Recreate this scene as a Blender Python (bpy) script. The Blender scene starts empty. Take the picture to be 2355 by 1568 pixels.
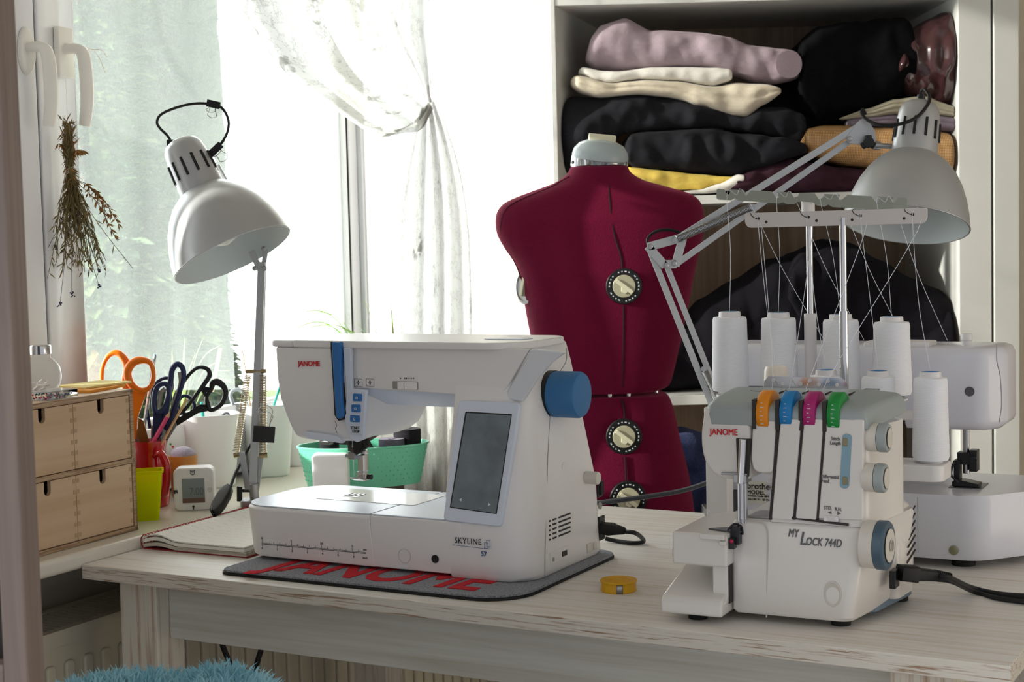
import bpy, bmesh, math, random
from math import sin, cos, tan, pi, radians, degrees, atan, atan2, hypot, sqrt
from mathutils import Vector, Matrix, noise
scene = bpy.context.scene
COL = scene.collection
random.seed(7)

# ---------------------------------------------------------------- camera
FPX = 3600.0; CAMZ = 1.185; PITCH = atan((784-540)/FPX); ROLL = 0.024
_f = Vector((0, cos(PITCH), -sin(PITCH))); _u0 = Vector((0, sin(PITCH), cos(PITCH))); _r0 = Vector((1, 0, 0))
_R = _r0*cos(ROLL) - _u0*sin(ROLL); _U = _r0*sin(ROLL) + _u0*cos(ROLL)
cam_data = bpy.data.cameras.new('camera'); cam = bpy.data.objects.new('camera', cam_data); COL.objects.link(cam)
m = Matrix((_R, _U, -_f)).transposed().to_4x4(); m.translation = Vector((0, 0, CAMZ)); cam.matrix_world = m
cam_data.sensor_width = 36; cam_data.lens = 36*FPX/2355; cam_data.clip_start = 0.05; cam_data.clip_end = 200
cam_data.dof.use_dof = True; cam_data.dof.focus_distance = 2.0; cam_data.dof.aperture_fstop = 18.0
scene.camera = cam

# ---------------------------------------------------------------- world: overcast bright sky, brightest on the window side
scene.view_settings.view_transform = 'Standard'; scene.view_settings.look = 'None'
scene.view_settings.gamma = 1.0; scene.view_settings.use_curve_mapping = False
scene.view_settings.exposure = 0.2
world = bpy.data.worlds.new('sky'); scene.world = world; world.use_nodes = True
wn = world.node_tree; wn.nodes.clear()
_out = wn.nodes.new('ShaderNodeOutputWorld'); _bg = wn.nodes.new('ShaderNodeBackground'); wn.links.new(_bg.outputs[0], _out.inputs[0])
_tc = wn.nodes.new('ShaderNodeTexCoord'); _dot = wn.nodes.new('ShaderNodeVectorMath'); _dot.operation = 'DOT_PRODUCT'
wn.links.new(_tc.outputs['Generated'], _dot.inputs[0]); _dot.inputs[1].default_value = Vector((-0.72, 0.62, 0.30)).normalized()
_mr = wn.nodes.new('ShaderNodeValToRGB'); wn.links.new(_dot.outputs['Value'], _mr.inputs[0])
_e = _mr.color_ramp.elements
WORLD_DIM = (0.073, 0.075, 0.078, 1); WORLD_BRIGHT = (0.97, 0.985, 1.0, 1)
_e[0].position = 0.05; _e[0].color = WORLD_DIM; _e[1].position = 0.62; _e[1].color = WORLD_BRIGHT
wn.links.new(_mr.outputs[0], _bg.inputs[0]); _bg.inputs[1].default_value = 6.2

def sun_lamp(name, travel, strength, angle, color):
    d = bpy.data.lights.new(name, 'SUN'); d.energy = strength; d.angle = radians(angle); d.color = color
    o = bpy.data.objects.new(name, d); COL.objects.link(o)
    o.rotation_euler = Vector(travel).to_track_quat('-Z', 'Y').to_euler(); return o
SUN = sun_lamp('sun', (0.93, 0.25, -0.27), 8.0, 1.5, (1.0, 0.95, 0.88))

# ---------------------------------------------------------------- frames
def ray(px, py):
    return _f + _R*((px-1177.5)/FPX) - _U*((py-784)/FPX)
def P(px, py, z):
    d = ray(px, py); t = (z-CAMZ)/d.z; return Vector((d.x*t, d.y*t, z))
def Q(px, py, Y):
    d = ray(px, py); t = Y/d.y; return Vector((d.x*t, Y, CAMZ+d.z*t))
class Fr:
    def __init__(s, x, y, z, yaw):
        s.o = Vector((x, y, z)); s.yaw = radians(yaw); s.U = Vector((cos(s.yaw), sin(s.yaw), 0)); s.V = Vector((-sin(s.yaw), cos(s.yaw), 0))
    def loc(s, w):
        d = w - s.o; return Vector((d.dot(s.U), d.dot(s.V), d.z))
    def world(s, u, v, z): return s.o + s.U*u + s.V*v + Vector((0, 0, z))
    def hit(s, px, py, n, k):
        d = ray(px, py); t = ((s.o + n*k).dot(n) - Vector((0, 0, CAMZ)).dot(n))/d.dot(n)
        return s.loc(Vector((0, 0, CAMZ)) + d*t)
    def v(s, px, py, v): p = s.hit(px, py, s.V, v); return (p.x, p.z)
    def u(s, px, py, u): p = s.hit(px, py, s.U, u); return (p.y, p.z)
    def h(s, px, py, z): p = s.loc(P(px, py, s.o.z+z)); return (p.x, p.y)

# ---------------------------------------------------------------- materials
def lin(c): return c/12.92 if c <= 0.04045 else ((c+0.055)/1.055)**2.4
def C(r, g, b): return (lin(r/255), lin(g/255), lin(b/255), 1)
MATS = {}
def mat(name, col, rough=0.5, metal=0.0, spec=0.5, noise_amt=0.0, noise_scale=20, bump=0.0, bump_scale=200, sheen=0.0, trans=0.0, ior=1.45, coat=0.0, alpha=1.0, emit=None, subs=0.0, stretch=(1, 1, 1), col2=None, aniso=0):
    if name in MATS: return MATS[name]
    m = bpy.data.materials.new(name); m.use_nodes = True; nt = m.node_tree; b = nt.nodes['Principled BSDF']
    b.inputs['Base Color'].default_value = col; b.inputs['Roughness'].default_value = rough; b.inputs['Metallic'].default_value = metal
    b.inputs['Specular IOR Level'].default_value = spec; b.inputs['IOR'].default_value = ior
    b.inputs['Sheen Weight'].default_value = sheen; b.inputs['Sheen Roughness'].default_value = 0.4; b.inputs['Sheen Tint'].default_value = (min(1, col[0]*2.5+.08), min(1, col[1]*2.5+.08), min(1, col[2]*2.5+.08), 1)
    b.inputs['Transmission Weight'].default_value = trans; b.inputs['Coat Weight'].default_value = coat; b.inputs['Alpha'].default_value = alpha
    if subs: b.inputs['Subsurface Weight'].default_value = subs; b.inputs['Subsurface Scale'].default_value = 0.01
    if emit: b.inputs['Emission Color'].default_value = emit[0]; b.inputs['Emission Strength'].default_value = emit[1]
    tc = nt.nodes.new('ShaderNodeTexCoord'); mp = nt.nodes.new('ShaderNodeMapping'); nt.links.new(tc.outputs['Object'], mp.inputs[0]); mp.inputs['Scale'].default_value = stretch
    if noise_amt or col2:
        n = nt.nodes.new('ShaderNodeTexNoise'); n.inputs['Scale'].default_value = noise_scale; n.inputs['Detail'].default_value = 5; nt.links.new(mp.outputs[0], n.inputs[0])
        r = nt.nodes.new('ShaderNodeValToRGB'); nt.links.new(n.outputs[0], r.inputs[0])
        r.color_ramp.elements[0].position = 0.3; r.color_ramp.elements[1].position = 0.7
        k = 1-noise_amt
        r.color_ramp.elements[0].color = col2 if col2 else (col[0]*k, col[1]*k, col[2]*k, 1); r.color_ramp.elements[1].color = col
        nt.links.new(r.outputs[0], b.inputs['Base Color'])
    if bump:
        n2 = nt.nodes.new('ShaderNodeTexNoise'); n2.inputs['Scale'].default_value = bump_scale; n2.inputs['Detail'].default_value = 3; nt.links.new(mp.outputs[0], n2.inputs[0])
        bp = nt.nodes.new('ShaderNodeBump'); bp.inputs['Strength'].default_value = bump; bp.inputs['Distance'].default_value = 0.002
        nt.links.new(n2.outputs[0], bp.inputs['Height']); nt.links.new(bp.outputs[0], b.inputs['Normal'])
    MATS[name] = m; return m
def plastic(name, r, g, b, rough=0.35, **k): return mat(name, C(r, g, b), rough, **k)
WHITE = plastic('white_plastic', 232, 229, 228, 0.38, bump=0.03, bump_scale=900)
WHITE_G = plastic('white_gloss_plastic', 228, 226, 224, 0.14)
COOL = plastic('cool_white_plastic', 214, 222, 236, 0.35)
GREYP = plastic('grey_plastic', 158, 166, 166, 0.4)
CREAM = plastic('cream_plastic', 205, 200, 172, 0.4)
IVORY = plastic('ivory_knob_plastic', 214, 208, 198, 0.42)
BLACK = plastic('black_plastic', 20, 20, 22, 0.4)
RUBBER = plastic('black_rubber', 14, 14, 15, 0.6)
BLUE = plastic('blue_plastic', 44, 110, 176, 0.42)
BLUE2 = plastic('blue_wheel_plastic', 52, 112, 165, 0.5)
RED = plastic('red_print', 205, 24, 36, 0.5)
DARKP = plastic('dark_print', 45, 45, 50, 0.5)
BLUEP = plastic('blue_print', 40, 80, 140, 0.5)
CHROME = mat('chrome', C(215, 215, 218), 0.18, 1.0)
STEEL = mat('brushed_steel', C(170, 170, 172), 0.35, 1.0)
SILVER = mat('silver_paint', C(190, 192, 196), 0.42, 0.55)
BRASS = mat('brass_spring', C(178, 160, 125), 0.32, 1.0)

# ---------------------------------------------------------------- mesh building
class MB:
    def __init__(s): s.v = []; s.f = []; s.mi = []
    def add(s, vs, fs, mi=0):
        k = len(s.v); s.v += [Vector(p) for p in vs]; s.f += [tuple(i+k for i in f) for f in fs]; s.mi += [mi]*len(fs); return s
    def box(s, a, b, mi=0):
        (x0, y0, z0), (x1, y1, z1) = a, b
        if x0 > x1: x0, x1 = x1, x0
        if y0 > y1: y0, y1 = y1, y0
        if z0 > z1: z0, z1 = z1, z0
        return s.add([(x0,y0,z0),(x1,y0,z0),(x1,y1,z0),(x0,y1,z0),(x0,y0,z1),(x1,y0,z1),(x1,y1,z1),(x0,y1,z1)],
                     [(0,3,2,1),(4,5,6,7),(0,1,5,4),(1,2,6,5),(2,3,7,6),(3,0,4,7)], mi)
    def prism(s, poly, fa, fb, mi=0):
        """poly: 2D points; fa/fb map (a,b) to 3D for the two caps"""
        area = sum(poly[i][0]*poly[(i+1) % len(poly)][1]-poly[(i+1) % len(poly)][0]*poly[i][1] for i in range(len(poly)))
        n = len(poly); A = [fa(*p) for p in poly]; B = [fb(*p) for p in poly]
        fs = [tuple(range(n)), tuple(reversed(range(n, 2*n)))] + [(i, i+n, (i+1) % n+n, (i+1) % n) for i in range(n)]
        s.add(A+B, fs, mi); return s
    def uz(s, poly, v0, v1, mi=0): return s.prism(poly, lambda a, b: (a, v0, b), lambda a, b: (a, v1, b), mi)
    def vz(s, poly, u0, u1, mi=0): return s.prism(poly, lambda a, b: (u0, a, b), lambda a, b: (u1, a, b), mi)
    def uv(s, poly, z0, z1, mi=0): return s.prism(poly, lambda a, b: (a, b, z0), lambda a, b: (a, b, z1), mi)
    def lathe(s, prof, M=None, n=32, mi=0, cap=True, arc=2*pi):
        """prof: (r, h) list about local Z"""
        M = M or Matrix.Identity(4); k = len(prof); vs = []; full = abs(arc-2*pi) < 1e-6
        N = n if full else n+1
        for j in range(N):
            a = arc*j/n
            for r, h in prof: vs.append(M @ Vector((r*cos(a), r*sin(a), h)))
        fs = []
        for j in range(n):
            j2 = (j+1) % N
            for i in range(k-1): fs.append((j*k+i, j2*k+i, j2*k+i+1, j*k+i+1))
        if cap and full:
            if prof[0][0] > 1e-6: fs.append(tuple(j*k for j in reversed(range(n))))
            if prof[-1][0] > 1e-6: fs.append(tuple(j*k+k-1 for j in range(n)))
        return s.add(vs, fs, mi)
    def cyl(s, a, b, r, n=20, r2=None, mi=0):
        a, b = Vector(a), Vector(b); L = (b-a).length
        return s.lathe([(r, 0), (r if r2 is None else r2, L)], zmat(a, b-a), n, mi)
    def tube(s, pts, r, n=8, closed=False, mi=0, flat=1.0):
        pts = [Vector(p) for p in pts]; N = len(pts); vs = []
        up = None
        for i, p in enumerate(pts):
            if closed: t = pts[(i+1) % N]-pts[i-1]
            else: t = pts[min(i+1, N-1)]-pts[max(i-1, 0)]
            t = t.normalized() if t.length > 1e-9 else Vector((0, 0, 1))
            if up is None:
                up = t.orthogonal().normalized()
            up = (up - t*up.dot(t)); up = up.normalized() if up.length > 1e-9 else t.orthogonal().normalized()
            w = t.cross(up); rr = r[i] if isinstance(r, (list, tuple)) else r
            for j in range(n):
                a = 2*pi*j/n; vs.append(p + up*(rr*cos(a)) + w*(rr*sin(a)*flat))
        fs = []
        for i in range(N if closed else N-1):
            i2 = (i+1) % N
            for j in range(n): fs.append((i*n+j, i*n+(j+1) % n, i2*n+(j+1) % n, i2*n+j))
        if not closed: fs += [tuple(reversed(range(n))), tuple((N-1)*n+j for j in range(n))]
        return s.add(vs, fs, mi)
    def loft(s, secs, cap=True, mi=0, closed=True):
        n = len(secs[0]); vs = [p for q in secs for p in q]; fs = []
        for i in range(len(secs)-1):
            for j in range(n if closed else n-1): fs.append((i*n+j, i*n+(j+1) % n, (i+1)*n+(j+1) % n, (i+1)*n+j))
        if cap: fs += [tuple(reversed(range(n))), tuple((len(secs)-1)*n+j for j in range(n))]
        return s.add(vs, fs, mi)
    def ball(s, c, r, n=12, mi=0, sc=(1, 1, 1)):
        k = n//2; c = Vector(c)
        M = Matrix.Translation(c) @ Matrix.Diagonal((sc[0], sc[1], sc[2], 1))
        return s.lathe([(r*sin(pi*i/k) if 0 < i < k else 0, -r*cos(pi*i/k)) for i in range(k+1)], M, n, mi)
    def build(s, name, m, parent=None, bevel=0, seg=3, smooth=True, ang=35, subsurf=0, solid=0, loc=None, recalc=True):
        me = bpy.data.meshes.new(name); bm = bmesh.new(); vs = [bm.verts.new(p) for p in s.v]
        for f, mi in zip(s.f, s.mi):
            try: ff = bm.faces.new([vs[i] for i in dict.fromkeys(f)] if len(set(f)) >= 3 else [])
            except Exception: continue
            ff.material_index = mi; ff.smooth = smooth
        bmesh.ops.remove_doubles(bm, verts=bm.verts, dist=1e-6)
        if recalc: bmesh.ops.recalc_face_normals(bm, faces=bm.faces)
        bm.to_mesh(me); bm.free()
        for x in (m if isinstance(m, (list, tuple)) else [m]): me.materials.append(x)
        o = bpy.data.objects.new(name, me); COL.objects.link(o)
        if parent is not None: o.parent = parent
        if loc is not None: o.location = loc
        if subsurf: md = o.modifiers.new('s', 'SUBSURF'); md.levels = md.render_levels = subsurf
        if solid: md = o.modifiers.new('t', 'SOLIDIFY'); md.thickness = solid; md.offset = 0
        if bevel:
            md = o.modifiers.new('b', 'BEVEL'); md.width = bevel; md.segments = seg; md.limit_method = 'ANGLE'; md.angle_limit = radians(ang)
            md = o.modifiers.new('w', 'WEIGHTED_NORMAL'); md.keep_sharp = True
        elif smooth and not subsurf:
            me.set_sharp_from_angle(angle=radians(ang))
        return o
def zmat(a, d):
    d = Vector(d).normalized(); return Matrix.Translation(Vector(a)) @ d.to_track_quat('Z', 'Y').to_matrix().to_4x4()
def empty(name, fr=None, label=None, cat=None, group=None, loc=None, rz=0):
    o = bpy.data.objects.new(name, None); COL.objects.link(o); o.empty_display_size = 0.05
    if fr is not None: o.location = fr.o; o.rotation_euler = (0, 0, fr.yaw)
    if loc is not None: o.location = loc; o.rotation_euler = (0, 0, rz)
    tag(o, label, cat, group); return o
def tag(o, label=None, cat=None, group=None, kind=None):
    if label: o['label'] = label
    if cat: o['category'] = cat
    if group: o['group'] = group
    if kind: o['kind'] = kind
    return o
def structure(o): o['kind'] = 'structure'; return o
def rot_rect(u0, v0, u1, v1, r, n=6):
    """rounded rectangle outline, r scalar or 4 radii (00,10,11,01)"""
    rs = r if isinstance(r, (list, tuple)) else [r]*4; pts = []
    for (cx, cy, a0), q in zip(((u0, v0, pi), (u1, v0, 1.5*pi), (u1, v1, 0), (u0, v1, .5*pi)), rs):
        sx = 1 if cx == u0 else -1; sy = 1 if cy == v0 else -1
        if q <= 0: pts.append((cx, cy)); continue
        for i in range(n+1):
            a = a0+pi/2*i/n; pts.append((cx+sx*q+q*cos(a), cy+sy*q+q*sin(a)))
    return pts
def smooth_pts(pts, k=6, closed=False):
    """Catmull-Rom through the points"""
    pts = [Vector(p) for p in pts]; N = len(pts); out = []
    for i in range(N if closed else N-1):
        p1, p2 = pts[i], pts[(i+1) % N]
        p0 = pts[i-1] if (i > 0 or closed) else p1*2-p2
        p3 = pts[(i+2) % N] if (i+2 < N or closed) else p2*2-p1
        for j in range(k):
            t = j/k; out.append(0.5*((2*p1)+(p2-p0)*t+(2*p0-5*p1+4*p2-p3)*t*t+(3*p1-p0-3*p2+p3)*t**3))
    if not closed: out.append(pts[-1])
    return out
def poly_smooth(pts, k=5): return [(p.x, p.y) for p in smooth_pts([(a, b, 0) for a, b in pts], k, True)]
def text(name, body, size, m, parent, o, x, y, align='LEFT', bold=0.0, ext=0.0002, shear=0.0, sx=1.0, spacing=1.0, width=None):
    """lettering standing on the plane at o spanned by x (reading direction) and y (up)"""
    cu = bpy.data.curves.new('t', 'FONT'); cu.body = body; cu.size = size; cu.align_x = align; cu.extrude = ext; cu.shear = shear; cu.space_character = spacing
    cu.resolution_u = 3
    t = bpy.data.objects.new('t', cu); COL.objects.link(t); dg = bpy.context.evaluated_depsgraph_get()
    me = bpy.data.meshes.new_from_object(t.evaluated_get(dg)); COL.objects.unlink(t); bpy.data.objects.remove(t); bpy.data.curves.remove(cu)
    if bold:      # heavier strokes: the same glyphs again, nudged sideways and up
        b = bmesh.new(); b.from_mesh(me)
        for k_, (dx, dy) in enumerate(((bold*size, 0), (0, bold*size), (bold*size, bold*size))):
            b2 = bmesh.new(); b2.from_mesh(me); bmesh.ops.translate(b2, verts=b2.verts, vec=(dx*1.6, dy, .00007*(k_+1))); t2 = bpy.data.meshes.new('t'); b2.to_mesh(t2); b2.free(); b.from_mesh(t2); bpy.data.meshes.remove(t2)
        b.to_mesh(me); b.free()
    if width: sx = width/(max(v.co.x for v in me.vertices)-min(v.co.x for v in me.vertices))
    x = Vector(x).normalized(); y = Vector(y); y = (y-x*y.dot(x)).normalized(); z = x.cross(y)
    M = Matrix((x*sx, y, z)).transposed().to_4x4(); M.translation = Vector(o)+z*ext*0.5
    me.transform(M); me.name = name; me.materials.clear(); me.materials.append(m)
    ob = bpy.data.objects.new(name, me); COL.objects.link(ob); ob.parent = parent; return ob
def copy_tree(o, parent=None, label=None, loc=None, rz=None):
    c = o.copy(); COL.objects.link(c)
    if parent is not None: c.parent = parent
    for ch in list(o.children): copy_tree(ch, c)
    if label: c['label'] = label
    if loc is not None: c.location = loc
    if rz is not None: c.rotation_euler = (0, 0, rz)
    return c
def screw(parent, p, d, r=0.004, m=None, name='screw', h=0.002):
    mb = MB(); mb.lathe([(r, 0), (r, h*.6), (r*.7, h), (0, h)], zmat(p, d), 14)
    return mb.build(name, m or STEEL, parent)
# ================================================================ ROOM
FL = P(187, 1298, 0.75)
D = Fr(FL.x, FL.y, 0.75, -29.1)                       # desk frame, origin on the front left corner of the top
SILL_Z = 0.767
W = Fr(FL.x, FL.y, SILL_Z, 62.0)                      # window wall: U runs away along the sill, V points outdoors
WALLP = plastic('wall_paint', 214, 208, 196, 0.8, bump=0.05, bump_scale=120)
SILLM = plastic('sill_laminate', 236, 230, 216, 0.22)
UPVC = plastic('window_frame_vinyl', 250, 250, 252, 0.3)
def wood_mat(name, base, grain, rough=0.5, axis=0, scale=1.0, contrast=(0.42, 0.62), bump=0.15):
    m = bpy.data.materials.new(name); m.use_nodes = True; nt = m.node_tree; b = nt.nodes['Principled BSDF']; b.inputs['Roughness'].default_value = rough
    tc = nt.nodes.new('ShaderNodeTexCoord'); mp = nt.nodes.new('ShaderNodeMapping'); nt.links.new(tc.outputs['Object'], mp.inputs[0])
    sc = [60*scale]*3; sc[axis] = 2.2*scale; mp.inputs['Scale'].default_value = sc
    n = nt.nodes.new('ShaderNodeTexNoise'); n.inputs['Scale'].default_value = 2.2; n.inputs['Detail'].default_value = 6; n.inputs['Roughness'].default_value = 0.62; n.inputs['Distortion'].default_value = 0.4
    nt.links.new(mp.outputs[0], n.inputs[0]); r = nt.nodes.new('ShaderNodeValToRGB'); nt.links.new(n.outputs[0], r.inputs[0])
    r.color_ramp.elements[0].position = contrast[0]; r.color_ramp.elements[0].color = grain; r.color_ramp.elements[1].position = contrast[1]; r.color_ramp.elements[1].color = base
    nt.links.new(r.outputs[0], b.inputs['Base Color'])
    bp = nt.nodes.new('ShaderNodeBump'); bp.inputs['Strength'].default_value = bump; bp.inputs['Distance'].default_value = 0.001; nt.links.new(n.outputs[0], bp.inputs['Height']); nt.links.new(bp.outputs[0], b.inputs['Normal'])
    return m
DESKTOP = wood_mat('whitewashed_wood', C(232, 228, 222), C(206, 190, 166), 0.42, 0, 0.8, (0.25, 0.52))
DESKEDGE = wood_mat('whitewashed_edge', C(214, 208, 196), C(150, 118, 92), 0.6, 0, 2.6, (0.36, 0.47), 0.5)
DESKLEG = wood_mat('whitewashed_leg', C(216, 210, 196), C(170, 135, 105), 0.6, 2, 1.0, (0.30, 0.5), 0.3)
APRON = wood_mat('whitewashed_apron', C(205, 206, 198), C(182, 178, 164), 0.6, 0, 0.5, (0.3, 0.6), 0.1)
TAUPE = wood_mat('taupe_wood', C(140, 124, 116), C(112, 98, 92), 0.6, 2, 0.7, (0.3, 0.7), 0.1)
FLOORM = wood_mat('floor_boards', C(120, 92, 70), C(80, 58, 42), 0.5, 0, 0.4)

# floor
mb = MB(); mb.box((-3, 0.6, -0.05), (3.5, 5, 0)); structure(mb.build('floor', FLOORM, smooth=False))
# wall under the sill (frame W); unseen near stretch added to block the sun
wl = MB(); wl.box((-1.8, 0.20, -SILL_Z), (2.1, 0.32, -0.024)); wl.box((-1.8, 0.20, -.024), (-.10, .32, 1.75)); wl.box((-1.8, .20, 1.36), (2.6, .32, 1.75)); o = wl.build('wall_left', WALLP, smooth=False); o.location = W.o; o.rotation_euler.z = W.yaw; structure(o)
# pier between window and wardrobe, same wall
wl = MB(); wl.box((1.98, 0.20, -SILL_Z), (2.6, 0.32, 1.75)); o = wl.build('wall_left_pier', WALLP, smooth=False); o.location = W.o; o.rotation_euler.z = W.yaw; structure(o)
o.name = 'wall_left.001'
# back wall behind the wardrobe
mb = MB(); mb.box((-0.1, 4.03, 0), (3.2, 4.13, 2.5)); structure(mb.build('wall_back', plastic('cream_wall', 222, 212, 190, 0.8), smooth=False))
mb = MB(); mb.box((-1.8, 0.2, 2.5), (3.4, 4.15, 2.6)); structure(mb.build('ceiling', WALLP, smooth=False))  # out of view, added so daylight falls off away from the window
mb = MB(); mb.box((3.2, 0.2, 0), (3.3, 4.15, 2.5)); structure(mb.build('wall_right', WALLP, smooth=False))
# sill board
mb = MB(); mb.box((-1.0, 0.0, -0.024), (1.45, 0.30, 0)); o = mb.build('trim_1', SILLM, bevel=0.008, seg=4); o.location = W.o; o.rotation_euler.z = W.yaw; structure(o)
mb = MB(); mb.box((-.1, 0.32, -.06), (1.9, 0.72, -.03)); o = mb.build('trim_2', SILLM, bevel=.004); o.location = W.o; o.rotation_euler.z = W.yaw; structure(o)
# window
win = empty('window_1', W); structure(win)
VF = 0.205
def wu(px, py, v=VF): return W.v(px, py, v)[0]
def wz(px, py, v=VF): return W.v(px, py, v)[1]
u_a, u_b, u_c, u_d = wu(-40, 400), wu(95, 400), wu(100, 400), wu(183, 400)
u_e, u_f, u_g, u_h = wu(812, 400), wu(823, 400), wu(827, 400), wu(846, 400)
ZB, ZT = 0.0, 1.35
mb = MB()   # fixed outer frame
UW = -.10
for a, b in ((UW, UW+.05), (1.92, 1.98)): mb.box((a, .235, ZB), (b, .30, ZT))
mb.box((UW, .235, ZB), (1.98, .30, .055)); mb.box((UW, .235, ZT-.05), (1.98, .30, ZT))
mb.box((u_b-.02, .235, .05), (u_c+.02, .30, ZT-.05)); mb.box((u_f-.006, .24, .05), (u_g+.006, .26, ZT-.05))
mb.build('outer_frame', UPVC, win, bevel=.004)
def sash(a, b, sa, sb, name):
    s = MB()
    s.box((a, VF if sa > .03 else .229, .012), (a+sa, .245, ZT-.015)); s.box((b-sb, VF if sb > .03 else .229, .012), (b, .245, ZT-.015)); s.box((a+sa, VF, .012), (b-sb, .245, .115)); s.box((a+sa, VF, ZT-.08), (b-sb, .245, ZT-.015))
    # stepped glazing bead
    s.box((a+sa, VF+.012, .115), (a+sa+.014, .24, ZT-.08)); s.box((b-sb-.008, .232, .115), (b-sb, .24, ZT-.08)); s.box((a+sa, VF+.012, .115), (b-sb, .24, .129))
    f = s.build(name, UPVC, win, bevel=.004)
    g = MB(); g.box((a+sa+.002, .222, .12), (b-sb-.002, .226, ZT-.085)); gl = g.build('pane', GLASSPANE, f, smooth=False); return f
GLASSPANE = bpy.data.materials.new('window_glass'); GLASSPANE.use_nodes = True
_nt = GLASSPANE.node_tree; _nt.nodes.clear(); _o = _nt.nodes.new('ShaderNodeOutputMaterial'); _mx = _nt.nodes.new('ShaderNodeMixShader'); _t = _nt.nodes.new('ShaderNodeBsdfTransparent'); _g = _nt.nodes.new('ShaderNodeBsdfGlossy'); _g.inputs['Roughness'].default_value = 0.02
_mx.inputs[0].default_value = 0.05; _t.inputs[0].default_value = (0.96, 0.98, 0.97, 1)
_nt.links.new(_t.outputs[0], _mx.inputs[1]); _nt.links.new(_g.outputs[0], _mx.inputs[2]); _nt.links.new(_mx.outputs[0], _o.inputs[0])
sash(UW+.02, u_b, .05, u_b-u_a, 'sash')
sash(u_c, u_f, u_d-u_c, u_f-u_e, 'sash')
sash(u_g, 1.95, u_h-u_g, .07, 'sash')
mb = MB()
for a, b, c in ((u_b, u_c, VF+.006), (u_f, u_g, .231)): mb.box((a, c, .012), (b, .24, ZT-.02))
mb.build('rubber_gasket', RUBBER, win, smooth=False)
IV = plastic('ivory_handle', 252, 249, 240, 0.3)
def handle(px, py, px2, py2, plate):
    """plate centre at px,py; lever grows into the room and hangs down"""
    u, z = W.v(px, py, VF); m2 = MB()
    if plate == 'oval': m2.lathe([(.016, 0), (.016, .006), (.013, .009), (0, .009)], Matrix.Translation((u, VF, z)) @ Matrix.Rotation(pi/2, 4, 'X') @ Matrix.Diagonal((1, 2.2, 1, 1)), 28)
    else: m2.box((u-.016, VF-.011, z-.038), (u+.016, VF, z+.038))
    h = m2.build('handle', IV, win, bevel=.002)
    pts = smooth_pts([(u, VF, z+.004), (u, VF-.02, z+.005), (u+.001, VF-.034, z+.003), (u+.003, VF-.041, z-.006), (u+.005, VF-.043, z-.03), (u+.006, VF-.042, z-.075), (u+.004, VF-.037, z-.112)], 6)
    rs = [.0088+.0018*sin(pi*max(0, i-12)/(len(pts)-12)) for i in range(len(pts))]
    l = MB().tube(pts, rs, 14, flat=.85); l.build('lever', IV, h, ang=60)
    return u, z
handle(57, 118, 0, 0, 'oval')
h2u, h2z = handle(141, 122, 0, 0, 'square')
# loose string tied round the second handle
mb = MB(); mb.tube(smooth_pts([(h2u, VF-.04, h2z+.0), (h2u+.03, VF-.05, h2z+.004), (h2u+.045, VF-.05, h2z-.006)], 6), .0008, 6)
mb.tube(smooth_pts([(h2u, VF-.03, h2z+.012), (h2u+.025, VF-.045, h2z+.0), (h2u+.04, VF-.05, h2z-.03)], 6), .0008, 6)
tag(mb.build('string', IV), 'short loose ends of white string knotted round the upper window handle', 'string'); _s = bpy.data.objects['string']; _s.location = W.o; _s.rotation_euler.z = W.yaw

# radiator under the sill
RADM = plastic('radiator_enamel', 190, 184, 165, 0.4)
rad = empty('radiator', W, 'cream panel radiator with a slotted top grille below the window sill', 'radiator')
VR = .045; zt = W.v(100, 1478, VR)[1]
mb = MB(); mb.box((-.6, VR, -.70), (1.3, VR+.012, zt)); 
for i in range(52):
    u = -.58+i*.0365; mb.uz(rot_rect(u, -.64, u+.018, zt-.035, .006, 3), VR-.006, VR+.002)
mb.build('front_panel', RADM, rad, bevel=.003)
mb = MB(); mb.box((-.6, VR+.095, -.70), (1.3, VR+.107, zt)); mb.build('rear_panel', RADM, rad, bevel=.003)
mb = MB()
for i in range(150):
    u = -.6+i*.0127; mb.box((u, VR+.012, zt+.002), (u+.006, VR+.10, zt+.008))
mb.box((-.6, VR-.002, zt-.012), (1.3, VR+.012, zt+.010)); mb.box((-.6, VR+.095, zt-.012), (1.3, VR+.107, zt+.010)); mb.box((-.6, VR+.05, zt+.0), (1.3, VR+.054, zt+.006))
mb.build('top_grille', RADM, rad, smooth=False)
mb = MB(); mb.box((-.598, VR+.014, -.68), (1.298, VR+.094, zt-.03)); mb.build('convector_fins', plastic('radiator_inside', 60, 56, 50, .8), rad, smooth=False)

# near taupe door frame at the left edge
dr = empty('door_1', loc=(0, 0, 0)); structure(dr)
YD = 1.12; a = Q(36, 0, YD); b = Q(100, 1568, YD); xr = Q(70, 784, YD+.04).x; xl = Q(-28, 784, YD).x; zr = Q(0, 1530, YD).z
mb = MB(); mb.box((xl, YD, 0.0), (xr, YD+.04, 2.1)); mb.build('stile', TAUPE, dr, bevel=.002)
TAUPE2 = wood_mat('taupe_wood_rail', C(150, 134, 124), C(118, 104, 97), 0.6, 0, 0.7, (0.3, 0.7), 0.1)
mb = MB(); mb.box((xl-.5, YD+.001, zr-.06), (xl+.0005, YD+.039, zr)); mb.build('rail', TAUPE2, dr, bevel=.002)
mb = MB(); mb.box((xl-.5, YD+.018, zr), (xl, YD+.024, 2.0)); mb.build('dark_panel', plastic('dark_panel', 40, 34, 30, .4), dr, smooth=False)

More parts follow.
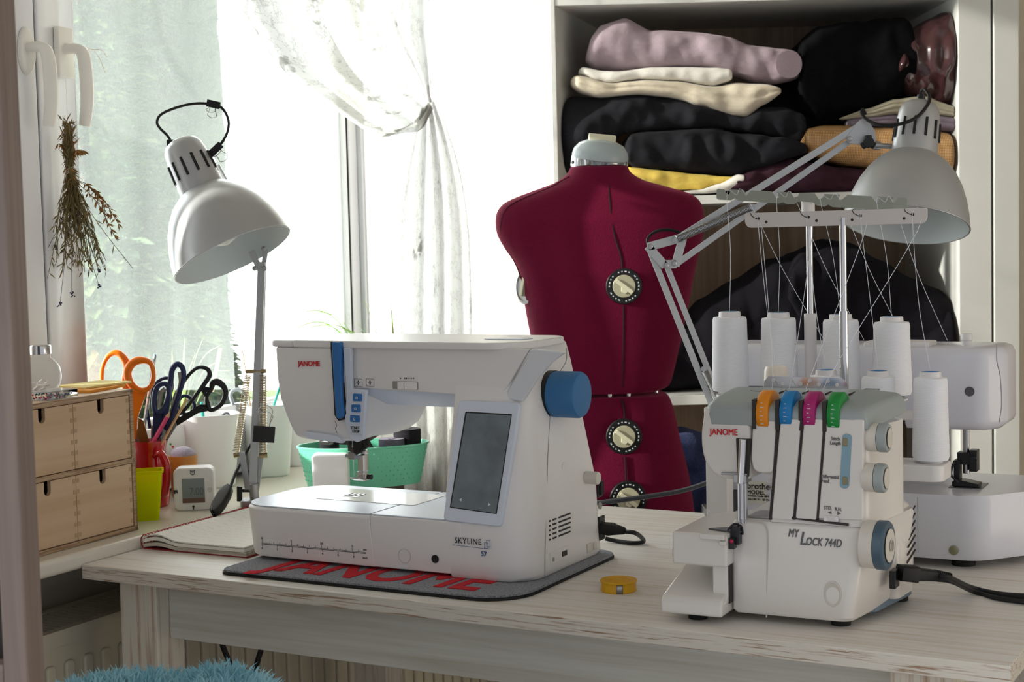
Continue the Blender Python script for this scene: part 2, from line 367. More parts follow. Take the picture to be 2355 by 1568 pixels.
# ---------------------------------------------------------------- desk
desk = empty('desk', D, 'whitewashed wooden desk carrying the white sewing machines', 'desk')
LD, WD = 1.234, 0.675
TOPT = .020
mb = MB(); mb.box((0, 0, -TOPT), (LD, WD, 0)); 
o = mb.build('tabletop', [DESKTOP, DESKEDGE], desk, bevel=.0015, seg=2)
for p in o.data.polygons:
    if abs(p.normal.z) < .5: p.material_index = 1
ul0, _ = D.v(275, 1380, .035); ul1, _ = D.v(370, 1400, .035)
for (uu, vv) in ((ul0, .035), (LD-.13, .035), (ul0, WD-.09), (LD-.13, WD-.09)):
    mb = MB(); mb.box((uu, vv, -.75), (uu+.066, vv+.055, -TOPT)); mb.build('leg', DESKLEG, desk, bevel=.002)
za = D.v(411, 1472, .055)[1]
mb = MB(); mb.box((ul0+.066, .060, za), (LD-.13, .078, -TOPT)); mb.box((ul0+.066, WD-.06, za), (LD-.13, WD-.04, -TOPT)); mb.build('apron', APRON, desk, bevel=.0015)
for a, b in ((ul0+.02, ul0+.04), (LD-.1, LD-.08)):
    mb = MB(); mb.box((a, .09, za), (b, WD-.09, -TOPT)); mb.build('side_apron', APRON, desk, bevel=.0015)
# pleated brown curtain / panelling seen below the apron
PLEAT = plastic('brown_pleated_cloth', 118, 92, 72, .9)
secs = []
for zz in (-.74, -.5, -.25, -.03):
    row = []
    for i in range(241): 
        u = .30+i*.004; row.append(D.world(u, .71+.008*sin(i*1.15)+.004*sin(i*.37), zz))
    secs.append(row)
o = MB().loft(secs, cap=False, closed=False).build('pleated_curtain', PLEAT, solid=.002, ang=80); tag(o, 'brown pleated cloth hanging in the shade behind the desk legs', 'cloth')
# ================================================================ COMPUTERISED SEWING MACHINE
S = Fr(0.0175, 1.887, 0.7575, -28.65)
def hitp(fr, px, py, p0, n):
    """pixel ray met with the plane through local point p0 with local normal n, local coordinates back"""
    n = Vector(n); N = fr.U*n.x + fr.V*n.y + Vector((0, 0, n.z)); o = fr.world(*p0); d = ray(px, py); c = Vector((0, 0, CAMZ))
    return fr.loc(c + d*((o-c).dot(N)/d.dot(N)))
sm = empty('sewing_machine', S, 'white computerised sewing machine with blue handwheel and touch screen standing on a grey felt mat', 'sewing machine')
def interp(tab, z):
    for (a, x), (b, y) in zip(tab, tab[1:]):
        if z <= b: t = max(0, (z-a)/(b-a)); return x+(y-x)*t
    return tab[-1][1]
uRt = [(0, -.004), (.02, -.006), (.1, -.010), (.18, -.022), (.275, -.036), (.292, -.042)]
vFt = [(0, 0.0), (.066, .002), (.225, .040), (.292, .050)]
uR = lambda z: interp(uRt, z)
vF = lambda z: interp(vFt, z)
VH = .046      # plane of the arm front
BEDZ = .071
# --- bed and detachable extension table
uj = S.v(850, 1240, 0)[0]
def bedpoly(t): return rot_rect(-.457+t, 0+t, uj, .188-t, [.05, 0, 0, .06], 8)
m2 = MB(); m2.loft([[(a+.008, b, 0.004) for a, b in bedpoly(0)], [(a+.006, b, 0.012) for a, b in bedpoly(0)], [(a, b, BEDZ-.004) for a, b in bedpoly(0)], [(a, b, BEDZ) for a, b in bedpoly(.003)]])
m2.build('extension_table', WHITE, sm, bevel=.0015, seg=2)
m2 = MB(); m2.uv(rot_rect(uj+.0008, .0005, -.10, .188, 0), .004, BEDZ); m2.build('bed', WHITE, sm, bevel=.002)
# bed top covers, cooler white
m2 = MB(); m2.uv(rot_rect(-.454, .003, uj-.001, .185, [.048, .002, .002, .058], 8), BEDZ, BEDZ+.0016); m2.uv(rot_rect(uj+.001, .003, -.125, .185, .002, 2), BEDZ, BEDZ+.0016)
m2.build('bed_top', COOL, sm, bevel=.0008, seg=2)
# needle plate
m2 = MB(); m2.uv(rot_rect(-.375, .075, -.215, .160, .004, 3), BEDZ+.0016, BEDZ+.0022); np_ = m2.build('needle_plate', WHITE_G, sm)
m2 = MB(); m2.uv(rot_rect(-.352, .10, -.322, .104, .001, 2), BEDZ+.0021, BEDZ+.0025)
for i in range(4): m2.box((-.35+i*.007, .108, BEDZ+.0021), (-.347+i*.007, .126, BEDZ+.0029))
m2.build('feed_dog', STEEL, np_, smooth=False)
# --- column
secs = []
for z in (0.0, .006, .02, .066, .1, .14, .18, .225, .26, .284, .291):
    a = -.128; r = .040 if z < .2 else .040-.012*min(1, (z-.2)/.08)
    ins = .004 if z in (0.0, .291) else 0
    secs.append([(p, q, z) for p, q in rot_rect(a if z > BEDZ else -.118, vF(z)+ins, uR(z)-ins, .222-.022*max(0, z-.1)/.19-ins, [.004, r, .022, .01], 8)])
m2 = MB(); m2.loft(secs); m2.build('column', WHITE, sm, ang=50)
# --- arm
lid_z = .284
arm = [(-.40, lid_z), (-.06, lid_z), (-.06, .222), (-.40, .226)]
m2 = MB()
prof = [(VH+.001, lid_z), (VH+.001, .229), (VH+.008, .222), (VH+.035, .206), (VH+.06, .202), (.165, .205), (.178, .22), (.178, lid_z)]
m2.vz(prof, -.40, -.075); m2.build('arm', COOL, sm, bevel=.004)
# front panel of the arm
fp = [S.v(*p, VH-.003) for p in ((783, 787), (1217, 803), (1152, 914), (1000, 903), (845, 893), (806, 893), (800, 860), (789, 800))]
m2 = MB(); m2.uz(fp, VH-.004, VH+.004); m2.build('front_panel', WHITE, sm, bevel=.0015, seg=2)
m2 = MB(); m2.uz([S.v(*p, .0430) for p in ((1222, 802), (1298, 811), (1268, 832), (1236, 868), (1212, 905), (1200, 924), (1156, 917))], (.0430), .052); m2.build('shoulder_shade', plastic('shoulder_shade_grey', 216, 219, 225, .35), sm, bevel=.002)  # added piece, shading of the concave shoulder put into its grey
# --- head
def hd(z, uL, uM, uRr, vf): return [(uL+.006, vf, z), (uL+.02, vf-.001, z), (uM-.01, vf-.001, z), (uM, vf+.002, z), (uM+.012, vf+.012, z), (uRr-.01, vf+.055, z), (uRr, vf+.075, z), (uRr-.004, .165, z), (uRr-.02, .178, z), (uL+.02, .178, z), (uL+.003, .165, z), (uL, vf+.012, z)]
ur = S.v(942, 930, .115)[0]
secs = [hd(lid_z, -.410, -.290, -.20, VH-.010), hd(.24, -.407, -.290, ur+.004, VH-.012), hd(.215, -.403, -.290, ur+.003, VH-.012), hd(.195, -.397, -.290, ur, VH-.010), hd(.175, -.391, -.292, ur-.012, VH-.006), hd(.163, -.386, -.296, ur-.03, VH-.002), hd(.158, -.378, -.300, ur-.045, VH+.008)]
m2 = MB(); m2.loft(secs); m2.build('head', WHITE, sm, ang=38, bevel=.003)
HF = VH-.012
# cool band at the foot of the face plate
bp_ = [S.v(*p, HF-.001) for p in ((701, 992), (776, 1003), (791, 1016), (786, 1019), (712, 1009), (703, 1001))]
m2 = MB(); m2.uz(bp_, HF-.002, HF+.004); m2.build('face_plate_band', COOL, sm, bevel=.001)
# button console: light panel to the right of the lever
cp = [S.v(*p, HF-.002) for p in ((788, 800), (806, 800), (808, 893), (842, 897), (838, 960), (836, 1010), (820, 1017), (806, 1010), (792, 968), (797, 900))]
m2 = MB(); m2.uz(cp, HF-.002, HF+.004); m2.build('button_console', COOL, sm, bevel=.0012)
# blue thread lever strip in its dark slot
sl = [S.v(*p, HF-.0025) for p in ((760, 786), (786, 787), (787, 860), (792, 925), (796, 950), (790, 965), (778, 968), (769, 955), (765, 880), (760, 800))]
m2 = MB(); m2.uz(sl, HF-.0028, HF+.004); m2.build('lever_slot', BLACK, sm, bevel=.001)
lv = [S.v(*p, HF-.006) for p in ((763, 786), (783, 787), (784, 860), (787, 920), (790, 945), (789, 958), (782, 964), (774, 960), (772, 945), (768, 880), (764, 800))]
m2 = MB(); m2.uz(lv, HF-.0075, HF+.002); lev = m2.build('thread_guide_lever', BLUE, sm, bevel=.002)
# blue buttons with pale symbols
for (x0, y0, x1, y1), sym in (((811, 905, 831, 923), 'n'), ((808, 930, 828, 948), 'o'), ((805, 955, 826, 971), 'u')):
    (a0, b1), (a1, b0) = S.v(x0, y0, HF-.004), S.v(x1, y1, HF-.004)
    m2 = MB(); m2.uz(rot_rect(a0, b0, a1, b1, .0012, 3), HF-.0045, HF); bt = m2.build('button', BLUE, sm, bevel=.0008, seg=2); bt['label'] = 'blue function button'
    text('symbol', sym, .0075, WHITE, bt, ((a0+a1)/2, HF-.0048, (b0+b1)/2-.002), (1, 0, 0), (0, 0, 1), 'CENTER')
(a0, b1), (a1, b0) = S.v(803, 976, HF-.004), S.v(832, 999, HF-.004)
m2 = MB(); m2.uz(rot_rect(a0, b0, a1, b1, .0015, 3), HF-.0045, HF); bt = m2.build('button', plastic('pale_button', 205, 212, 222, .4), sm, bevel=.001); bt['label'] = 'pale start and stop button'
text('lettering', 'START', .0048, DARKP, bt, ((a0+a1)/2, HF-.0048, (b0+b1)/2+.001), (1, 0, 0), (0, 0, 1), 'CENTER', .02)
text('lettering', 'STOP', .0048, DARKP, bt, ((a0+a1)/2+.001, HF-.0048, (b0+b1)/2-.0042), (1, 0, 0), (0, 0, 1), 'CENTER', .02)
m2 = MB(); m2.box((a0+.004, HF-.0049, (b0+b1)/2-.0002), (a1-.004, HF-.0045, (b0+b1)/2)); m2.build('divider', DARKP, bt)
# two framed symbols and speed slider on the front panel
FP = VH-.0042
for (px, s) in ((824, '+'), (851, 'x')):
    u0, z0 = S.v(px-9, 888, FP); u1, z1 = S.v(px+9, 871, FP); m2 = MB(); w = .0004
    for q in (((u0, z0), (u1, z0+w)), ((u0, z1-w), (u1, z1)), ((u0, z0), (u0+w, z1)), ((u1-w, z0), (u1, z1))): m2.box((q[0][0], FP-.0002, q[0][1]), (q[1][0], FP, q[1][1]))
    m2.box(((u0+u1)/2-.0025, FP-.0003, (z0+z1)/2-.0003), ((u0+u1)/2+.0025, FP, (z0+z1)/2+.0003))
    for sg in (-1, 1): m2.uz([((u0+u1)/2-.0013, (z0+z1)/2+sg*.0012), ((u0+u1)/2+.0013, (z0+z1)/2+sg*.0012), ((u0+u1)/2, (z0+z1)/2+sg*.0034)], FP-.0003, FP)
    m2.build('symbol', DARKP, sm, smooth=False)
(a0, b1), (a1, b0) = S.v(903, 876, FP), S.v(962, 896, FP)
m2 = MB(); m2.uz(rot_rect(a0, b0, a1, b1, .001, 3), FP-.0005, FP+.001); m2.build('slider_slot', plastic('slot_grey', 150, 146, 142, .5), sm)
for (x0, x1) in ((918, 932), (934, 960)):
    c0, c1 = S.v(x0, 880, FP)[0], S.v(x1, 880, FP)[0]
    m2 = MB(); m2.uz(rot_rect(c0, b0+.0004, c1, b1-.0004, .0008, 3), FP-.005, FP); m2.build('speed_slider', WHITE, sm, bevel=.001)
m2 = MB()
for px in (920, 930, 934, 940, 945, 950):
    u, z = S.v(px, 869.5, FP); m2.uz([(u, z-.0015), (u+.002, z), (u, z+.0015)], FP-.0003, FP)
m2.build('speed_marks', DARKP, sm, smooth=False)
# brand name
u, z = S.v(685, 841, HF-.002); text('lettering', 'JANOME', .0098, RED, sm, (u, HF-.0012, z), (1, 0, 0), (0, 0, 1), bold=.03, width=S.v(736, 841, HF-.002)[0]-u)
m2 = MB(); uu, zz = S.v(771, 985, HF-.001)
m2.tube(smooth_pts([(uu, HF-.0012, zz+.010), (uu+.003, HF-.0012, zz+.004), (uu+.0005, HF-.0012, zz), (uu+.003, HF-.0012, zz-.006)], 5), .0003, 5); m2.build('thread_path_mark', DARKP, sm)
# --- lid
m2 = MB()
m2.uv(rot_rect(-.374, VH-.012, -.030, .182, [.002, .055, .03, .002], 9), lid_z, lid_z+.0095)
m2.build('top_lid', WHITE, sm, bevel=.004)
m2 = MB(); m2.uv(rot_rect(-.412, VH-.012, -.375, .182, [.008, 0, 0, .02], 5), lid_z, lid_z+.009); m2.build('head_cap', WHITE, sm, bevel=.003)
m2 = MB(); m2.uv(rot_rect(-.115, .09, -.05, .12, .012, 6), lid_z+.0093, lid_z+.0105); m2.build('lid_grip', COOL, sm, bevel=.0008)
# --- tilted front with touch screen
n_ = Vector((0, -.159, .038)); p0_ = (0, vF(.066), .066)
def slant(px, py, off=0): 
    q = hitp(S, px, py, Vector(p0_)+n_.normalized()*off, n_); return q
def plate(name, pts, m_, off0, off1, r=6, par=None, bevel=.001):
    A = [slant(x, y, off0) for x, y in pts]; B = [slant(x, y, off0) - n_.normalized()*(off0-off1) for x, y in pts]
    k = len(A); q = MB(); q.add(A+B, [tuple(range(k)), tuple(range(2*k-1, k-1, -1))]+[(i, (i+1) % k, (i+1) % k+k, i+k) for i in range(k)]); return q.build(name, m_, par or sm, bevel=bevel)
def rquad(c, r, n=5):
    out = []
    for i in range(4):
        p, a, b = Vector(c[i]), Vector(c[i-1]), Vector(c[(i+1) % 4]); da, db = (a-p).normalized()*r, (b-p).normalized()*r
        for j in range(n+1):
            t = j/n; out.append(tuple((p+da)*(1-t)**2+p*2*t*(1-t)+(p+db)*t*t))
    return out
scr = plate('screen_bezel', rquad([(1055, 920), (1196, 926), (1152, 1212), (1018, 1196)], 12), COOL, .004, -.004, bevel=.002)
plate('screen_rim', rquad([(1070, 946), (1177, 952), (1142, 1182), (1034, 1167)], 2), BLACK, .0046, .003, par=scr, bevel=.0004)
SCRM = mat('screen_glass', C(118, 130, 138), 0.22, spec=.6, noise_amt=.35, noise_scale=30)
pan = plate('touch_screen', rquad([(1073, 949), (1175, 955), (1140, 1180), (1037, 1165)], 2), SCRM, .0050, .003, par=scr, bevel=.0003)
PALE = plastic('pale_print', 215, 222, 226, .5)
for tri in (((1056, 1149), (1062, 1145), (1061, 1153)), ((1129, 1160), (1123, 1156), (1122, 1164))):
    q = MB(); A = [slant(*t, .0052) for t in tri]; q.add(A, [(0, 1, 2)]); q.build('screen_mark', PALE, scr, smooth=False, recalc=False)
# name on the lower column
def fpt(px, py): return S.v(px, py, 0.0)
u, z = fpt(1046, 1248); text('lettering', 'SKYLINE', .0108, DARKP, sm, (u, -.0006, z), (1, 0, 0), (0, 0, 1), width=fpt(1107, 1253)[0]-u, spacing=1.1)
u, z = fpt(1106, 1278); text('lettering', 'S7', .0085, BLUEP, sm, (u, .0002, z), (1, 0, -.02), (0, 0, 1), bold=.01)
m2 = MB(); (u0, z0), (u1, z1) = fpt(1041, 1253), fpt(1125, 1263)
m2.add([(u0, -.0006, z0), (u1, -.0002, z1), (u1, -.0002, z1+.0005), (u0, -.0006, z0+.0005)], [(0, 1, 2, 3)])
def frame2(u0, z0, u1, z1, w=.0004, v=-.0006):
    for q in (((u0, z0), (u1, z0+w)), ((u0, z1-w), (u1, z1)), ((u0, z0), (u0+w, z1)), ((u1-w, z0), (u1, z1))): m2.box((q[0][0], v, q[0][1]), (q[1][0], v+.0004, q[1][1]))
(u0, z1), (u1, z0) = fpt(1119, 1242), fpt(1128, 1258); frame2(u0, z0, u1, z1); (u0, z1), (u1, z0) = fpt(1114, 1247), fpt(1123, 1262); frame2(u0, z0, u1, z1)
m2.build('logo_mark', BLUEP, sm, smooth=False)
# ruler printed along the bed front
(u0, z0), (u1, z1) = fpt(601, 1248), fpt(841, 1273); L = u1-u0; zc = (z0+z1)/2
m2 = MB(); m2.box((u0, -.0004, zc+.0007), (u1, 0, zc+.0011)); m2.box((u0, -.0004, zc-.0009), (u1, 0, zc-.0002))
cm = L/17.3
for i in range(17):
    h = .0042 if i % 5 == 0 else .0026; m2.box((u0+.0015+i*cm, -.0004, zc+.001), (u0+.0018+i*cm, 0, zc+.001+h))
for i in range(7): m2.box((u0+.0015+i*cm*2.54, -.0004, zc-.0035), (u0+.0019+i*cm*2.54, 0, zc-.0009))
m2.build('ruler_scale', DARKP, sm, smooth=False)
for i, s in ((0, '0'), (5, '5'), (10, '10'), (15, '15')): text('ruler_figure', s, .0046, DARKP, sm, (u0+.0015+i*cm, -.0002, zc+.0058), (1, 0, 0), (0, 0, 1), 'CENTER')
for i in range(7): text('ruler_figure', str(i), .0046, DARKP, sm, (u0+.0015+i*cm*2.54, -.0002, zc-.0075), (1, 0, 0), (0, 0, 1), 'CENTER')
text('ruler_figure', 'cm', .0046, DARKP, sm, (u1-.001, -.0002, zc+.003), (1, 0, 0), (0, 0, 1), 'CENTER'); text('ruler_figure', 'inch', .0046, DARKP, sm, (u1-.001, -.0002, zc-.0078), (1, 0, 0), (0, 0, 1), 'CENTER')
# round cover ring and socket on the bed front
u, z = fpt(930, 1278); Mr = Matrix.Translation((u, 0.0005, z)) @ Matrix.Rotation(pi/2, 4, 'X')
m2 = MB(); m2.lathe([(.0088, 0), (.0088, .0008), (.0095, .0008), (.0095, 0)], Mr, 40, cap=False); m2.build('round_cover', plastic('ring_line', 205, 200, 198, .4), sm)
u, z = fpt(1001, 1285); m2 = MB(); m2.lathe([(.0052, 0), (.0052, .001), (.004, .0008), (0, .0008)], Matrix.Translation((u, 0.0, z)) @ Matrix.Rotation(pi/2, 4, 'X'), 24); m2.build('lever_socket', BLACK, sm)
# --- handwheel
ue = .016; vc, zc2 = S.u(1341, 908, ue); r_ = .0298
m2 = MB(); m2.lathe([(r_*.98, 0), (r_, .004), (r_, .036), (r_-.002, .0395), (r_-.006, .0405), (0, .041)], zmat((ue-.041, vc, zc2), (1, 0, 0)), 48); m2.build('handwheel', BLUE2, sm, ang=40)
m2 = MB(); m2.lathe([(r_+.0015, 0), (r_+.0015, .012)], zmat((uR(zc2)-.008, vc+.001, zc2-.001), (1, 0, 0)), 40); m2.build('handwheel_recess', BLACK, sm)
# side details placed on the sloping right face
def side(px, py):
    z = .1
    for _ in range(6): v, z = S.u(px, py, uR(z)+.0)
    return v, z, uR(z)
def side_box(x0, y0, x1, y1, m_, name, h=.0006, par=None, bevel=0, depth=.002):
    v0, z1, ua = side(x0, y0); v1, z0, ub = side(x1, y1); m = MB(); 
    A = [(ub, v0, z0), (ub, v1, z0), (ua, v1, z1), (ua, v0, z1)]
    m.add([(x+h, y, z) for x, y, z in A]+[(x-depth, y, z) for x, y, z in A], [(0, 1, 2, 3), (7, 6, 5, 4), (0, 4, 5, 1), (1, 5, 6, 2), (2, 6, 7, 3), (3, 7, 4, 0)])
    return m.build(name, m_, par or sm, bevel=bevel)
for r in range(5):
    v0, z0, _ = side(1262, 1198+r*10.7)
    for (a, b) in ((0, .005), (.010, .021), (.027, .061)):
        m2 = MB(); zz = z0-.0003; m2.vz(rot_rect(v0+a, zz-.0011, v0+b, zz+.0011, .001, 3), uR(zz)-.002, uR(zz)+.0006); m2.build('vent_slot', BLACK, sm)
v0, z0, ub = side(1264, 1285)
m2 = MB(); m2.vz(rot_rect(v0, z0-.008, v0+.052, z0+.0075, .001, 2), ub-.003, ub+.0012); pp = m2.build('port_plate', WHITE, sm, bevel=.0004)
m2 = MB(); m2.vz(rot_rect(v0+.032, z0-.0035, v0+.046, z0+.003, .0006, 2), ub, ub+.0018); m2.build('usb_port', BLACK, pp)
m2 = MB(); m2.cyl((ub, v0+.008, z0-.002), (ub+.0018, v0+.008, z0-.002), .0028); m2.build('jack_port', STEEL, pp)
# seam between column halves
m2 = MB(); pts = []
for (px, py) in ((1253, 1330), (1254, 1240), (1258, 1100), (1262, 1000), (1268, 930), (1280, 870), (1298, 838), (1303, 822), (1303, 800)):
    v, z, u = side(px, py); pts.append((u+.0001, v, z))
m2.tube(smooth_pts(pts, 4), .0005, 5); m2.build('body_seam', plastic('seam_grey', 150, 146, 144, .6), sm)
v, z, u = side(1298, 1075); m2 = MB(); m2.cyl((u-.001, v, z), (u+.0008, v, z), .0075, 24); m2.build('screw_cover', WHITE, sm, bevel=.0005)
v, z, u = side(1349, 1098); m2 = MB(); m2.lathe([(.0085, 0), (.0085, .016), (.0078, .0175), (0, .018)], zmat((u, v, z), (1, 0, 0)), 24); m2.build('balance_dial', IVORY, sm)
v, z, u = side(1379, 1122); m2 = MB(); m2.box((u-.002, v-.006, z-.012), (u+.0015, v+.007, z+.011)); sw = m2.build('power_switch', BLACK, sm, bevel=.001)
m2 = MB(); m2.vz([(v-.004, z-.009), (v+.005, z-.009), (v+.005, z+.009), (v-.004, z+.009)], u+.001, u+.0045); m2.build('rocker', RUBBER, sw, bevel=.001)
v, z, u = side(1380, 1163); m2 = MB(); m2.cyl((u-.001, v, z), (u+.001, v, z), .0045); m2.build('socket_cap', plastic('mid_grey', 150, 148, 146, .5), sm)
v, z, u = side(1383, 1214); m2 = MB(); m2.box((u-.002, v-.008, z-.016), (u+.0015, v+.009, z+.016)); m2.build('power_inlet', BLACK, sm, bevel=.001); PIN = S.world(u+.001, v, z)
v, z, u = side(1358, 1258); m2 = MB(); m2.box((u-.002, v-.012, z-.006), (u+.002, v+.004, z+.006)); m2.box((u, v+.004, z-.004), (u+.004, v+.012, z+.006)); m2.build('release_latch', IVORY, sm, bevel=.001)
# --- needle and presser foot
un = S.v(828, 1050, .112)[0]; vn = .112
zft = S.v(828, 1100, vn)[1]
m2 = MB(); m2.cyl((un+.003, vn, .165), (un+.003, vn, zft+.012), .0022, 14); m2.build('presser_bar', CHROME, sm)
m2 = MB(); m2.box((un-.0005, vn-.006, zft+.010), (un+.010, vn+.006, zft+.034)); m2.box((un+.004, vn-.004, zft+.034), (un+.012, vn+.004, zft+.040)); m2.build('foot_holder', CHROME, sm, bevel=.0015)
m2 = MB(); m2.vz([(-.018, .002), (-.006, -.002), (.012, -.002), (.014, .0), (-.006, .0005), (-.018, .0042)], -.009, .009)
m2.v = [Vector((p.x+un+.002, p.y+vn, p.z+zft)) for p in m2.v]; m2.box((un-.004, vn-.004, zft), (un+.008, vn+.006, zft+.010)); ft = m2.build('presser_foot', CHROME, sm, bevel=.0006)
m2 = MB(); m2.cyl((un+.012, vn, zft+.003), (un+.018, vn, zft+.003), .0038, 14); m2.build('foot_screw', BLACK, ft)
m2 = MB(); m2.cyl((un-.004, vn-.010, .16), (un-.004, vn-.010, zft+.030), .0024, 12); m2.box((un-.010, vn-.014, zft+.028), (un+.0, vn-.006, zft+.038)); m2.cyl((un-.016, vn-.010, zft+.032), (un-.010, vn-.010, zft+.032), .0028, 12); nb = m2.build('needle_bar', STEEL, sm)
m2 = MB(); m2.cyl((un-.004, vn-.010, zft+.028), (un-.004, vn-.010, zft+.004), .0006, 8, r2=.0003); m2.build('needle', CHROME, nb)
m2 = MB(); m2.box((un-.022, vn-.018, .146), (un-.006, vn+.004, .158)); m2.box((un-.012, vn-.012, .136), (un+.006, vn+.006, .150)); m2.vz([(vn-.01, .150), (vn+.016, .156), (vn+.012, .160), (vn-.01, .160)], un+.002, un+.022)
m2.cyl((un-.002, vn-.018, .139), (un+.016, vn-.018, .139), .0035, 12); m2.build('needle_threader', plastic('dark_steel', 70, 68, 66, .35), sm, bevel=.001)
m2 = MB(); m2.uz([(un+.004, .136), (un+.010, .134), (un+.030, .146), (un+.030, .156), (un+.014, .158), (un+.004, .152)], vn-.022, vn-.018); m2.cyl((un+.018, vn-.022, .147), (un+.018, vn-.0235, .147), .003, 14); m2.build('threader_bracket', BLACK, sm, bevel=.0008)
m2 = MB(); ua_, _z = S.v(760, 1030, vn); m2.box((ua_, vn-.006, .146), (ua_+.004, vn+.002, .160)); m2.box((ua_-.012, vn-.008, .143), (ua_+.004, vn+.002, .147)); m2.build('thread_cutter', plastic('warm_grey', 150, 145, 135, .4), sm, bevel=.0006)

# ---------------------------------------------------------------- felt mat with red lettering
FELT = mat('grey_felt', C(158, 160, 168), 0.95, noise_amt=.7, noise_scale=420, bump=.8, bump_scale=600, sheen=.3)
REDF = mat('red_felt', C(200, 26, 40), 0.95, bump=.6, bump_scale=600, sheen=.3)
Mt = Fr(S.o.x, S.o.y, 0.75, -28.65)
mt = empty('felt_mat', Mt, 'grey felt mat with red lettering and black rubber edge under the sewing machine', 'mat')
p = rot_rect(Mt.h(562, 1300, 0)[0], Mt.h(800, 1352, 0)[1], .012, .235, [.02, .06, .03, .02], 8)
m2 = MB(); m2.uv(p, 0.0, .0035); m2.build('rubber_backing', RUBBER, mt, bevel=.0006, seg=2)
m2 = MB(); m2.uv([(a*.995, b*.99) for a, b in p], .0035, .0068); m2.build('felt_top', FELT, mt, bevel=.0015, seg=2)
uj0, vj0 = Mt.h(606, 1306, .007); uj1, vj1 = Mt.h(1108, 1352, .007)
text('lettering', 'JANOME', .13, REDF, mt, (uj0, Mt.h(830, 1332, .007)[1], .0071), (1, 0, 0), (0, 1, 0), bold=.03, width=uj1-uj0+.01, ext=.0003, shear=.1)
# ================================================================ OVERLOCKER (four thread serger)
G = Fr(*P(1959, 1433, 0.76), -27); TB = .16      # TB: the right side runs outward towards the back
sg = empty('overlock_machine', G, 'white overlock machine with grey top and four coloured tension dials', 'overlock machine')
def gs(px, py, off=0.0):
    """pixel met with the slightly flared right side"""
    return hitp(G, px, py, (off+.0145, 0, 0), (1, -TB, 0))
CREAMW = plastic('warm_white_plastic', 226, 221, 216, 0.2)
uL_ = -.134
def plan(u0, v0, v1, r=.008, inset=0.0, rb=.02, off=0.0): 
    a = [(u0+inset, v0+inset), (off-inset, v0+inset), (off+TB*v1-inset, v1-inset), (u0+inset, v1-inset)]
    return rq2(a, [r*.5, r*1.6, rb, r])
def rq2(c, rs, n=5):
    out = []
    for i in range(len(c)):
        p, a, b = Vector(c[i]), Vector(c[i-1]), Vector(c[(i+1) % len(c)]); r = rs[i]; da, db = (a-p).normalized()*r, (b-p).normalized()*r
        for j in range(n+1):
            t = j/n; out.append(tuple((p+da)*(1-t)**2+p*2*t*(1-t)+(p+db)*t*t))
    return out
m2 = MB(); m2.loft([[(a, b, z) for a, b in plan(uL_, .0+d, .155, .008, i, off=.13*z)] for z, d, i in ((0, .0, .003), (.004, 0, 0), (.100, .002, 0), (.1035, .003, .002))]); m2.build('lower_body', CREAMW, sg, ang=40)
# motor hump at the back right with vents
m2 = MB(); m2.loft([[(a, b, z) for a, b in rq2([(-.04, .10), (.026-i, .10), (.033-i, .180-i), (-.04, .180-i)], [.002, .01, .03, .02])] for z, i in ((.006, 0), (.085, 0), (.105, .004), (.113, .014))]); m2.build('motor_housing', CREAMW, sg, ang=50)
m2 = MB(); m2.loft([[(a, b, z) for a, b in rq2([(-.05, .06), (.010, .06), (.030, .176), (-.04, .176)], [.002, .01, .02, .02])] for z in (-.002, .012)]); m2.build('base_trim', plastic('blue_grey_plastic', 110, 128, 145, .45), sg, bevel=.001)
# upper body
m2 = MB(); um = G.v(1770, 1150, .006)[0]
m2.loft([[(a, b, z) for a, b in plan(um, vf_, .122, .008, 0, off=.0145)] for z, vf_ in ((.104, .004), (.16, .008), (.209, .012))]); m2.build('upper_body', CREAMW, sg, ang=40)
def gseg(pts, v0, v1, m_, name, bevel=.0015, par=None):
    m = MB(); m.uz([G.v(*p, v0) for p in pts], v0, v1); return m.build(name, m_, par or sg, bevel=bevel, seg=3)
SLOTM = plastic('slot_shadow', 50, 46, 44, .6)
# needle head with big rounded lower corner
hp = poly_smooth([(1617, 950), (1612, 1000), (1616, 1045), (1632, 1080), (1662, 1100), (1700, 1103), (1722, 1095)], 5)[:31]
m2 = MB(); pts = [G.v(*p, .004) for p in [(1617, 940)] + [(p.x, p.y) for p in smooth_pts([(1617, 955, 0), (1612, 1000, 0), (1616, 1045, 0), (1632, 1080, 0), (1662, 1100, 0), (1724, 1104, 0)], 5)] + [(1726, 950)]]
m2.uz(pts, .004, .120); m2.build('needle_head', CREAMW, sg, bevel=.004, seg=4)
pts = [(1732, 950), (1727, 1050)] + [(p.x, p.y) for p in smooth_pts([(1728, 1060, 0), (1733, 1078, 0), (1745, 1086, 0), (1770, 1087, 0), (1778, 1080, 0), (1779, 1060, 0)], 4)] + [(1786, 950)]
m2 = MB(); m2.uz([G.v(*p, .003) for p in pts], .003, .09); m2.build('thread_panel', CREAMW, sg, bevel=.002)
for (a, b, c_, d_) in ((1795, 1842, 1822, 1774), (1849, 1893, 1876, 1829), (1900, 1986, 1984, 1882)):
    gseg([(a, 962), (b, 965), (c_, 1197), (d_, 1193)], .001 if a < 1890 else .002, .012, CREAMW, 'thread_panel', .0018)
for (a, b, c_, d_) in ((1788, 1796, 1775, 1768), (1842, 1850, 1830, 1821), (1893, 1901, 1883, 1875)):
    gseg([(a, 962), (b, 962), (c_, 1195), (d_, 1195)], .0035, .010, SLOTM, 'thread_slot', 0)
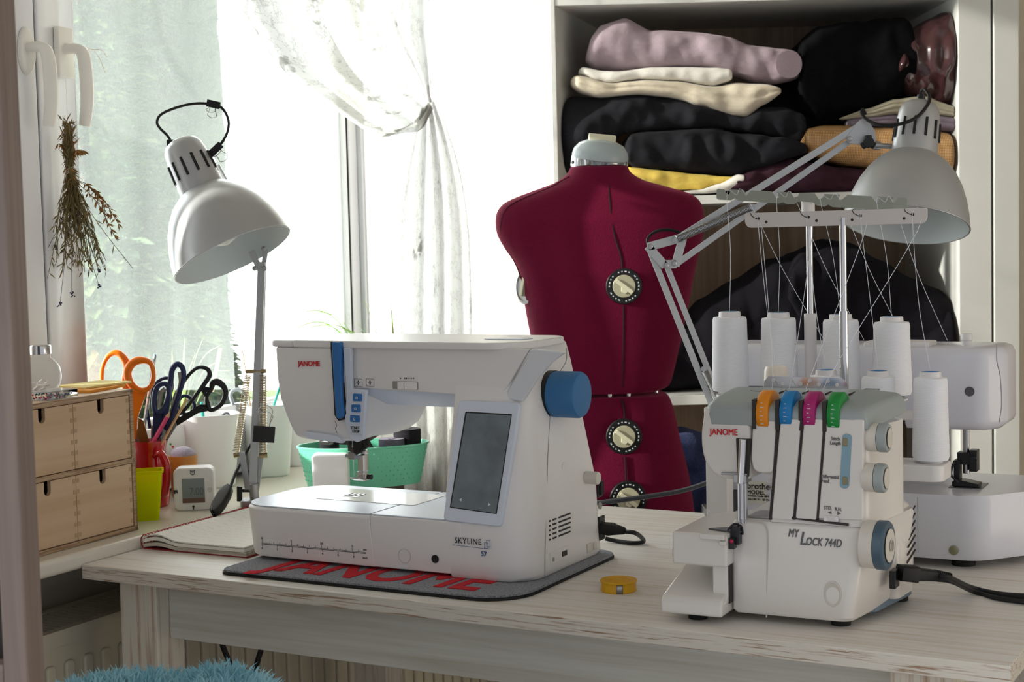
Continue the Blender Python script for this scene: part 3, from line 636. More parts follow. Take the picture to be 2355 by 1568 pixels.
# grey cap with hollowed grip at the right
cap_prof = [(.004, .208), (.002, .222), (.006, .2305), (.018, .2345), (.06, .2395), (.118, .2425), (.134, .239), (.142, .228), (.142, .220), (.07, .213)]
cap_prof = [(v if v < .03 else .03+(v-.03)*.76, z) for v, z in cap_prof]
secs = []
uc = G.v(1617, 950, .004)[0]
for u, sc in ((uc+.0, .80), (uc+.003, .93), (uc+.010, 1.0), (-.05, 1.0), (.002, 1.0)):
    secs.append([(u if sc == 1 else u, .07+(v-.07)*(sc if sc < 1 else 1), .208+(z-.208)*sc) for v, z in cap_prof])
secs.append([(.011+TB*v, .07+(v-.07)*.98, .208+(z-.208)*.93) for v, z in cap_prof]); secs.append([(.0165+TB*v, .07+(v-.07)*.94, .208+(z-.208)*.72) for v, z in cap_prof])
m2 = MB(); m2.loft(secs); cap = m2.build('top_cover', GREYP, sg, ang=50, bevel=.002, seg=2)
# coloured tension dials
for i, (px, nm, col) in enumerate(((1749, 'orange', (232, 140, 20)), (1803, 'blue', (20, 125, 190)), (1857, 'magenta', (172, 30, 110)), (1912, 'green', (20, 140, 60)))):
    u = G.v(px, 945, .0)[0]; m_ = plastic(nm+'_dial', *col, .4)
    m2 = MB(); m2.lathe([(.0235, 0), (.0245, .001), (.0245, .0128), (.0235, .0138)], zmat((u-.0055, .0235, .2225), (1, 0, 0)), 64); dd = m2.build('tension_dial', m_, sg, ang=50); dd['label'] = nm+' tension dial'
    m2 = MB()
    for k in range(7):
        a = radians(150+k*11); m2.box((u-.0005, .0235+.0247*cos(a)-.0003, .2225+.0247*sin(a)-.0003), (u+.0015+(k % 2)*.0015, .0235+.0247*cos(a)+.0003, .2225+.0247*sin(a)+.0003))
    m2.build('dial_marks', PALE, dd, smooth=False)
    m2 = MB(); m2.box((u-.0105, -.0003+.0015, .206), (u-.0060, .04, .2385)); m2.build('dial_slot', SLOTM, sg, bevel=.0005)
    m2 = MB(); m2.box((u+.004, .055, .2385), (u+.0052, .080, .2418)); m2.build('thread_notch', SLOTM, sg)
# sculpted ridges on the cap
m2 = MB(); u = G.v(1722, 905, .05)[0]; m2.lathe([(.0085, 0), (.0085, .0006), (.006, .0004), (0, .0002)], Matrix.Translation((u+.004, .075, .2405)) @ Matrix.Diagonal((1.2, .8, 1, 1)), 24); m2.build('cap_hole', BLACK, sg)
m2 = MB()
for ua, w in ((uc+.018, .016), (-.012, .016)):
    for a, b in (((ua, .045), (ua, .115)), ((ua+w, .045), (ua+w, .115)), ((ua, .045), (ua+w, .045)), ((ua, .115), (ua+w, .115))): m2.tube([(a[0], a[1], .2384+(a[1]-.06)*.055), (b[0], b[1], .2384+(b[1]-.06)*.055)], .0006, 5)
m2.build('cap_outline', plastic('cap_line', 115, 122, 122, .5), sg)
# chrome guide plate with eyelets
u0 = G.v(1757, 895, .105)[0]; u1 = G.v(1955, 905, .105)[0]
m2 = MB(); m2.uz([(u0, .240), (u0+.001, .249), (u0+.006, .2545), (u1-.010, .2545), (u1-.004, .250), (u1, .238)], .104, .1052); gp = m2.build('thread_guide_plate', CHROME, sg)
m2 = MB()
for i in range(8):
    u = u0+.012+(u1-u0-.02)*i/7.6; z = .2505 if i % 2 == 0 else .2465; m2.lathe([(.0022, 0), (.0022, .0006), (0, .0006)], zmat((u, .104, z), (0, -1, 0)), 14)
m2.build('eyelet', WHITE, gp)
# lettering
u, z = G.v(1632, 999, .003); text('lettering', 'JANOME', .0098, RED, sg, (u, .0036, z), (1, 0, 0), (0, 0, 1), bold=.03, width=G.v(1697, 999, .003)[0]-u)
GREYT = plastic('grey_print', 95, 96, 98, .5)
u, z = G.v(1811, 1234, 0); text('lettering', 'MY', .0125, GREYT, sg, (u, .0012, z), (1, 0, 0), (0, 0, 1), bold=.02, shear=.25, width=.0125)
text('lettering', 'L', .0205, GREYT, sg, (u+.0125, .0012, z-.008), (1, 0, 0), (0, 0, 1), bold=.016, shear=.25, width=.0075)
text('lettering', 'OCK 744D', .0125, GREYT, sg, (u+.0195, .0012, z-.0080), (1, 0, 0), (0, 0, 1), bold=.02, shear=.25, width=G.v(1933, 1250, 0)[0]-u-.0195)
for s, px, py in (('Stitch', 1911, 1012), ('Length', 1909, 1022), ('Differential', 1888, 1099), ('Feed', 1889, 1109), ('STD.', 1895, 1171), ('R.H.', 1920, 1174)):
    u, z = G.v(px, py, .002); text('lettering', s, .0056, GREYT, sg, (u, .0014, z), (1, 0, 0), (0, 0, 1), sx=.78, bold=.01)
m2 = MB(); u, z = G.v(1904, 1178, .002); m2.uz([(u, z), (u+.004, z+.0018), (u+.004, z-.0018)], .0012, .0018); u, z = G.v(1926, 1180, .002); m2.uz([(u+.004, z), (u, z+.0018), (u, z-.0018)], .0012, .0018); m2.build('arrow_marks', GREYT, sg)
# pale blue window with two setting marks
PB = plastic('pale_blue_window', 130, 165, 180, .25)
(a0, b1), (a1, b0) = G.v(1935, 997, .0), G.v(1953, 1124, .0)
m2 = MB(); m2.uz([(a+.0028*(1 if b > (b0+b1)/2 else -.2), b) for a, b in rot_rect(a0-.002, b0, a1, b1, .0044, 6)], .0005, .004); wd = m2.build('setting_window', PB, sg, bevel=.0006)
for py in (1017, 1106):
    u, z = G.v(1944, py, .0); m2 = MB(); m2.box((u-.003, -.0008, z-.004), (u+.0025, .002, z+.0045)); m2.build('setting_mark', plastic('khaki_plastic', 140, 132, 100, .4), wd, bevel=.0008)
(a0, b1), (a1, b0) = G.v(1895, 1186, 0), G.v(1928, 1200, 0)
m2 = MB(); m2.box((a0, -.001, b0), (a1, .004, b1)); 
for k in range(6): m2.box((a0+.004+k*.0017, -.0018, b0+.001), (a0+.0048+k*.0017, -.001, b1-.001))
m2.build('slide_switch', WHITE, sg, bevel=.0004)
(a0, b1), (a1, b0) = G.v(1787, 1195, 0), G.v(1950, 1211, 0); m2 = MB(); m2.uz([(a0, b0+.0055), (a1, b0+.0005), (a1, b0+.0028), (a0, b0+.0078)], .0012, .006); m2.build('cover_gap', SLOTM, sg)
# thumb recess
u, z = G.v(1915, 1366, 0); Mo = Matrix.Translation((u, .0022, z)) @ Matrix.Rotation(pi/2, 4, 'X') @ Matrix.Diagonal((1, 1.45, 1, 1))
m2 = MB(); m2.lathe([(.0098, .0015), (.0098, .0025), (.0088, .0028), (.0070, .0016), (0, .0012)], Mo, 36); m2.build('thumb_recess', plastic('recess_beige', 205, 198, 190, .3), sg)
# seam round the looper cover
m2 = MB(); pts = [G.v(*p, -.0) for p in ((1700, 1197), (1745, 1200), (1760, 1210), (1765, 1235), (1764, 1300), (1762, 1420))]
m2.tube(smooth_pts([(a, .0012, b) for a, b in pts], 5), .0009, 6); m2.build('cover_seam', plastic('seam_beige', 196, 190, 184, .4), sg)
# dials on the right side
def side_dial(px, py, r, L, cap_m, name, rim):
    p = gs(px, py, L); d = Vector((1, -TB*.3, 0)).normalized(); b = p - d*L
    m = MB(); m.lathe([(r*.97, 0), (r*.97, L*.55)], zmat(b-d*.004, d), 36); k = m.build(name, IVORY, sg)
    m = MB(); m.lathe([(r, 0), (r, L*.35), (r*.94, L*.42), (r*.72, L*.44), (r*.7, L*.40), (0, L*.40)], zmat(b+d*(L*.5-.002), d), 36); m.build('dial_cap', cap_m, k)
    m = MB(); m.lathe([(r*.68, 0), (0, .001)], zmat(b+d*(L*.9), d), 30); m.build('dial_face', IVORY, k)
    return k, b+d*(L*.95)
side_dial(2052, 1007, .0158, .022, GREYP, 'stitch_dial', 0); side_dial(2045, 1100, .0158, .022, GREYP, 'feed_dial', 0)
hw, hc = side_dial(2053, 1255, .0265, .026, plastic('slate_plastic', 70, 92, 108, .4), 'handwheel', 0)
m2 = MB(); m2.lathe([(.006, 0), (.006, .0012), (0, .0015)], zmat(hc, (1, -.05, 0)), 20); m2.build('handwheel_screw', CHROME, hw)
# vents, switch and inlet on the motor housing
for i in range(7):
    z = .098-i*.0085; m2 = MB(); m2.tube([(.0302, .142-.002*i, z-.005), (.0318, .163, z+.004)], .0010, 6); m2.build('vent_slot', SLOTM, sg)
p = gs(2062, 1330, .004); m2 = MB(); m2.box((p.x-.006, p.y-.010, p.z-.010), (p.x+.001, p.y+.010, p.z+.010)); m2.build('power_inlet', BLACK, sg, bevel=.001); GIN = G.world(p.x+.002, p.y+.004, p.z+.006)
# left: cloth plate, waste tray flap
m2 = MB(); 
m2.uv([(-.197, -.020), (uL_+.001, -.020), (uL_+.001, .150), (-.150, .150), (-.197, .10)], .054, .0905); m2.build('cloth_plate', CREAMW, sg, bevel=.003, seg=4)
m2 = MB(); m2.vz([(-.012, .022), (-.012, .056), (.05, .056), (.05, .012), (-.026, .012)], -.153, uL_-.001); m2.build('flap_neck', CREAMW, sg, bevel=.002)
m2 = MB(); m2.vz([(-.030, .0), (-.030, .0145), (-.026, .0195), (.050, .040), (.120, .042), (.120, .0)], -.208, uL_-.002); m2.build('waste_tray', CREAMW, sg, bevel=.0035, seg=4)
m2 = MB(); m2.box((-.188, .045, .03), (-.150, .13, .056)); m2.build('inner_wall', CREAMW, sg, bevel=.002)
m2 = MB(); (a0, b1), (a1, b0) = G.v(1611, 1226, -.022), G.v(1668, 1242, -.022); m2.box((a0, -.026, b0), (a1, -.018, b1)); m2.box((a0+.022, -.0245, b0-.006), (a0+.030, -.018, b0-.001)); m2.build('flap_lip', CREAMW, sg, bevel=.0012)
u, z = G.v(1544, 1262, .02); m2 = MB(); m2.lathe([(.0075, 0), (.0085, .006), (.0075, .010), (0, .0105)], zmat((-.196, .01, z), (-1, 0, 0)), 24); m2.build('flap_knob', CREAMW, sg)
m2 = MB(); m2.box((uL_-.0012, -.010, .012), (uL_+.0003, .0, .085)); m2.build('flap_gap', SLOTM, sg)
for (u, v) in ((-.175, .0), (-.175, .09), (-.02, .03), (.012, .165)):
    m2 = MB(); m2.cyl((u, v, -.0098), (u, v, .0005), .011, 20); m2.build('rubber_foot', RUBBER, sg)
# presser bar, foot and loopers
pa, pb = G.v(1707, 1010, .0), G.v(1700, 1098, .0); m2 = MB(); m2.uz([G.v(*p, .0) for p in ((1690, 1008), (1725, 1010), (1720, 1098), (1693, 1092))], .0030, .006); m2.build('bar_recess', SLOTM, sg, bevel=.001)
m2 = MB(); m2.cyl((pa[0]+.001, -.0005, pa[1]), (pb[0]+.002, -.0005, pb[1]-.006), .0042, 16, r2=.0040); m2.build('presser_bar', CHROME, sg)
pc = G.v(1706, 1110, .006); m2 = MB(); m2.box((pc[0]-.007, -.002, pc[1]+.001), (pc[0]+.008, .016, pc[1]+.010)); m2.box((pc[0]-.022, .0, pc[1]+.009), (pc[0]+.008, .012, pc[1]+.0115)); m2.build('foot_clamp', STEEL, sg, bevel=.0006)
m2 = MB(); m2.box((pc[0]-.004, .002, .100), (pc[0]+.006, .008, pc[1]+.002)); m2.cyl((pc[0]-.002, .0, .096), (pc[0]-.002, .0, pc[1]), .0012, 8); m2.cyl((pc[0]+.003, -.001, .100), (pc[0]+.003, -.001, pc[1]), .0010, 8); m2.build('presser_foot', CHROME, sg, bevel=.0005)
m2 = MB(); pd = G.v(1690, 1210, -.004)
m2.uv([(pd[0]-.034, .004), (pd[0]-.008, .022), (pd[0]+.008, .022), (pd[0]+.006, -.004), (pd[0]-.012, -.004)], .0905, .0925); m2.build('needle_plate', plastic('dark_metal_plate', 92, 94, 98, .35), sg, bevel=.0005)
m2 = MB(); m2.box((pd[0]-.004, -.008, .078), (pd[0]+.006, .010, .0985)); m2.box((pd[0]-.010, -.014, .074), (pd[0]+.002, -.004, .086)); m2.tube(smooth_pts([(pd[0]-.006, -.012, .094), (pd[0], -.006, .101), (pd[0]+.006, .0, .097), (pd[0]+.007, .002, .088)], 4), .0014, 6); m2.build('looper', plastic('gunmetal', 48, 48, 52, .3, metal=.6), sg, bevel=.0006)
m2 = MB(); m2.ball((pd[0]-.0005, -.0145, .083), .0022); m2.build('looper_mark', plastic('pink_mark', 190, 30, 80, .4), sg)
m2 = MB(); m2.box((um-.03, .02, .1035), (um-.004, .06, .106)); m2.build('blade_guard', STEEL, sg, bevel=.0006)

# ---------------------------------------------------------------- overlocker thread stand
VS = .20
st = empty('thread_stand', G, 'telescopic thread stand with white plastic guide bar on a chrome pole behind the overlock machine', 'thread stand')
zt_ = .137; m2 = MB(); m2.uv(rot_rect(-.16, VS-.030, .062, VS+.030, .014, 6), zt_-.008, zt_+.011); m2.build('tray', WHITE, st, bevel=.002)
m2 = MB(); m2.box((-.06, VS-.01, -.0095), (-.04, VS+.01, zt_)); m2.build('support_post', WHITE, st, bevel=.002)
up_, _z = G.v(1940, 700, VS); ztop = G.v(1940, 500, VS)[1]
m2 = MB(); m2.cyl((up_, VS, zt_+.01), (up_, VS, G.v(1942, 715, VS)[1]), .0052, 20); m2.cyl((up_, VS, .2), (up_, VS, ztop), .0040, 20); m2.build('pole', CHROME, st)
(a0, b1), (a1, b0) = G.v(1714, 487, VS), G.v(2133, 514, VS); zb = (G.v(1920, 519, VS)[1], G.v(1920, 484, VS)[1])
m2 = MB(); m2.uz(rot_rect(a0, zb[0], a1, zb[1], [.008, .008, .002, .002], 5), VS-.002, VS+.002); bar = m2.build('guide_bar', plastic('bar_plastic', 214, 206, 202, .45), st, bevel=.0006)
m2 = MB(); HK = []
for px in (1745, 1860, 1980, 2100):
    u = G.v(px, 497, VS)[0]; z = (zb[0]+zb[1])/2+.002; HK.append((u, z)); m2.lathe([(.0020, 0), (0, .0003)], zmat((u, VS-.0021, z), (0, -1, 0)), 12)
    m2.tube([(u-.010, VS-.0021, zb[1]-.0003), (u-.008, VS-.0022, z+.003), (u-.003, VS-.0022, z), (u, VS-.0022, z)], .0005, 5); m2.lathe([(.0018, 0), (0, .0003)], zmat((u+.010*(1 if px < 1900 else -1), VS-.0021, z-.0045), (0, -1, 0)), 12)
m2.build('guide_holes', SLOTM, bar)
THREAD = plastic('white_thread', 226, 230, 240, .7, sheen=.3)
def thread_mat():
    m = bpy.data.materials.new('wound_thread'); m.use_nodes = True; nt = m.node_tree; b = nt.nodes['Principled BSDF']; b.inputs['Roughness'].default_value = .75; b.inputs['Base Color'].default_value = C(246, 247, 252)
    tc = nt.nodes.new('ShaderNodeTexCoord'); mp = nt.nodes.new('ShaderNodeMapping'); mp.inputs['Scale'].default_value = (1, 1, 1); mp.inputs['Rotation'].default_value = (radians(8), 0, 0); nt.links.new(tc.outputs['Object'], mp.inputs[0])
    w = nt.nodes.new('ShaderNodeTexWave'); w.bands_direction = 'Z'; w.inputs['Scale'].default_value = 260; w.inputs['Distortion'].default_value = 3; w.inputs['Detail'].default_value = 2; nt.links.new(mp.outputs[0], w.inputs[0])
    bp = nt.nodes.new('ShaderNodeBump'); bp.inputs['Strength'].default_value = .35; bp.inputs['Distance'].default_value = .0006; nt.links.new(w.outputs[1], bp.inputs['Height']); nt.links.new(bp.outputs[0], b.inputs['Normal']); return m
WOUND = thread_mat()
CONEBLUE = plastic('blue_cone_tip', 30, 120, 190, .35); CONETEAL = plastic('teal_cone_tip', 40, 150, 190, .35)
def cone(fr, u, v, z, r, h, tip, label, group, name='thread_cone', holder=True):
    c = empty(name, label=label, cat='thread cone', group=group, loc=fr.world(u, v, z), rz=fr.yaw)
    m = MB(); m.lathe([(r*.93, 0), (r, .004), (r*.985, h*.25), (r*.93, h*.72), (r*.915, h*.93), (r*.87, h*.965), (r*.6, h*.975)], n=40); m.build('wound_thread', WOUND, c, ang=50)
    m = MB(); m.lathe([(r*.60, h*.96), (r*.575, h*1.035), (r*.52, h*1.04), (r*.50, h*1.0)], n=32, cap=False); m.build('cone_rim', WHITE, c)
    m = MB(); m.lathe([(r*.50, h*1.0), (r*.47, h*1.036), (r*.30, h*1.02), (r*.22, h*.98)], n=28, cap=False); m.build('cone_tip', tip, c)
    return c
xs = (1785, 1900, 2020, 2140); names = ('leftmost', 'second', 'third', 'rightmost'); CL = []
u4, zc4 = G.v(2140, 1062, VS); hgt = G.v(2140, 860, VS)[1]-zc4
for i, px in enumerate(xs):
    m2 = MB(); u = G.v(px, 900, VS)[0]; m2.lathe([(.014, zt_+.010), (.013, zt_+.0135), (.0035, zt_+.0142), (.0035, zt_+.03)], Matrix.Translation((u, VS, 0)), 24); m2.build('cone_pin', WHITE, st)
    if i: CL.append(cone(G, u, VS, zt_+.0145, .0212, hgt*.98-.002, CONEBLUE, ['', 'front row thread cone with blue tip just left of the chrome pole', 'white front row thread cone with blue tip just right of the chrome pole', 'white thread cone at the right end of the front row on the tray'][i], 'front row of thread cones'))
    else:
        cc = empty('thread_spool', label='thread spool under a milky plastic cap behind the overlock machine', cat='thread spool', loc=G.world(u, VS, zt_+.0145), rz=G.yaw)
        m = MB(); m.lathe([(.0135, 0), (.0135, hgt-.018)], n=28); m.build('wound_thread', WOUND, cc)
        m = MB(); m.lathe([(.0145, hgt-.022), (.0142, hgt-.002), (.012, hgt+.003), (.010, hgt+.002), (0, hgt+.001)], n=32); m.build('spool_cap', mat('milky_cap', C(238, 232, 218), .35, subs=.3), cc, ang=40); CL.append(cc)

# ================================================================ COVERSTITCH MACHINE seen from behind
_b = P(2250, 1296, 0.76); B = Fr(_b.x, _b.y, .762, -27)
LILACW = plastic('cool_gloss_white', 222, 222, 230, 0.18)
bm_ = empty('coverstitch_machine', B, 'glossy white sewing machine seen from behind at the right back corner of the desk', 'sewing machine')
m2 = MB(); bedp = [(-.345, 0), (0, 0), (.060, .075), (.075, .20), (-.345, .20)]
m2.loft([[(a*(1-i*.2)+(-.13)*i*.2, b+(.1-b)*i, z) for a, b in rq2(bedp, [.01, .022, .02, .02, .01])] for z, i in ((0, .03), (.006, 0), (.074, 0), (.082, .03))]); m2.build('bed', LILACW, bm_, ang=50)
m2 = MB(); u = B.v(2110, 1200, 0)[0]; m2.box((u, -.0003, .006), (u+.0008, .002, .078)); m2.build('bed_seam', plastic('seam_lilac', 160, 160, 168, .5), bm_)
screw(bm_, (B.v(2194, 1265, 0)[0], -.0008, B.v(2194, 1265, 0)[1]), (0, -1, 0), .006, plastic('khaki_metal', 150, 148, 120, .35, metal=.7))
# arm and head
ha, hb = B.v(2190, 900, .04)[0], B.v(2320, 900, .085)[0]
def harm(u0, u1, z0, z1, v0, v1, name, ch=.012):
    m = MB(); m.loft([[(a, b, z) for a, b in rq2([(u0, v0+i), (u1-i*.5-.024, v0+i), (u1-i, v0+.034), (u1-i, v1-i), (u0, v1-i)], [.003, .014, .014, .02, .01])] for z, i in ((z0, .010), (z0+.006, .002), (z0+.012, 0), (z1-.012, 0), (z1-.003, .004), (z1, .010))]); return m.build(name, LILACW, bm_, ang=50)
zb_ = B.v(2205, 990, .04)[1]; zt2 = B.v(2205, 800, .04)[1]
harm(-.10, hb, zb_, zt2, .04, .16, 'needle_head'); harm(-.345, -.09, .195, zt2, .04, .16, 'arm')
m2 = MB(); m2.loft([[(a, b, z) for a, b in rot_rect(-.345+.0, -.004, -.245, .165, .012, 5)] for z in (.012, .20)]); m2.build('pillar', LILACW, bm_, ang=40)
u, z = B.v(2230, 900, .04); m2 = MB(); m2.lathe([(.0062, 0), (.0062, .0006), (.004, .0004), (0, .0002)], zmat((u, .040, z), (0, -1, 0)), 24); m2.build('inspection_hole', plastic('hole_grey', 88, 86, 90, .6), bm_)
u = B.v(2223, 790, .08)[0]; m2 = MB(); m2.lathe([(.006, 0), (.006, .008), (.0075, .010), (.0075, .016), (.0065, .0175), (0, .018)], Matrix.Translation((u, .08, zt2-.002)), 24); m2.build('pressure_knob', WHITE, bm_)
m2 = MB(); uA, uB2 = B.v(1990, 790, .06)[0], B.v(2140, 790, .06)[0]; m2.box((uA, .05, zt2-.001), (uB2, .10, zt2+.006)); m2.build('top_slide', WHITE, bm_, bevel=.002)
pts = [hitp(B, x, y, (hb, 0, 0), (1, 0, 0)) for x, y in ((2292, 790), (2292, 830), (2300, 865), (2303, 930), (2298, 970))]; m2 = MB(); m2.tube(smooth_pts([(hb+.0002, p.y, p.z) for p in pts], 4), .0007, 5); m2.build('cover_seam', plastic('seam_lilac', 160, 160, 168, .5), bm_)
# needle bar and foot at the head
un = B.v(2222, 1040, .075)[0]; m2 = MB(); m2.cyl((un, .075, .10), (un, .075, zb_+.004), .0042, 16); m2.build('needle_bar', STEEL, bm_)
GUN = plastic('gunmetal', 48, 48, 52, .3, metal=.6)
m2 = MB(); m2.box((un-.010, .066, .112), (un+.008, .084, .128)); m2.box((un+.006, .062, .104), (un+.016, .080, .132)); m2.box((un-.014, .064, .088), (un-.006, .080, .118)); m2.uz([(un-.016, .084), (un+.018, .084), (un+.018, .088), (un-.004, .092), (un-.016, .090)], .062, .086)
m2.cyl((un+.012, .058, .120), (un+.012, .064, .120), .005, 12); m2.tube(smooth_pts([(un-.012, .06, .118), (un-.016, .058, .100), (un-.006, .058, .090)], 4), .0018, 6); m2.build('presser_foot', GUN, bm_, bevel=.001)
m2 = MB(); m2.box((un-.020, .06, .0815), (un+.022, .11, .083)); m2.build('needle_plate', plastic('dark_metal_plate', 92, 94, 98, .35), bm_)
m2 = MB(); 
for (u, v) in ((-.025, .035), (-.31, .03), (.02, .16)): 
    m2 = MB(); m2.cyl((u, v, -.0118), (u, v, .002), .015, 20); m2.build('rubber_foot', RUBBER, bm_)
# rating plate at the low left of the pillar and its socket
LAB = plastic('label_paper', 222, 218, 206, .6)
(a0, b1), (a1, b0) = B.v(1716, 1105, -.005), B.v(1764, 1160, -.005); m2 = MB(); m2.box((a0, -.0056, b0), (a1, -.0038, b1)); lb = m2.build('rating_label', LAB, bm_)
for s, sz, py in (('brother', .0115, 1123), ('MODEL', .0075, 1135), ('Product Code 884', .0040, 1141), ('220-230 V~  50 Hz', .0040, 1149)):
    text('lettering', s, sz, BLACK, lb, (a0+.001, -.0059, B.v(1720, py, -.005)[1]), (1, 0, 0), (0, 0, 1), bold=.02)
p = B.v(1676, 1140, -.01); m2 = MB(); m2.box((p[0]-.012, -.02, p[1]-.02), (p[0]+.010, -.002, p[1]+.008)); m2.cyl((p[0], -.0215, p[1]-.004), (p[0], -.02, p[1]-.004), .005, 14); m2.build('socket_block', plastic('charcoal', 52, 52, 56, .5), bm_, bevel=.001)
# its thread stand: notched steel bar, rear row of cones
G2 = Fr(G.o.x, G.o.y, .762, -27); VR2 = .305
st2 = empty('thread_stand', G2, 'thread stand with notched steel guide bar on a white and chrome pole', 'thread stand')
m2 = MB(); m2.box((-.27, VR2-.016, .183), (.012, VR2+.016, .192)); m2.build('tray', WHITE, st2, bevel=.002)
m2 = MB(); m2.box((-.27, VR2-.012, -.0115), (-.24, VR2+.012, .184)); m2.build('support_post', WHITE, st2, bevel=.002)
ub_ = G2.v(1862, 700, VR2+.01)[0]; zz1, zz2 = G2.v(1862, 722, VR2)[1], G2.v(1860, 455, VR2)[1]
m2 = MB(); m2.cyl((ub_, VR2+.012, .19), (ub_, VR2+.012, zz1), .0078, 20); m2.build('pole_sleeve', WHITE, st2)
m2 = MB(); m2.cyl((ub_, VR2+.012, .20), (ub_, VR2+.012, zz2), .0042, 20); m2.build('pole', CHROME, st2)
# notched plate traced as its own bent strip
tb = []; bb = []
e0 = G2.v(1648, 434, VR2); e1 = G2.v(2086, 455, VR2); Lb = e1[0]-e0[0]
def up(t, z): return (e0[0]+Lb*t, e0[1]+(e1[1]-e0[1])*t+z)
top = [(0.0, -.002), (.008, 0), (.04, 0), (.055, -.006), (.065, -.008), (.075, -.004), (.07, 0), (.15, 0), (.165, -.007), (.18, -.003), (.19, 0), (.30, 0), (.325, -.009), (.34, -.007), (.33, 0), (.40, 0), (.42, -.006), (.44, -.005), (.45, 0), (.53, 0), (.55, -.007), (.57, -.005), (.58, 0), (.66, -.0), (.65, -.006), (.67, -.006), (.70, 0), (.82, 0), (.845, -.008), (.86, -.006), (.855, 0), (.93, 0), (.92, -.006), (.94, -.006), (.955, 0), (.992, 0), (1.0, -.002)]
bot = [(1.0, -.014), (.99, -.016), (.90, -.016), (.88, -.013), (.86, -.016), (.62, -.016), (.60, -.013), (.58, -.016), (.54, -.015), (.52, -.011), (.44, -.011), (.42, -.015), (.38, -.015), (.36, -.013), (.34, -.015), (.18, -.014), (.16, -.014), (.12, -.014), (.10, -.011), (.08, -.014), (.01, -.014), (0, -.012)]
m2 = MB(); m2.uz([up(*q) for q in top+bot], VR2-.0008, VR2+.0008); m2.build('guide_bar', mat('galvanised_steel', C(165, 170, 158), .5, .6), st2)
u = ub_; m2 = MB(); m2.lathe([(.0085, -.016), (.0085, .002), (.006, .008), (0, .010)], Matrix.Translation((ub_, VR2+.008, zz2-.004)), 20); m2.build('pole_cap', WHITE, st2)
rx = (1679, 1791, 1934, 2051); ty = (716, 718, 722, 728); by = (888, 898, 903, 906); CR = []
for i, px in enumerate(rx):
    u = G2.v(px, 800, VR2)[0]; z0 = G2.v(px, by[i], VR2)[1]; z1 = G2.v(px, ty[i], VR2)[1]; z0 = .2135
    m2 = MB(); m2.lathe([(.016, .192), (.015, .205), (.019, .2065), (.019, .2085), (.004, .209), (.004, .2125)], Matrix.Translation((u, VR2, 0)), 24); m2.build('cone_holder', WHITE, st2)
    CR.append(cone(G2, u, VR2, z0, .0242, (z1-z0)/1.04, CONETEAL if i < 2 else CONEBLUE, ['large white thread cone at the left end of the rear row', 'large rear row thread cone just left of the white pole', 'large white thread cone behind the chrome pole in the rear row', 'large white thread cone at the right end of the rear row'][i], 'rear row of thread cones'))
def yarn(par, pts, r=.00034, k=5):
    inv = (Matrix.Translation(par.location) @ Matrix.Rotation(par.rotation_euler.z, 4, 'Z')).inverted()
    m = MB(); m.tube(smooth_pts([inv @ p for p in pts], k), r, 5); return m.build('loose_thread', THREAD, par)
for i, c in enumerate(CL):
    u = G.v(xs[i], 900, VS)[0]; hx = HK[i]; t0 = G.world(u, VS, zt_+.014+hgt*1.01)
    t1 = G.world(hx[0], VS-.004, hx[1]); w = random.uniform(-.004, .004)
    uD = G.v((1749, 1803, 1857, 1912)[i]+8, 900, .05)[0]
    yarn(c, [t0, t0.lerp(t1, .45)+Vector((w, .004, 0)), t1, t1+Vector((.004, -.006, -.02)), G.world(u0+.012+(u1-u0-.02)*i*2/7.6, .102, .2515), G.world(uD, .035, .2470)])
for i, c in enumerate(CR):
    u = G2.v(rx[i], 800, VR2)[0]; z1 = G2.v(rx[i], ty[i], VR2)[1]; a = up((.06, .33, .56, .85)[i], -.006); b_ = up((.16, .42, .66, .93)[i], -.005)
    t0 = G2.world(u, VR2, z1); t1 = G2.world(a[0], VR2-.002, a[1]); t2 = G2.world(b_[0], VR2-.002, b_[1])
    end = B.world(-.22+i*.055, .09, zt2+.006)
    yarn(c, [t0, t0.lerp(t1, .5)+Vector((.003, 0, .002)), t1, (t1+t2)/2+Vector((0, -.002, -.001)), t2, t2.lerp(end, .5)+Vector((-.004, 0, 0)), end])
# ================================================================ THINGS ON THE SILL
PLY = wood_mat('birch_face', C(222, 192, 158), C(206, 172, 136), 0.5, 0, 0.18, (0.35, 0.6), 0.02)
PLYE = wood_mat('plywood_edge', C(190, 160, 128), C(150, 118, 88), 0.6, 0, 3.0, (0.4, 0.55), 0.1)
JOINT = plastic('joint_brown', 192, 160, 124, .6)
_c1, _c2 = P(93, 1280, SILL_Z), P(318, 1218, SILL_Z)
K = Fr(_c2.x, _c2.y, SILL_Z, degrees(atan2(_c2.y-_c1.y, _c2.x-_c1.x)))
ch = empty('drawer_chest', K, 'small birch plywood chest of four mini drawers with finger notches on the sill', 'drawer chest')
CH = K.v(305, 895, 0)[1]; CW = .36; CD = .155; t_ = .007
m2 = MB()
for a, b in (((-CW, 0, 0), (0, CD, t_)), ((-CW, 0, CH-t_), (0, CD, CH)), ((-CW, 0, CH/2-t_/2), (0, CD, CH/2+t_/2)), ((-t_, 0, 0), (0, CD, CH)), ((-CW, 0, 0), (-CW+t_, CD, CH)), ((-CW, CD-.004, 0), (0, CD, CH))): m2.box(a, b)
m2.build('carcass', PLYE, ch, bevel=.0006, seg=2)
m2 = MB(); m2.box((-CW+.001, .001, CH), (-.001, CD-.001, CH+.0006)); m2.build('top_face', PLY, ch)
us = K.v(172, 1000, 0)[0]
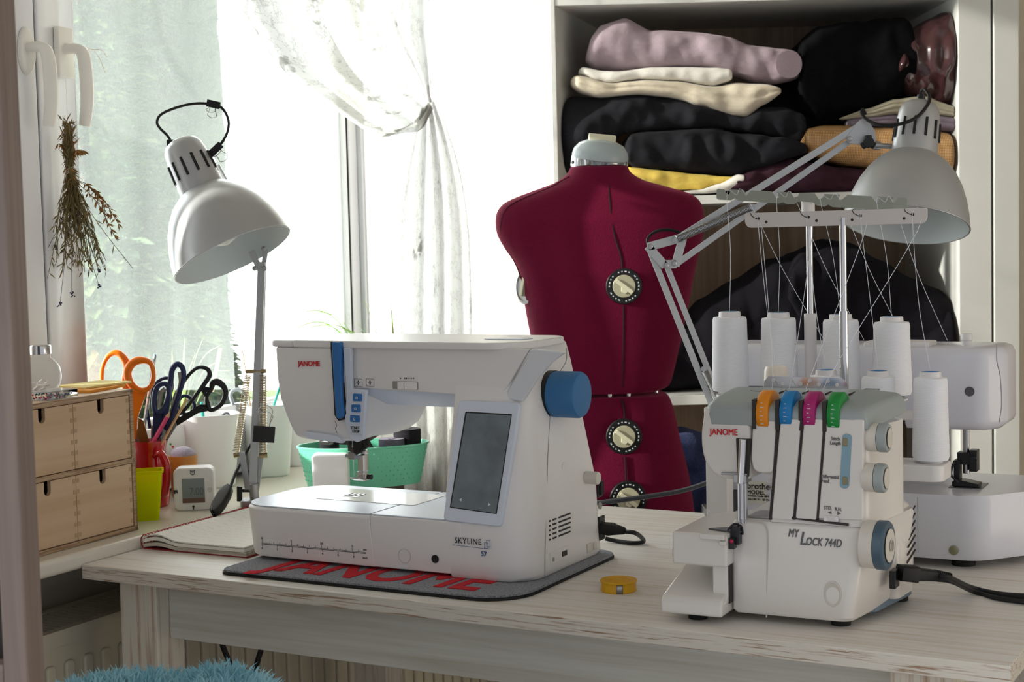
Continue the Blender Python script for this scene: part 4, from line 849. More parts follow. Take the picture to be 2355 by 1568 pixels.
def drawer(u0, u1, z0, z1, nx):
    un_ = nx; r = .0065; d = .020
    pts = [(u0, z0), (u1, z0), (u1, z1), (un_+r, z1), (un_+r, z1-d+r)] + [(un_+r*cos(a), z1-d+r+r*sin(a)-r*0) for a in [radians(-180*i/8) for i in range(1, 8)]] + [(un_-r, z1-d+r), (un_-r, z1), (u0, z1)]
    m = MB(); m.uz(pts, .0015, .008); f = m.build('drawer', PLY, ch, bevel=.0004, seg=2)
    m = MB(); m.box((u0+.002, .0085, z0), (u1-.002, .012, z1-.03)); m.box((u0+.002, .15, z0), (u1-.002, .155, z1-.004)); m.box((u0, .0085, z0), (u0+.004, .155, z1-.004)); m.box((u1-.004, .0085, z0), (u1, .155, z1-.004)); m.box((u0, .0085, z0), (u1, .155, z0+.003)); m.build('drawer_box', PLYE, f)
    m = MB()
    for ue_ in (u0+.0035, u1-.0035):
        n = 6
        m = MB()
        for k in range(n): zc_ = z0+(z1-z0)*(k+.5)/n; m.box((ue_-.0024, .0011, zc_-.003), (ue_+.0024, .0016, zc_+.003))
        m.build('box_joint', JOINT, f)
for (z0, z1, ys) in ((CH/2+t_/2+.001, CH-t_-.001, 0), (t_+.001, CH/2-t_/2-.001, 1)):
    drawer(us+.0005, -t_-.001, z0, z1, K.v(233 if ys == 0 else 238, 930 if ys == 0 else 1095, 0)[0]); drawer(2*us+t_+.016-.012, us-.0005, z0, z1, K.v(98 if ys == 0 else 104, 960, 0)[0]); drawer(-CW+t_+.001, 2*us+t_+.003, z0, z1, -CW+.05) if 2*us+t_ > -CW+.09 else None
# glass jar, pin box, sticky notes on the chest
GLASS = mat('clear_glass', C(250, 252, 252), 0.02, trans=1.0, ior=1.1, spec=.5)
CLEARP = mat('clear_plastic', C(235, 240, 245), 0.08, trans=.92, ior=1.1)
def on_chest(px, py): u, v = K.h(px, py, CH); return u, v
u, v = on_chest(99, 905); jar = empty('glass_jar', label='round glass jar with a chrome lid standing on the drawer chest', cat='jar', loc=K.world(u, v+.002, CH+.0007), rz=K.yaw)
m2 = MB(); jr = .0285
m2.lathe([(.016, 0), (.022, .003), (.0275, .014), (jr, .026), (.0265, .038), (.020, .047), (.0145, .051), (.014, .056)], n=40, cap=True); m2.build('jar_body', GLASS, jar, ang=60)
m2 = MB(); m2.lathe([(.0155, .0565), (.0155, .068), (.0145, .0695), (0, .070)], n=36); m2.build('lid', CHROME, jar)
m2 = MB()
for i in range(14):
    a = random.random()*6.28; r = random.random()*.014; p = Vector((r*cos(a), r*sin(a), .005+random.random()*.014)); m2.tube([p, p+Vector((random.uniform(-.01, .01), random.uniform(-.01, .01), random.uniform(.0, .008)))], .0016, 6)
tag(m2.build('cotton_swabs', WHITE, jar), kind='stuff')
u, v = on_chest(122, 918); pb = empty('pin_box', label='flat clear box of coloured glass head pins on the drawer chest edge', cat='pin box', loc=K.world(u+.006, v-.002, CH+.0007), rz=K.yaw)
m2 = MB(); m2.uv(rot_rect(-.034, -.014, .026, .022, .003), 0, .001); m2.uv(rot_rect(-.034, -.014, .026, .022, .003), .011, .012); m2.box((-.034, -.014, .001), (.026, -.0132, .011)); m2.box((.0252, -.014, .001), (.026, .022, .011)); m2.build('box_shell', CLEARP, pb, bevel=.0004, seg=2)
for nm, col in (('pink', (190, 30, 90)), ('teal', (20, 110, 110)), ('dark', (30, 25, 40)), ('white', (220, 220, 220)), ('red', (180, 20, 30))):
    m2 = MB()
    for i in range(22): m2.ball((random.uniform(-.032, .023), random.uniform(-.012, .02), random.uniform(.002, .008)), .0014, 6)
    tag(m2.build('pin_heads', plastic('pin_'+nm, *col, .3), pb), kind='stuff')
YEL = plastic('yellow_paper', 245, 226, 150, .8); ORA = plastic('orange_paper', 238, 160, 60, .8)
u, v = on_chest(225, 893)
for i, (du, dv, a, m_, nm, h, lab) in enumerate(((-.022, -.004, 8, ORA, 'sticky_notes', .004, 'orange sticky notes lying partly under the yellow ones on the drawer chest'), (.0, .006, -4, YEL, 'sticky_notes', .003, 'pale yellow sticky notes on top of the drawer chest'))):
    m2 = MB(); m2.box((-.050, -.034, 0), (.042, .030, h)); o = m2.build(nm, m_, None, bevel=.0004, seg=1); o.location = K.world(u+du, v+dv, CH+.0007+i*.0042); o.rotation_euler.z = K.yaw+radians(a); tag(o, lab, 'sticky notes')

# red jug
REDG = plastic('red_glaze', 190, 18, 28, .08, coat=.5)
jp = P(352, 1163, SILL_Z); YJ = jp.y; jug = empty('red_jug', label='glossy red ceramic jug holding scissors and pencils beside the drawer chest', cat='jug', loc=jp)
jr_ = lambda px: (Q(px, 1050, YJ).x-jp.x)
JH = Q(352, 1012, YJ).z-SILL_Z
m2 = MB(); m2.lathe([(.024, 0), (.026, .003), (.0275, .02), (.0262, .05), (.0240, JH*.72), (.0235, JH*.85), (.0255, JH), (.0240, JH), (.0215, JH*.85), (.022, .05), (.020, .008), (0, .006)], n=48); m2.build('jug_body', REDG, jug, ang=60)
hA = Q(372, 1045, YJ-.026)-jp; hB = Q(378, 1148, YJ-.026)-jp
m2 = MB(); m2.tube(smooth_pts([(.012, -.020, hA.z-.002), (.022, -.032, hA.z+.003), (.031, -.036, hA.z-.012), (.032, -.036, hA.z-.035), (.027, -.031, hB.z+.012), (.018, -.020, hB.z+.004)], 6), .0062, 12, flat=.8); m2.build('handle', REDG, jug, ang=60)

def looped(par, name, m_, path, Y, r, closed=True, k=5, n=10, dy=0.0, flat=1.0):
    """handle or wire following a path given as image points at depth Y"""
    pts = [Q(x, y, Y) for x, y in path]; inv = par.location
    rr = r
    q = smooth_pts(pts, k, closed)
    if isinstance(r, list):
        rr = []
        N = len(path)
        for i in range(len(q)):
            t = i/k; a = int(t) % N; b = (a+1) % N; rr.append(r[a]*(1-(t-int(t)))+r[b]*(t-int(t)))
    m = MB(); m.tube([p-inv for p in q], rr, n, closed, flat=flat); return m.build(name, m_, par, ang=60)
def blade(par, name, m_, pts, Y, th=.0016, dy=0):
    inv = par.location; m = MB(); A = [Q(x, y, Y)-inv for x, y in pts]; B = [p+Vector((0, th, 0)) for p in A]; k = len(A)
    m.add(A+B, [tuple(range(k)), tuple(range(2*k-1, k-1, -1))]+[(i, (i+1) % k, (i+1) % k+k, i+k) for i in range(k)]); return m.build(name, m_, par, bevel=.0004, seg=1)
def into_jug(dx, dy): return Q(350+dx, 1120, YJ+dy)
ORG = plastic('orange_handle', 238, 120, 12, .3); NAVY = plastic('navy_handle', 30, 42, 84, .4); BLK = plastic('black_handle', 24, 24, 27, .35); GREYIN = plastic('grey_grip', 150, 146, 140, .5)
def tool(name, label, cat, Y, group=None):
    return empty(name, label=label, cat=cat, loc=Vector((jp.x, Y, SILL_Z+.03)), group=group)
s1 = tool('scissors', 'orange handled scissors standing in the red jug', 'scissors', YJ-.004)
looped(s1, 'handle', ORG, [(292, 905), (287, 880), (292, 850), (288, 828), (272, 812), (252, 816), (238, 838), (234, 870), (240, 905), (252, 935), (275, 950), (293, 935)], YJ-.002, [.0062, .006, .0062, .006, .0052, .0042, .0036, .0034, .0036, .0045, .0055, .006])
looped(s1, 'handle', ORG, [(346, 835), (324, 828), (303, 836), (293, 858), (302, 884), (325, 898), (346, 888), (353, 862)], YJ-.010, [.0042, .0062, .0072, .0070, .0064, .0050, .0040, .0038])
blade(s1, 'shank', ORG, [(305, 888), (340, 893), (328, 925), (316, 960), (313, 1010), (306, 1010), (304, 950)], YJ-.006, .006)
blade(s1, 'blade', STEEL, [(306, 985), (318, 985), (330, 1100), (326, 1130)], YJ, .0018)
s2 = tool('scissors', 'navy and grey scissors with the tall loop, standing in the red jug', 'scissors', YJ+.004)
looped(s2, 'handle', NAVY, [(372, 985), (385, 925), (392, 880), (396, 850), (408, 837), (420, 846), (422, 868), (412, 905), (398, 950), (386, 990)], YJ+.0, [.006, .005, .0048, .0048, .0048, .0045, .004, .004, .005, .006], closed=False)
looped(s2, 'handle', NAVY, [(356, 940), (355, 915), (362, 890), (378, 882), (388, 892), (386, 918), (376, 940), (364, 948)], YJ-.006, [.005, .0045, .0042, .004, .004, .004, .0042, .005])
looped(s2, 'grip_lining', GREYIN, [(365, 935), (370, 905), (380, 893)], YJ-.0055, .0035, closed=False)
looped(s2, 'grip_lining', GREYIN, [(414, 855), (415, 885), (402, 925), (394, 950)], YJ+.0005, .0035, closed=False)
blade(s2, 'shank', NAVY, [(352, 940), (372, 945), (372, 1000), (362, 1012), (350, 1005)], YJ-.006, .006); blade(s2, 'blade', STEEL, [(358, 990), (372, 990), (362, 1110), (352, 1120)], YJ+.002, .0018)
s3 = tool('scissors', 'navy scissors at the back of the jug with thin round loops', 'scissors', YJ+.018)
looped(s3, 'handle', NAVY, [(345, 985), (339, 940), (345, 905), (362, 878), (384, 869), (396, 880), (392, 905), (370, 955)], YJ+.016, .0028, closed=False)
looped(s3, 'handle', NAVY, [(410, 925), (420, 911), (435, 913), (447, 928), (445, 943), (430, 952), (414, 945)], YJ+.016, .0028)
blade(s3, 'blade', STEEL, [(347, 980), (400, 950), (408, 956), (372, 1020), (352, 1120), (346, 1100)], YJ+.014, .0018)
s4 = tool('scissors', 'large black dressmaking shears leaning out of the jug to the right', 'scissors', YJ+.01)
looped(s4, 'handle', BLK, [(404, 938), (402, 915), (415, 890), (436, 860), (456, 845), (476, 848), (482, 862), (470, 882), (448, 912), (428, 938), (412, 950)], YJ+.006, [.004, .0034, .003, .003, .003, .0036, .0042, .004, .003, .003, .0038])
looped(s4, 'handle', BLK, [(478, 930), (476, 912), (486, 895), (489, 882), (500, 878), (514, 888), (519, 905), (512, 925), (498, 938), (484, 942)], YJ+.010, [.0042, .003, .0034, .0055, .006, .005, .0045, .004, .0036, .0038])
blade(s4, 'shank', BLK, [(395, 955), (408, 945), (412, 958), (400, 975), (392, 985)], YJ+.006, .006); blade(s4, 'shank', BLK, [(402, 966), (460, 930), (482, 930), (482, 944), (455, 950), (406, 980)], YJ+.009, .006)
blade(s4, 'spur', BLK, [(460, 893), (470, 888), (488, 892), (484, 902), (474, 902), (478, 910), (470, 912)], YJ+.008, .005)
blade(s4, 'blade', STEEL, [(384, 975), (402, 966), (407, 978), (386, 1012), (360, 1100), (352, 1100)], YJ+.008, .0018)
def stick(name, label, cat, a, b, Y, r, m_, tip=None, tipm=None, hexa=6):
    o = tool(name, label, cat, Y); A, B_ = Q(a[0], a[1], Y)-o.location, Q(b[0], b[1], Y)-o.location
    m = MB(); m.cyl(B_, A, r, hexa); m.build('shaft', m_, o, smooth=hexa > 8)
    if tip: m = MB(); d = (A-B_).normalized(); m.cyl(A, A+d*tip, r, hexa, r2=r*.2); m.build('tip', tipm, o)
    return o
PINKP = mat('patterned_pink', C(205, 40, 110), .4, col2=C(232, 90, 120), noise_scale=200)
PATB = mat('patterned_teal', C(60, 130, 150), .4, col2=C(230, 230, 225), noise_scale=220)
BARE = plastic('bare_wood', 214, 172, 124, .6)
stick('pencil', 'pink patterned pencil with sharpened bare tip in the red jug', 'pencil', (385, 958), (342, 1035), YJ-.014, .0036, PINKP, .009, BARE)
stick('pencil', 'teal patterned pencil standing upright at the back of the red jug', 'pencil', (357, 814), (328, 1000), YJ+.012, .0030, PATB)
stick('wooden_stick', 'thin bare wooden stick leaning in the red jug', 'stick', (430, 917), (366, 1030), YJ-.012, .0022, BARE, hexa=10)
o = tool('craft_knife', 'amber toned folding comb or blade at the left of the red jug', 'craft tool', YJ-.010); blade(o, 'blade', mat('amber_metal', C(150, 100, 55), .3, .7), [(318, 960), (330, 968), (346, 1030), (330, 1040), (316, 1000)], YJ-.012, .003)

# lime bin
LIME = mat('lime_plastic', C(226, 230, 8), .25, trans=.25, ior=1.1, subs=.3)
bp0 = P(338, 1194, SILL_Z); bn = empty('lime_bin', label='translucent lime green plastic bin on the sill in front of the red jug', cat='bin', loc=bp0, rz=radians(12))
bh = Q(350, 1080, bp0.y).z-SILL_Z
m2 = MB(); ou = lambda w, z: [(a, b, z) for a, b in rot_rect(-w, -w*.8, w, w*.8, .006, 4)]
m2.loft([ou(.0185, 0), ou(.0195, .012), ou(.0200, .0125), ou(.0255, bh-.003), ou(.0275, bh-.003), ou(.0275, bh), ou(.0250, bh), ou(.0185, .003)]); m2.build('bin_body', LIME, bn, ang=40)

# cube clock
ca, cb_ = P(401, 1176, SILL_Z), P(494, 1170, SILL_Z); CK = Fr(ca.x, ca.y, SILL_Z, degrees(atan2(cb_.y-ca.y, cb_.x-ca.x))*.5-2)
cw = (cb_-ca).length; ck = empty('cube_clock', CK, 'white square digital clock with rounded corners on the window sill', 'clock')
chh = CK.v(445, 1076, 0)[1]
m2 = MB(); m2.uz(rot_rect(0, 0, cw, chh, .010, 6), 0, .035); m2.build('clock_body', WHITE, ck, bevel=.003, seg=4)
(a0, b1), (a1, b0) = CK.v(418, 1101, 0), CK.v(472, 1155, 0)
LCD = mat('lcd_screen', C(128, 136, 138), .2)
m2 = MB(); m2.box((a0, -.0006, b0), (a1, .002, b1)); sc_ = m2.build('screen', LCD, ck)
m2 = MB(); m2.box((a0, -.0007, b0), (a1, -.0005, b0+.0075)); m2.build('screen_band', plastic('lcd_brown', 112, 84, 74, .3), sc_)
text('lettering', '7:00', .0165, plastic('lcd_digits', 92, 100, 104, .4), sc_, (a0+.011, -.0008, b0+.0125), (1, 0, 0), (0, 0, 1), sx=.78)
CKD = plastic('clock_print', 50, 48, 46, .5)
def ring(par, c, r, m_, w=.0005): m = MB(); m.tube([(c[0]+r*cos(6.283*i/20), -.0008, c[1]+r*sin(6.283*i/20)) for i in range(20)], w, 5, True); return m
c = CK.v(443, 1087, 0); m2 = ring(ck, c, .0030, CKD); m2.tube([(c[0], -.0008, c[1]+.002), (c[0], -.0008, c[1]), (c[0]+.0015, -.0008, c[1])], .0004, 5); m2.ball((c[0]-.003, -.0006, c[1]+.0034), .001, 6); m2.ball((c[0]+.003, -.0006, c[1]+.0034), .001, 6); m2.build('alarm_icon', CKD, ck)
c = CK.v(404, 1131, 0); m2 = MB(); m2.uz([(c[0]-.003, c[1]-.003), (c[0]-.003, c[1]+.003), (c[0]+.003, c[1]-.003), (c[0]+.003, c[1]+.003)], -.0008, 0); m2.build('timer_icon', CKD, ck)
c = CK.v(483, 1126, 0); m2 = MB()
for i in range(12): a = i*pi/6; m2.tube([(c[0]+.0026*cos(a), -.0006, c[1]+.0026*sin(a)), (c[0]+.0036*cos(a), -.0006, c[1]+.0036*sin(a))], .0003, 4)
m2.tube([(c[0]-.001, -.0006, c[1]+.0012), (c[0], -.0006, c[1]), (c[0]+.001, -.0006, c[1]+.0006)], .0003, 4); m2.build('time_icon', CKD, ck)
c = CK.v(445, 1166, 0); m2 = MB(); m2.ball((c[0], -.0002, c[1]+.001), .0021, 8, sc=(1, .3, 1)); m2.box((c[0]-.0009, -.0008, c[1]-.0036), (c[0]+.0009, 0, c[1]-.001)); m2.build('thermometer_icon', CKD, ck)

# pincushion in a wooden bowl
pp_ = P(424, 1146, SILL_Z); pc_ = empty('pincushion', label='lilac felt pincushion in a small amber wooden bowl behind the clock', cat='pincushion', loc=pp_)
z1 = Q(427, 1062, pp_.y).z-SILL_Z; rw = .0235; zb2 = Q(427, 1046, pp_.y).z-SILL_Z
m2 = MB(); m2.lathe([(.015, 0), (.019, .004), (rw, zb2*.9), (rw, zb2), (rw-.002, zb2), (.016, .006), (0, .005)], n=36); m2.build('bowl', plastic('amber_wood', 196, 130, 52, .35), pc_, ang=60)
m2 = MB(); m2.lathe([(rw-.003, zb2-.004), (rw-.003, zb2+.002), (rw-.006, zb2+.008), (.009, zb2+.013), (0, zb2+.0145)], n=30); m2.build('cushion', mat('lilac_felt', C(186, 178, 196), .95, noise_amt=.3, noise_scale=400, sheen=.4, bump=.6, bump_scale=700), pc_)
for i, (px, py, col, nm) in enumerate(((392, 1021, (60, 150, 60), 'green'), (398, 1027, (190, 20, 50), 'red'), (402, 1036, (235, 90, 40), 'orange'))):
    p = Q(px, py, pp_.y)-pp_; m2 = MB(); m2.ball(p, .0020, 10); m2.cyl(p, Vector((p.x*.6+.0, 0, zb2+.004)), .0003, 5); pn = m2.build('dressmaking_pin', plastic('pin_head_'+nm, *col, .3), None); pn.location = pp_; tag(pn, nm+' headed pin stuck in the lilac pincushion', 'pin')

# white plant pots used as tool pots
POTW = plastic('white_pot', 250, 250, 250, .35)
def pot(px, pyb, pyt, wtop, wbot, label, ob=1.0, rz=0):
    p = P(px, pyb, SILL_Z); h = Q(px, pyt, p.y).z-SILL_Z; s = 3600/p.y; a, b = wtop/2/s, wbot/2/s
    o = empty('white_pot', label=label, cat='pot', group='white plastic pots along the sill', loc=p+Vector((0, .045, 0)), rz=rz)
    f = lambda r, z: [(x, y, z) for x, y in rot_rect(-r, -r*ob, r, r*ob, r*.62, 8)]
    m = MB(); m.loft([f(b-.004, 0), f(b, .004), f(a, h-.001), f(a+.0005, h), f(a-.002, h), f(b-.003, .006)]); m.build('pot_body', POTW, o, ang=50); return o, p, h
pt1, p1_, h1 = pot(474, 1128, 958, 142, 112, 'nearest white plastic pot holding small scissors, behind the clock', .8, radians(20))
pt2, p2_, h2 = pot(612, 1102, 935, 118, 90, 'white plastic pot behind the left lamp post holding a grey scissor handle', .8, radians(20))
pt3, p3_, h3 = pot(688, 1076, 925, 96, 84, 'white plastic pot half hidden by the sewing machine head, holding a seam ripper', .8, radians(20))
def tool2(name, label, cat, pp): return empty(name, label=label, cat=cat, loc=pp+Vector((0, .045, .06)))
o = tool2('scissors', 'small dark scissors sunk deep in the nearest white pot', 'scissors', p1_); Yq = p1_.y+.04
looped(o, 'handle', plastic('charcoal_handle', 70, 70, 76, .4), [(432, 985), (436, 968), (446, 962), (456, 968), (458, 985)], Yq, .0022, closed=False); looped(o, 'handle', plastic('charcoal_handle', 70, 70, 76, .4), [(503, 990), (506, 965), (515, 952), (526, 952), (530, 968)], Yq, .0022, closed=False)
blade(o, 'blade', STEEL, [(445, 985), (505, 990), (480, 1050), (470, 1050)], Yq, .0016)
stick2 = lambda name, label, cat, a, b, pp, r, m_: (lambda o: MB().cyl(Q(b[0], b[1], pp.y+.04)-o.location, Q(a[0], a[1], pp.y+.04)-o.location, r, 10).build('shaft', m_, o))(tool2(name, label, cat, pp))
TEAL = plastic('teal_plastic', 40, 160, 150, .4)
stick2('marker', 'white marker with teal end in the nearest white pot', 'marker', (464, 925), (474, 1040), p1_, .0030, TEAL)
o = tool2('scissors', 'pale grey scissors handle rising from the pot behind the left lamp', 'scissors', p2_); Yq = p2_.y+.04
looped(o, 'handle', plastic('pale_grey_handle', 150, 158, 164, .35), [(536, 930), (530, 908), (538, 897), (554, 897), (566, 910), (566, 930)], Yq, .0034, closed=False); blade(o, 'blade', STEEL, [(536, 928), (566, 928), (572, 1000), (560, 1000)], Yq, .0016)
stick2('seam_ripper', 'teal tipped seam ripper leaning in the pot behind the machine head', 'seam ripper', (652, 862), (626, 945), p2_, .0022, TEAL)
stick2('wooden_stick', 'thin pale stick rising behind the left lamp post', 'stick', (558, 806), (580, 960), p2_, .0010, BARE)

# spider plants on the sill behind the pots
LEAF = mat('leaf_green', C(120, 165, 80), .5, noise_amt=.35, noise_scale=12, subs=.1)
def spider(p, tips, label, base_h):
    o = empty('spider_plant', label=label, cat='plant', loc=p)
    m = MB(); m.lathe([(.038, 0), (.045, .06), (.048, base_h), (.045, base_h), (.034, .004), (0, .004)], n=32); m.build('plant_pot', POTW, o, ang=60)
    m = MB()
    for (tx, ty, yo) in tips:
        e = Q(tx, ty, p.y+yo)-p; s0 = Vector((random.uniform(-.01, .01), random.uniform(-.01, .01), base_h-.01)); mid = s0.lerp(e, .55)+Vector((0, 0, abs(e.x-s0.x)*.35+.01)); q = smooth_pts([s0, mid, e], 7)
        side_ = Vector((0, 0, 1)).cross(e-s0); side_ = side_.normalized() if side_.length > 1e-6 else Vector((0, 1, 0)); side_ = (side_+Vector((0, 0, .6))).normalized()
        A = []
        for i, c_ in enumerate(q):
            w = .0045*sin(pi*min(1, (i+2)/(len(q)+1)))**.6*(1-.6*i/len(q)); A += [c_-side_*w, c_+side_*w]
        m.add(A, [(2*i, 2*i+1, 2*i+3, 2*i+2) for i in range(len(q)-1)])
    m.build('leaves', LEAF, o, recalc=False, solid=.0006, ang=80); return o
spB = W.world(1.02, .12, 0)
spider(spB, [(665, 718, 0), (680, 760, .02), (742, 740, .01), (768, 748, 0), (700, 715, .03), (795, 755, 0), (838, 690, .02), (820, 740, 0), (898, 684, .03), (860, 740, .01), (640, 770, 0), (735, 770, .0)], 'thin leaved spider plant rising behind the white sewing machine', .06)
spA = W.world(.80, .50, -.03)
spider(spA, [(395, 800, 0), (425, 775, .01), (470, 770, .01), (512, 790, 0), (532, 850, 0), (500, 830, 0), (380, 850, 0), (450, 810, -.02), (410, 860, 0), (540, 880, 0), (490, 870, 0)], 'leafy spider plant near the net curtain behind the shears', .07)
for (px, py, px2, py2, Y_, lb) in ((507, 800, 488, 900, spA.y-.03, 'pale wooden plant stake standing among the spider plant leaves'),):
    m2 = MB(); a, b = Q(px, py, Y_), Q(px2, py2, Y_); m2.cyl(b-b, a-b, .0035, 8); o = m2.build('plant_stake', BARE, None); o.location = b; tag(o, lb, 'stake')

# mint green basket with dark rolls
MINT = plastic('mint_enamel', 112, 204, 170, .3, coat=.3)
gp_ = P(838, 1112, SILL_Z); gb = empty('oval_basket', label='mint green oval bucket with dimpled sides behind the sewing machine bed', cat='basket', loc=gp_, rz=radians(8))
gh = Q(838, 1019, gp_.y).z-SILL_Z; sG = 3600/gp_.y; A_, B_ = 152/sG, .062
ell = lambda a, b, z: [(a*cos(2*pi*i/56), b*sin(2*pi*i/56), z) for i in range(56)]
m2 = MB(); m2.loft([ell(A_*.86, B_*.8, 0), ell(A_*.985, B_*.985, gh-.004), ell(A_*1.0+.001, B_+.001, gh-.003), ell(A_+.001, B_+.001, gh), ell(A_*.98, B_*.97, gh), ell(A_*.85, B_*.78, .003)]); 
for r_ in range(7):
    z = .012+r_*(gh-.022)/6.2; t = z/gh
    for i in range(44):
        a = 2*pi*(i+.5*(r_ % 2))/44; k_ = .86+.125*t; m2.ball((A_*k_*cos(a), B_*(.8+.185*t)*sin(a), z), .0017, 6)
m2.build('bucket_body', MINT, gb, ang=50)
def roll(name, label, cat, px, pyt, w, d, m_, dy, par_z=.045, rz=0, tilt=0):
    p = Q(px, pyt, gp_.y+dy); h = p.z-(SILL_Z+par_z); m = MB(); m.lathe([(w*.25, h), (w*.25, h-.001), (w*.97, h), (w, h-.002), (w, 0), (0, 0)] if w > .02 else [(w, 0), (w, h-.001), (w*.9, h), (0, h)], n=28)
    o = m.build(name, m_, None, ang=50); o.location = (p.x, p.y, SILL_Z+par_z); o.rotation_euler = (0, tilt, rz); tag(o, label, cat); return o
BLF = plastic('black_felt', 22, 20, 26, .95, sheen=.3); GLV = plastic('ash_fabric', 92, 86, 98, .95, sheen=.4, bump=.4)
roll('ribbon_roll', 'upright black roll at the right of the mint bucket', 'roll', 936, 985, .0235, .02, BLF, .005)
roll('ribbon_roll', 'dark grey fleece roll in the middle of the mint bucket', 'roll', 900, 1008, .022, .02, GLV, -.02)
roll('ribbon_roll', 'black roll at the left end of the mint bucket', 'roll', 757, 1012, .017, .02, BLF, .01)
o = MB().box((-.004, -.012, .03), (.004, .012, .062)).build('ruler_strip', BLK, None, bevel=.001); o.location = Q(874, 1030, gp_.y-.035)-Vector((0, 0, .03)); o.rotation_euler = (0, radians(-28), .3); tag(o, 'black plastic strip leaning on the rim of the mint bucket', 'strip')
# white caddy box beside the needle
wp_ = P(764, 1152, 0.75); wh = Q(764, 1042, wp_.y).z-.75; ww = 83/(3600/wp_.y)/2
m2 = MB(); m2.loft([[(a, b, z) for a, b in rot_rect(-ww+i, -.022+i, ww-i, .022-i, .005, 5)] for z, i in ((0, .001), (wh-.004, .0), (wh-.001, .002), (wh, .004))]); o = m2.build('white_box', POTW, None, ang=40); o.location = wp_; tag(o, 'small plain white box standing behind the machine needle', 'box')
# ================================================================ DRESS FORM
VELV = mat('burgundy_velvet', C(104, 8, 46), .92, sheen=.9, spec=.2, bump=.5, bump_scale=500, noise_amt=.15, noise_scale=300)
YF = 3.0
df = empty('dress_form', loc=Vector((Q(1400, 600, YF).x, YF, 0)), label='burgundy adjustable dress form with grey neck cap standing behind the desk', cat='dress form')
X0 = df.location.x
def body_rows(rows, dep, n=56, yaw=0):
    secs = []
    for i, (y, xl, xr) in enumerate(rows):
        a, b = Q(xl, y, YF), Q(xr, y, YF); cx, w = (a.x+b.x)/2-X0, (b.x-a.x)/2; z = (a.z+b.z)/2; d = dep(i, y, w); e = 2.5
        sec = []
        for j in range(n):
            t = 2*pi*j/n; c, s = cos(t), sin(t); sec.append((cx+w*abs(c)**(2/e)*(1 if c > 0 else -1), d*abs(s)**(2/e)*(1 if s > 0 else -1), z))
        secs.append(sec)
    return secs
def spline_rows(rows, k=4): return [(p.x, p.y, p.z) for p in smooth_pts(rows, k)]
rows = spline_rows([(384, 1312, 1443), (400, 1302, 1452), (418, 1276, 1482), (434, 1230, 1535), (448, 1190, 1580), (462, 1160, 1603), (480, 1144, 1614), (505, 1139, 1618), (535, 1144, 1618), (565, 1160, 1611), (600, 1183, 1603), (640, 1197, 1594), (700, 1207, 1583), (770, 1220, 1568), (840, 1234, 1552), (875, 1246, 1543), (888, 1254, 1534), (894, 1266, 1520)])
def dep(i, y, w):
    if y < 505: return .052+.052*((y-384)/121)**.8
    if y < 640: return .104+.012*sin(pi*(y-505)/270)
    return .114-.010*((y-640)/254)
m2 = MB(); m2.loft(body_rows(rows, dep)); m2.build('upper_torso', VELV, df, ang=70)
rows2 = spline_rows([(903, 1300, 1500), (905, 1285, 1525), (914, 1276, 1538), (950, 1268, 1550), (1010, 1256, 1563), (1090, 1242, 1582), (1170, 1232, 1594), (1250, 1226, 1602), (1380, 1225, 1605)])
m2 = MB(); m2.loft(body_rows(rows2, lambda i, y, w: .100+.03*min(1, (y-903)/250))); m2.build('hip_section', VELV, df, ang=70)
# front seams: thin dark gaps between the panels
SEAM = plastic('seam_dark_red', 30, 4, 10, .9)
def front_y(px, py, extra=.001):
    for r, dfn in ((rows, dep), (rows2, lambda i, y, w: .100+.03*min(1, (y-903)/250))):
        if r[0][0] <= py <= r[-1][0]:
            for i in range(len(r)-1):
                if r[i][0] <= py <= r[i+1][0]:
                    xl, xr = r[i][1], r[i][2]; c = (px-(xl+xr)/2)/((xr-xl)/2); s = max(0, 1-abs(c)**2.5)**(1/2.5); return -dfn(i, py, 0)*s-extra
    return -.1
def on_form(px, py, extra=.001):
    y = front_y(px, py, extra); p = Q(px, py, YF+y); return Vector((p.x-X0, y, p.z))
for pts in ([(1403, 392), (1401, 430), (1404, 480), (1413, 540), (1427, 585), (1431, 615)], [(1434, 702), (1434, 760), (1433, 840), (1431, 889)], [(1430, 918), (1436, 945), (1436, 962)], [(1437, 1050), (1439, 1080), (1440, 1110)]):
    m2 = MB(); m2.tube(smooth_pts([on_form(*p, extra=.0002) for p in pts], 5), [.0016]*(5*(len(pts)-1)+1), 6); m2.build('panel_seam', SEAM, df)
m2 = MB(); m2.tube(smooth_pts([on_form(*p, extra=.0002) for p in [(1310, 405), (1262, 432), (1200, 458), (1165, 480), (1152, 520), (1160, 560), (1185, 605), (1198, 640)]], 6), .0012, 6); m2.build('side_seam', plastic('seam_wine', 86, 14, 40, .9), df)
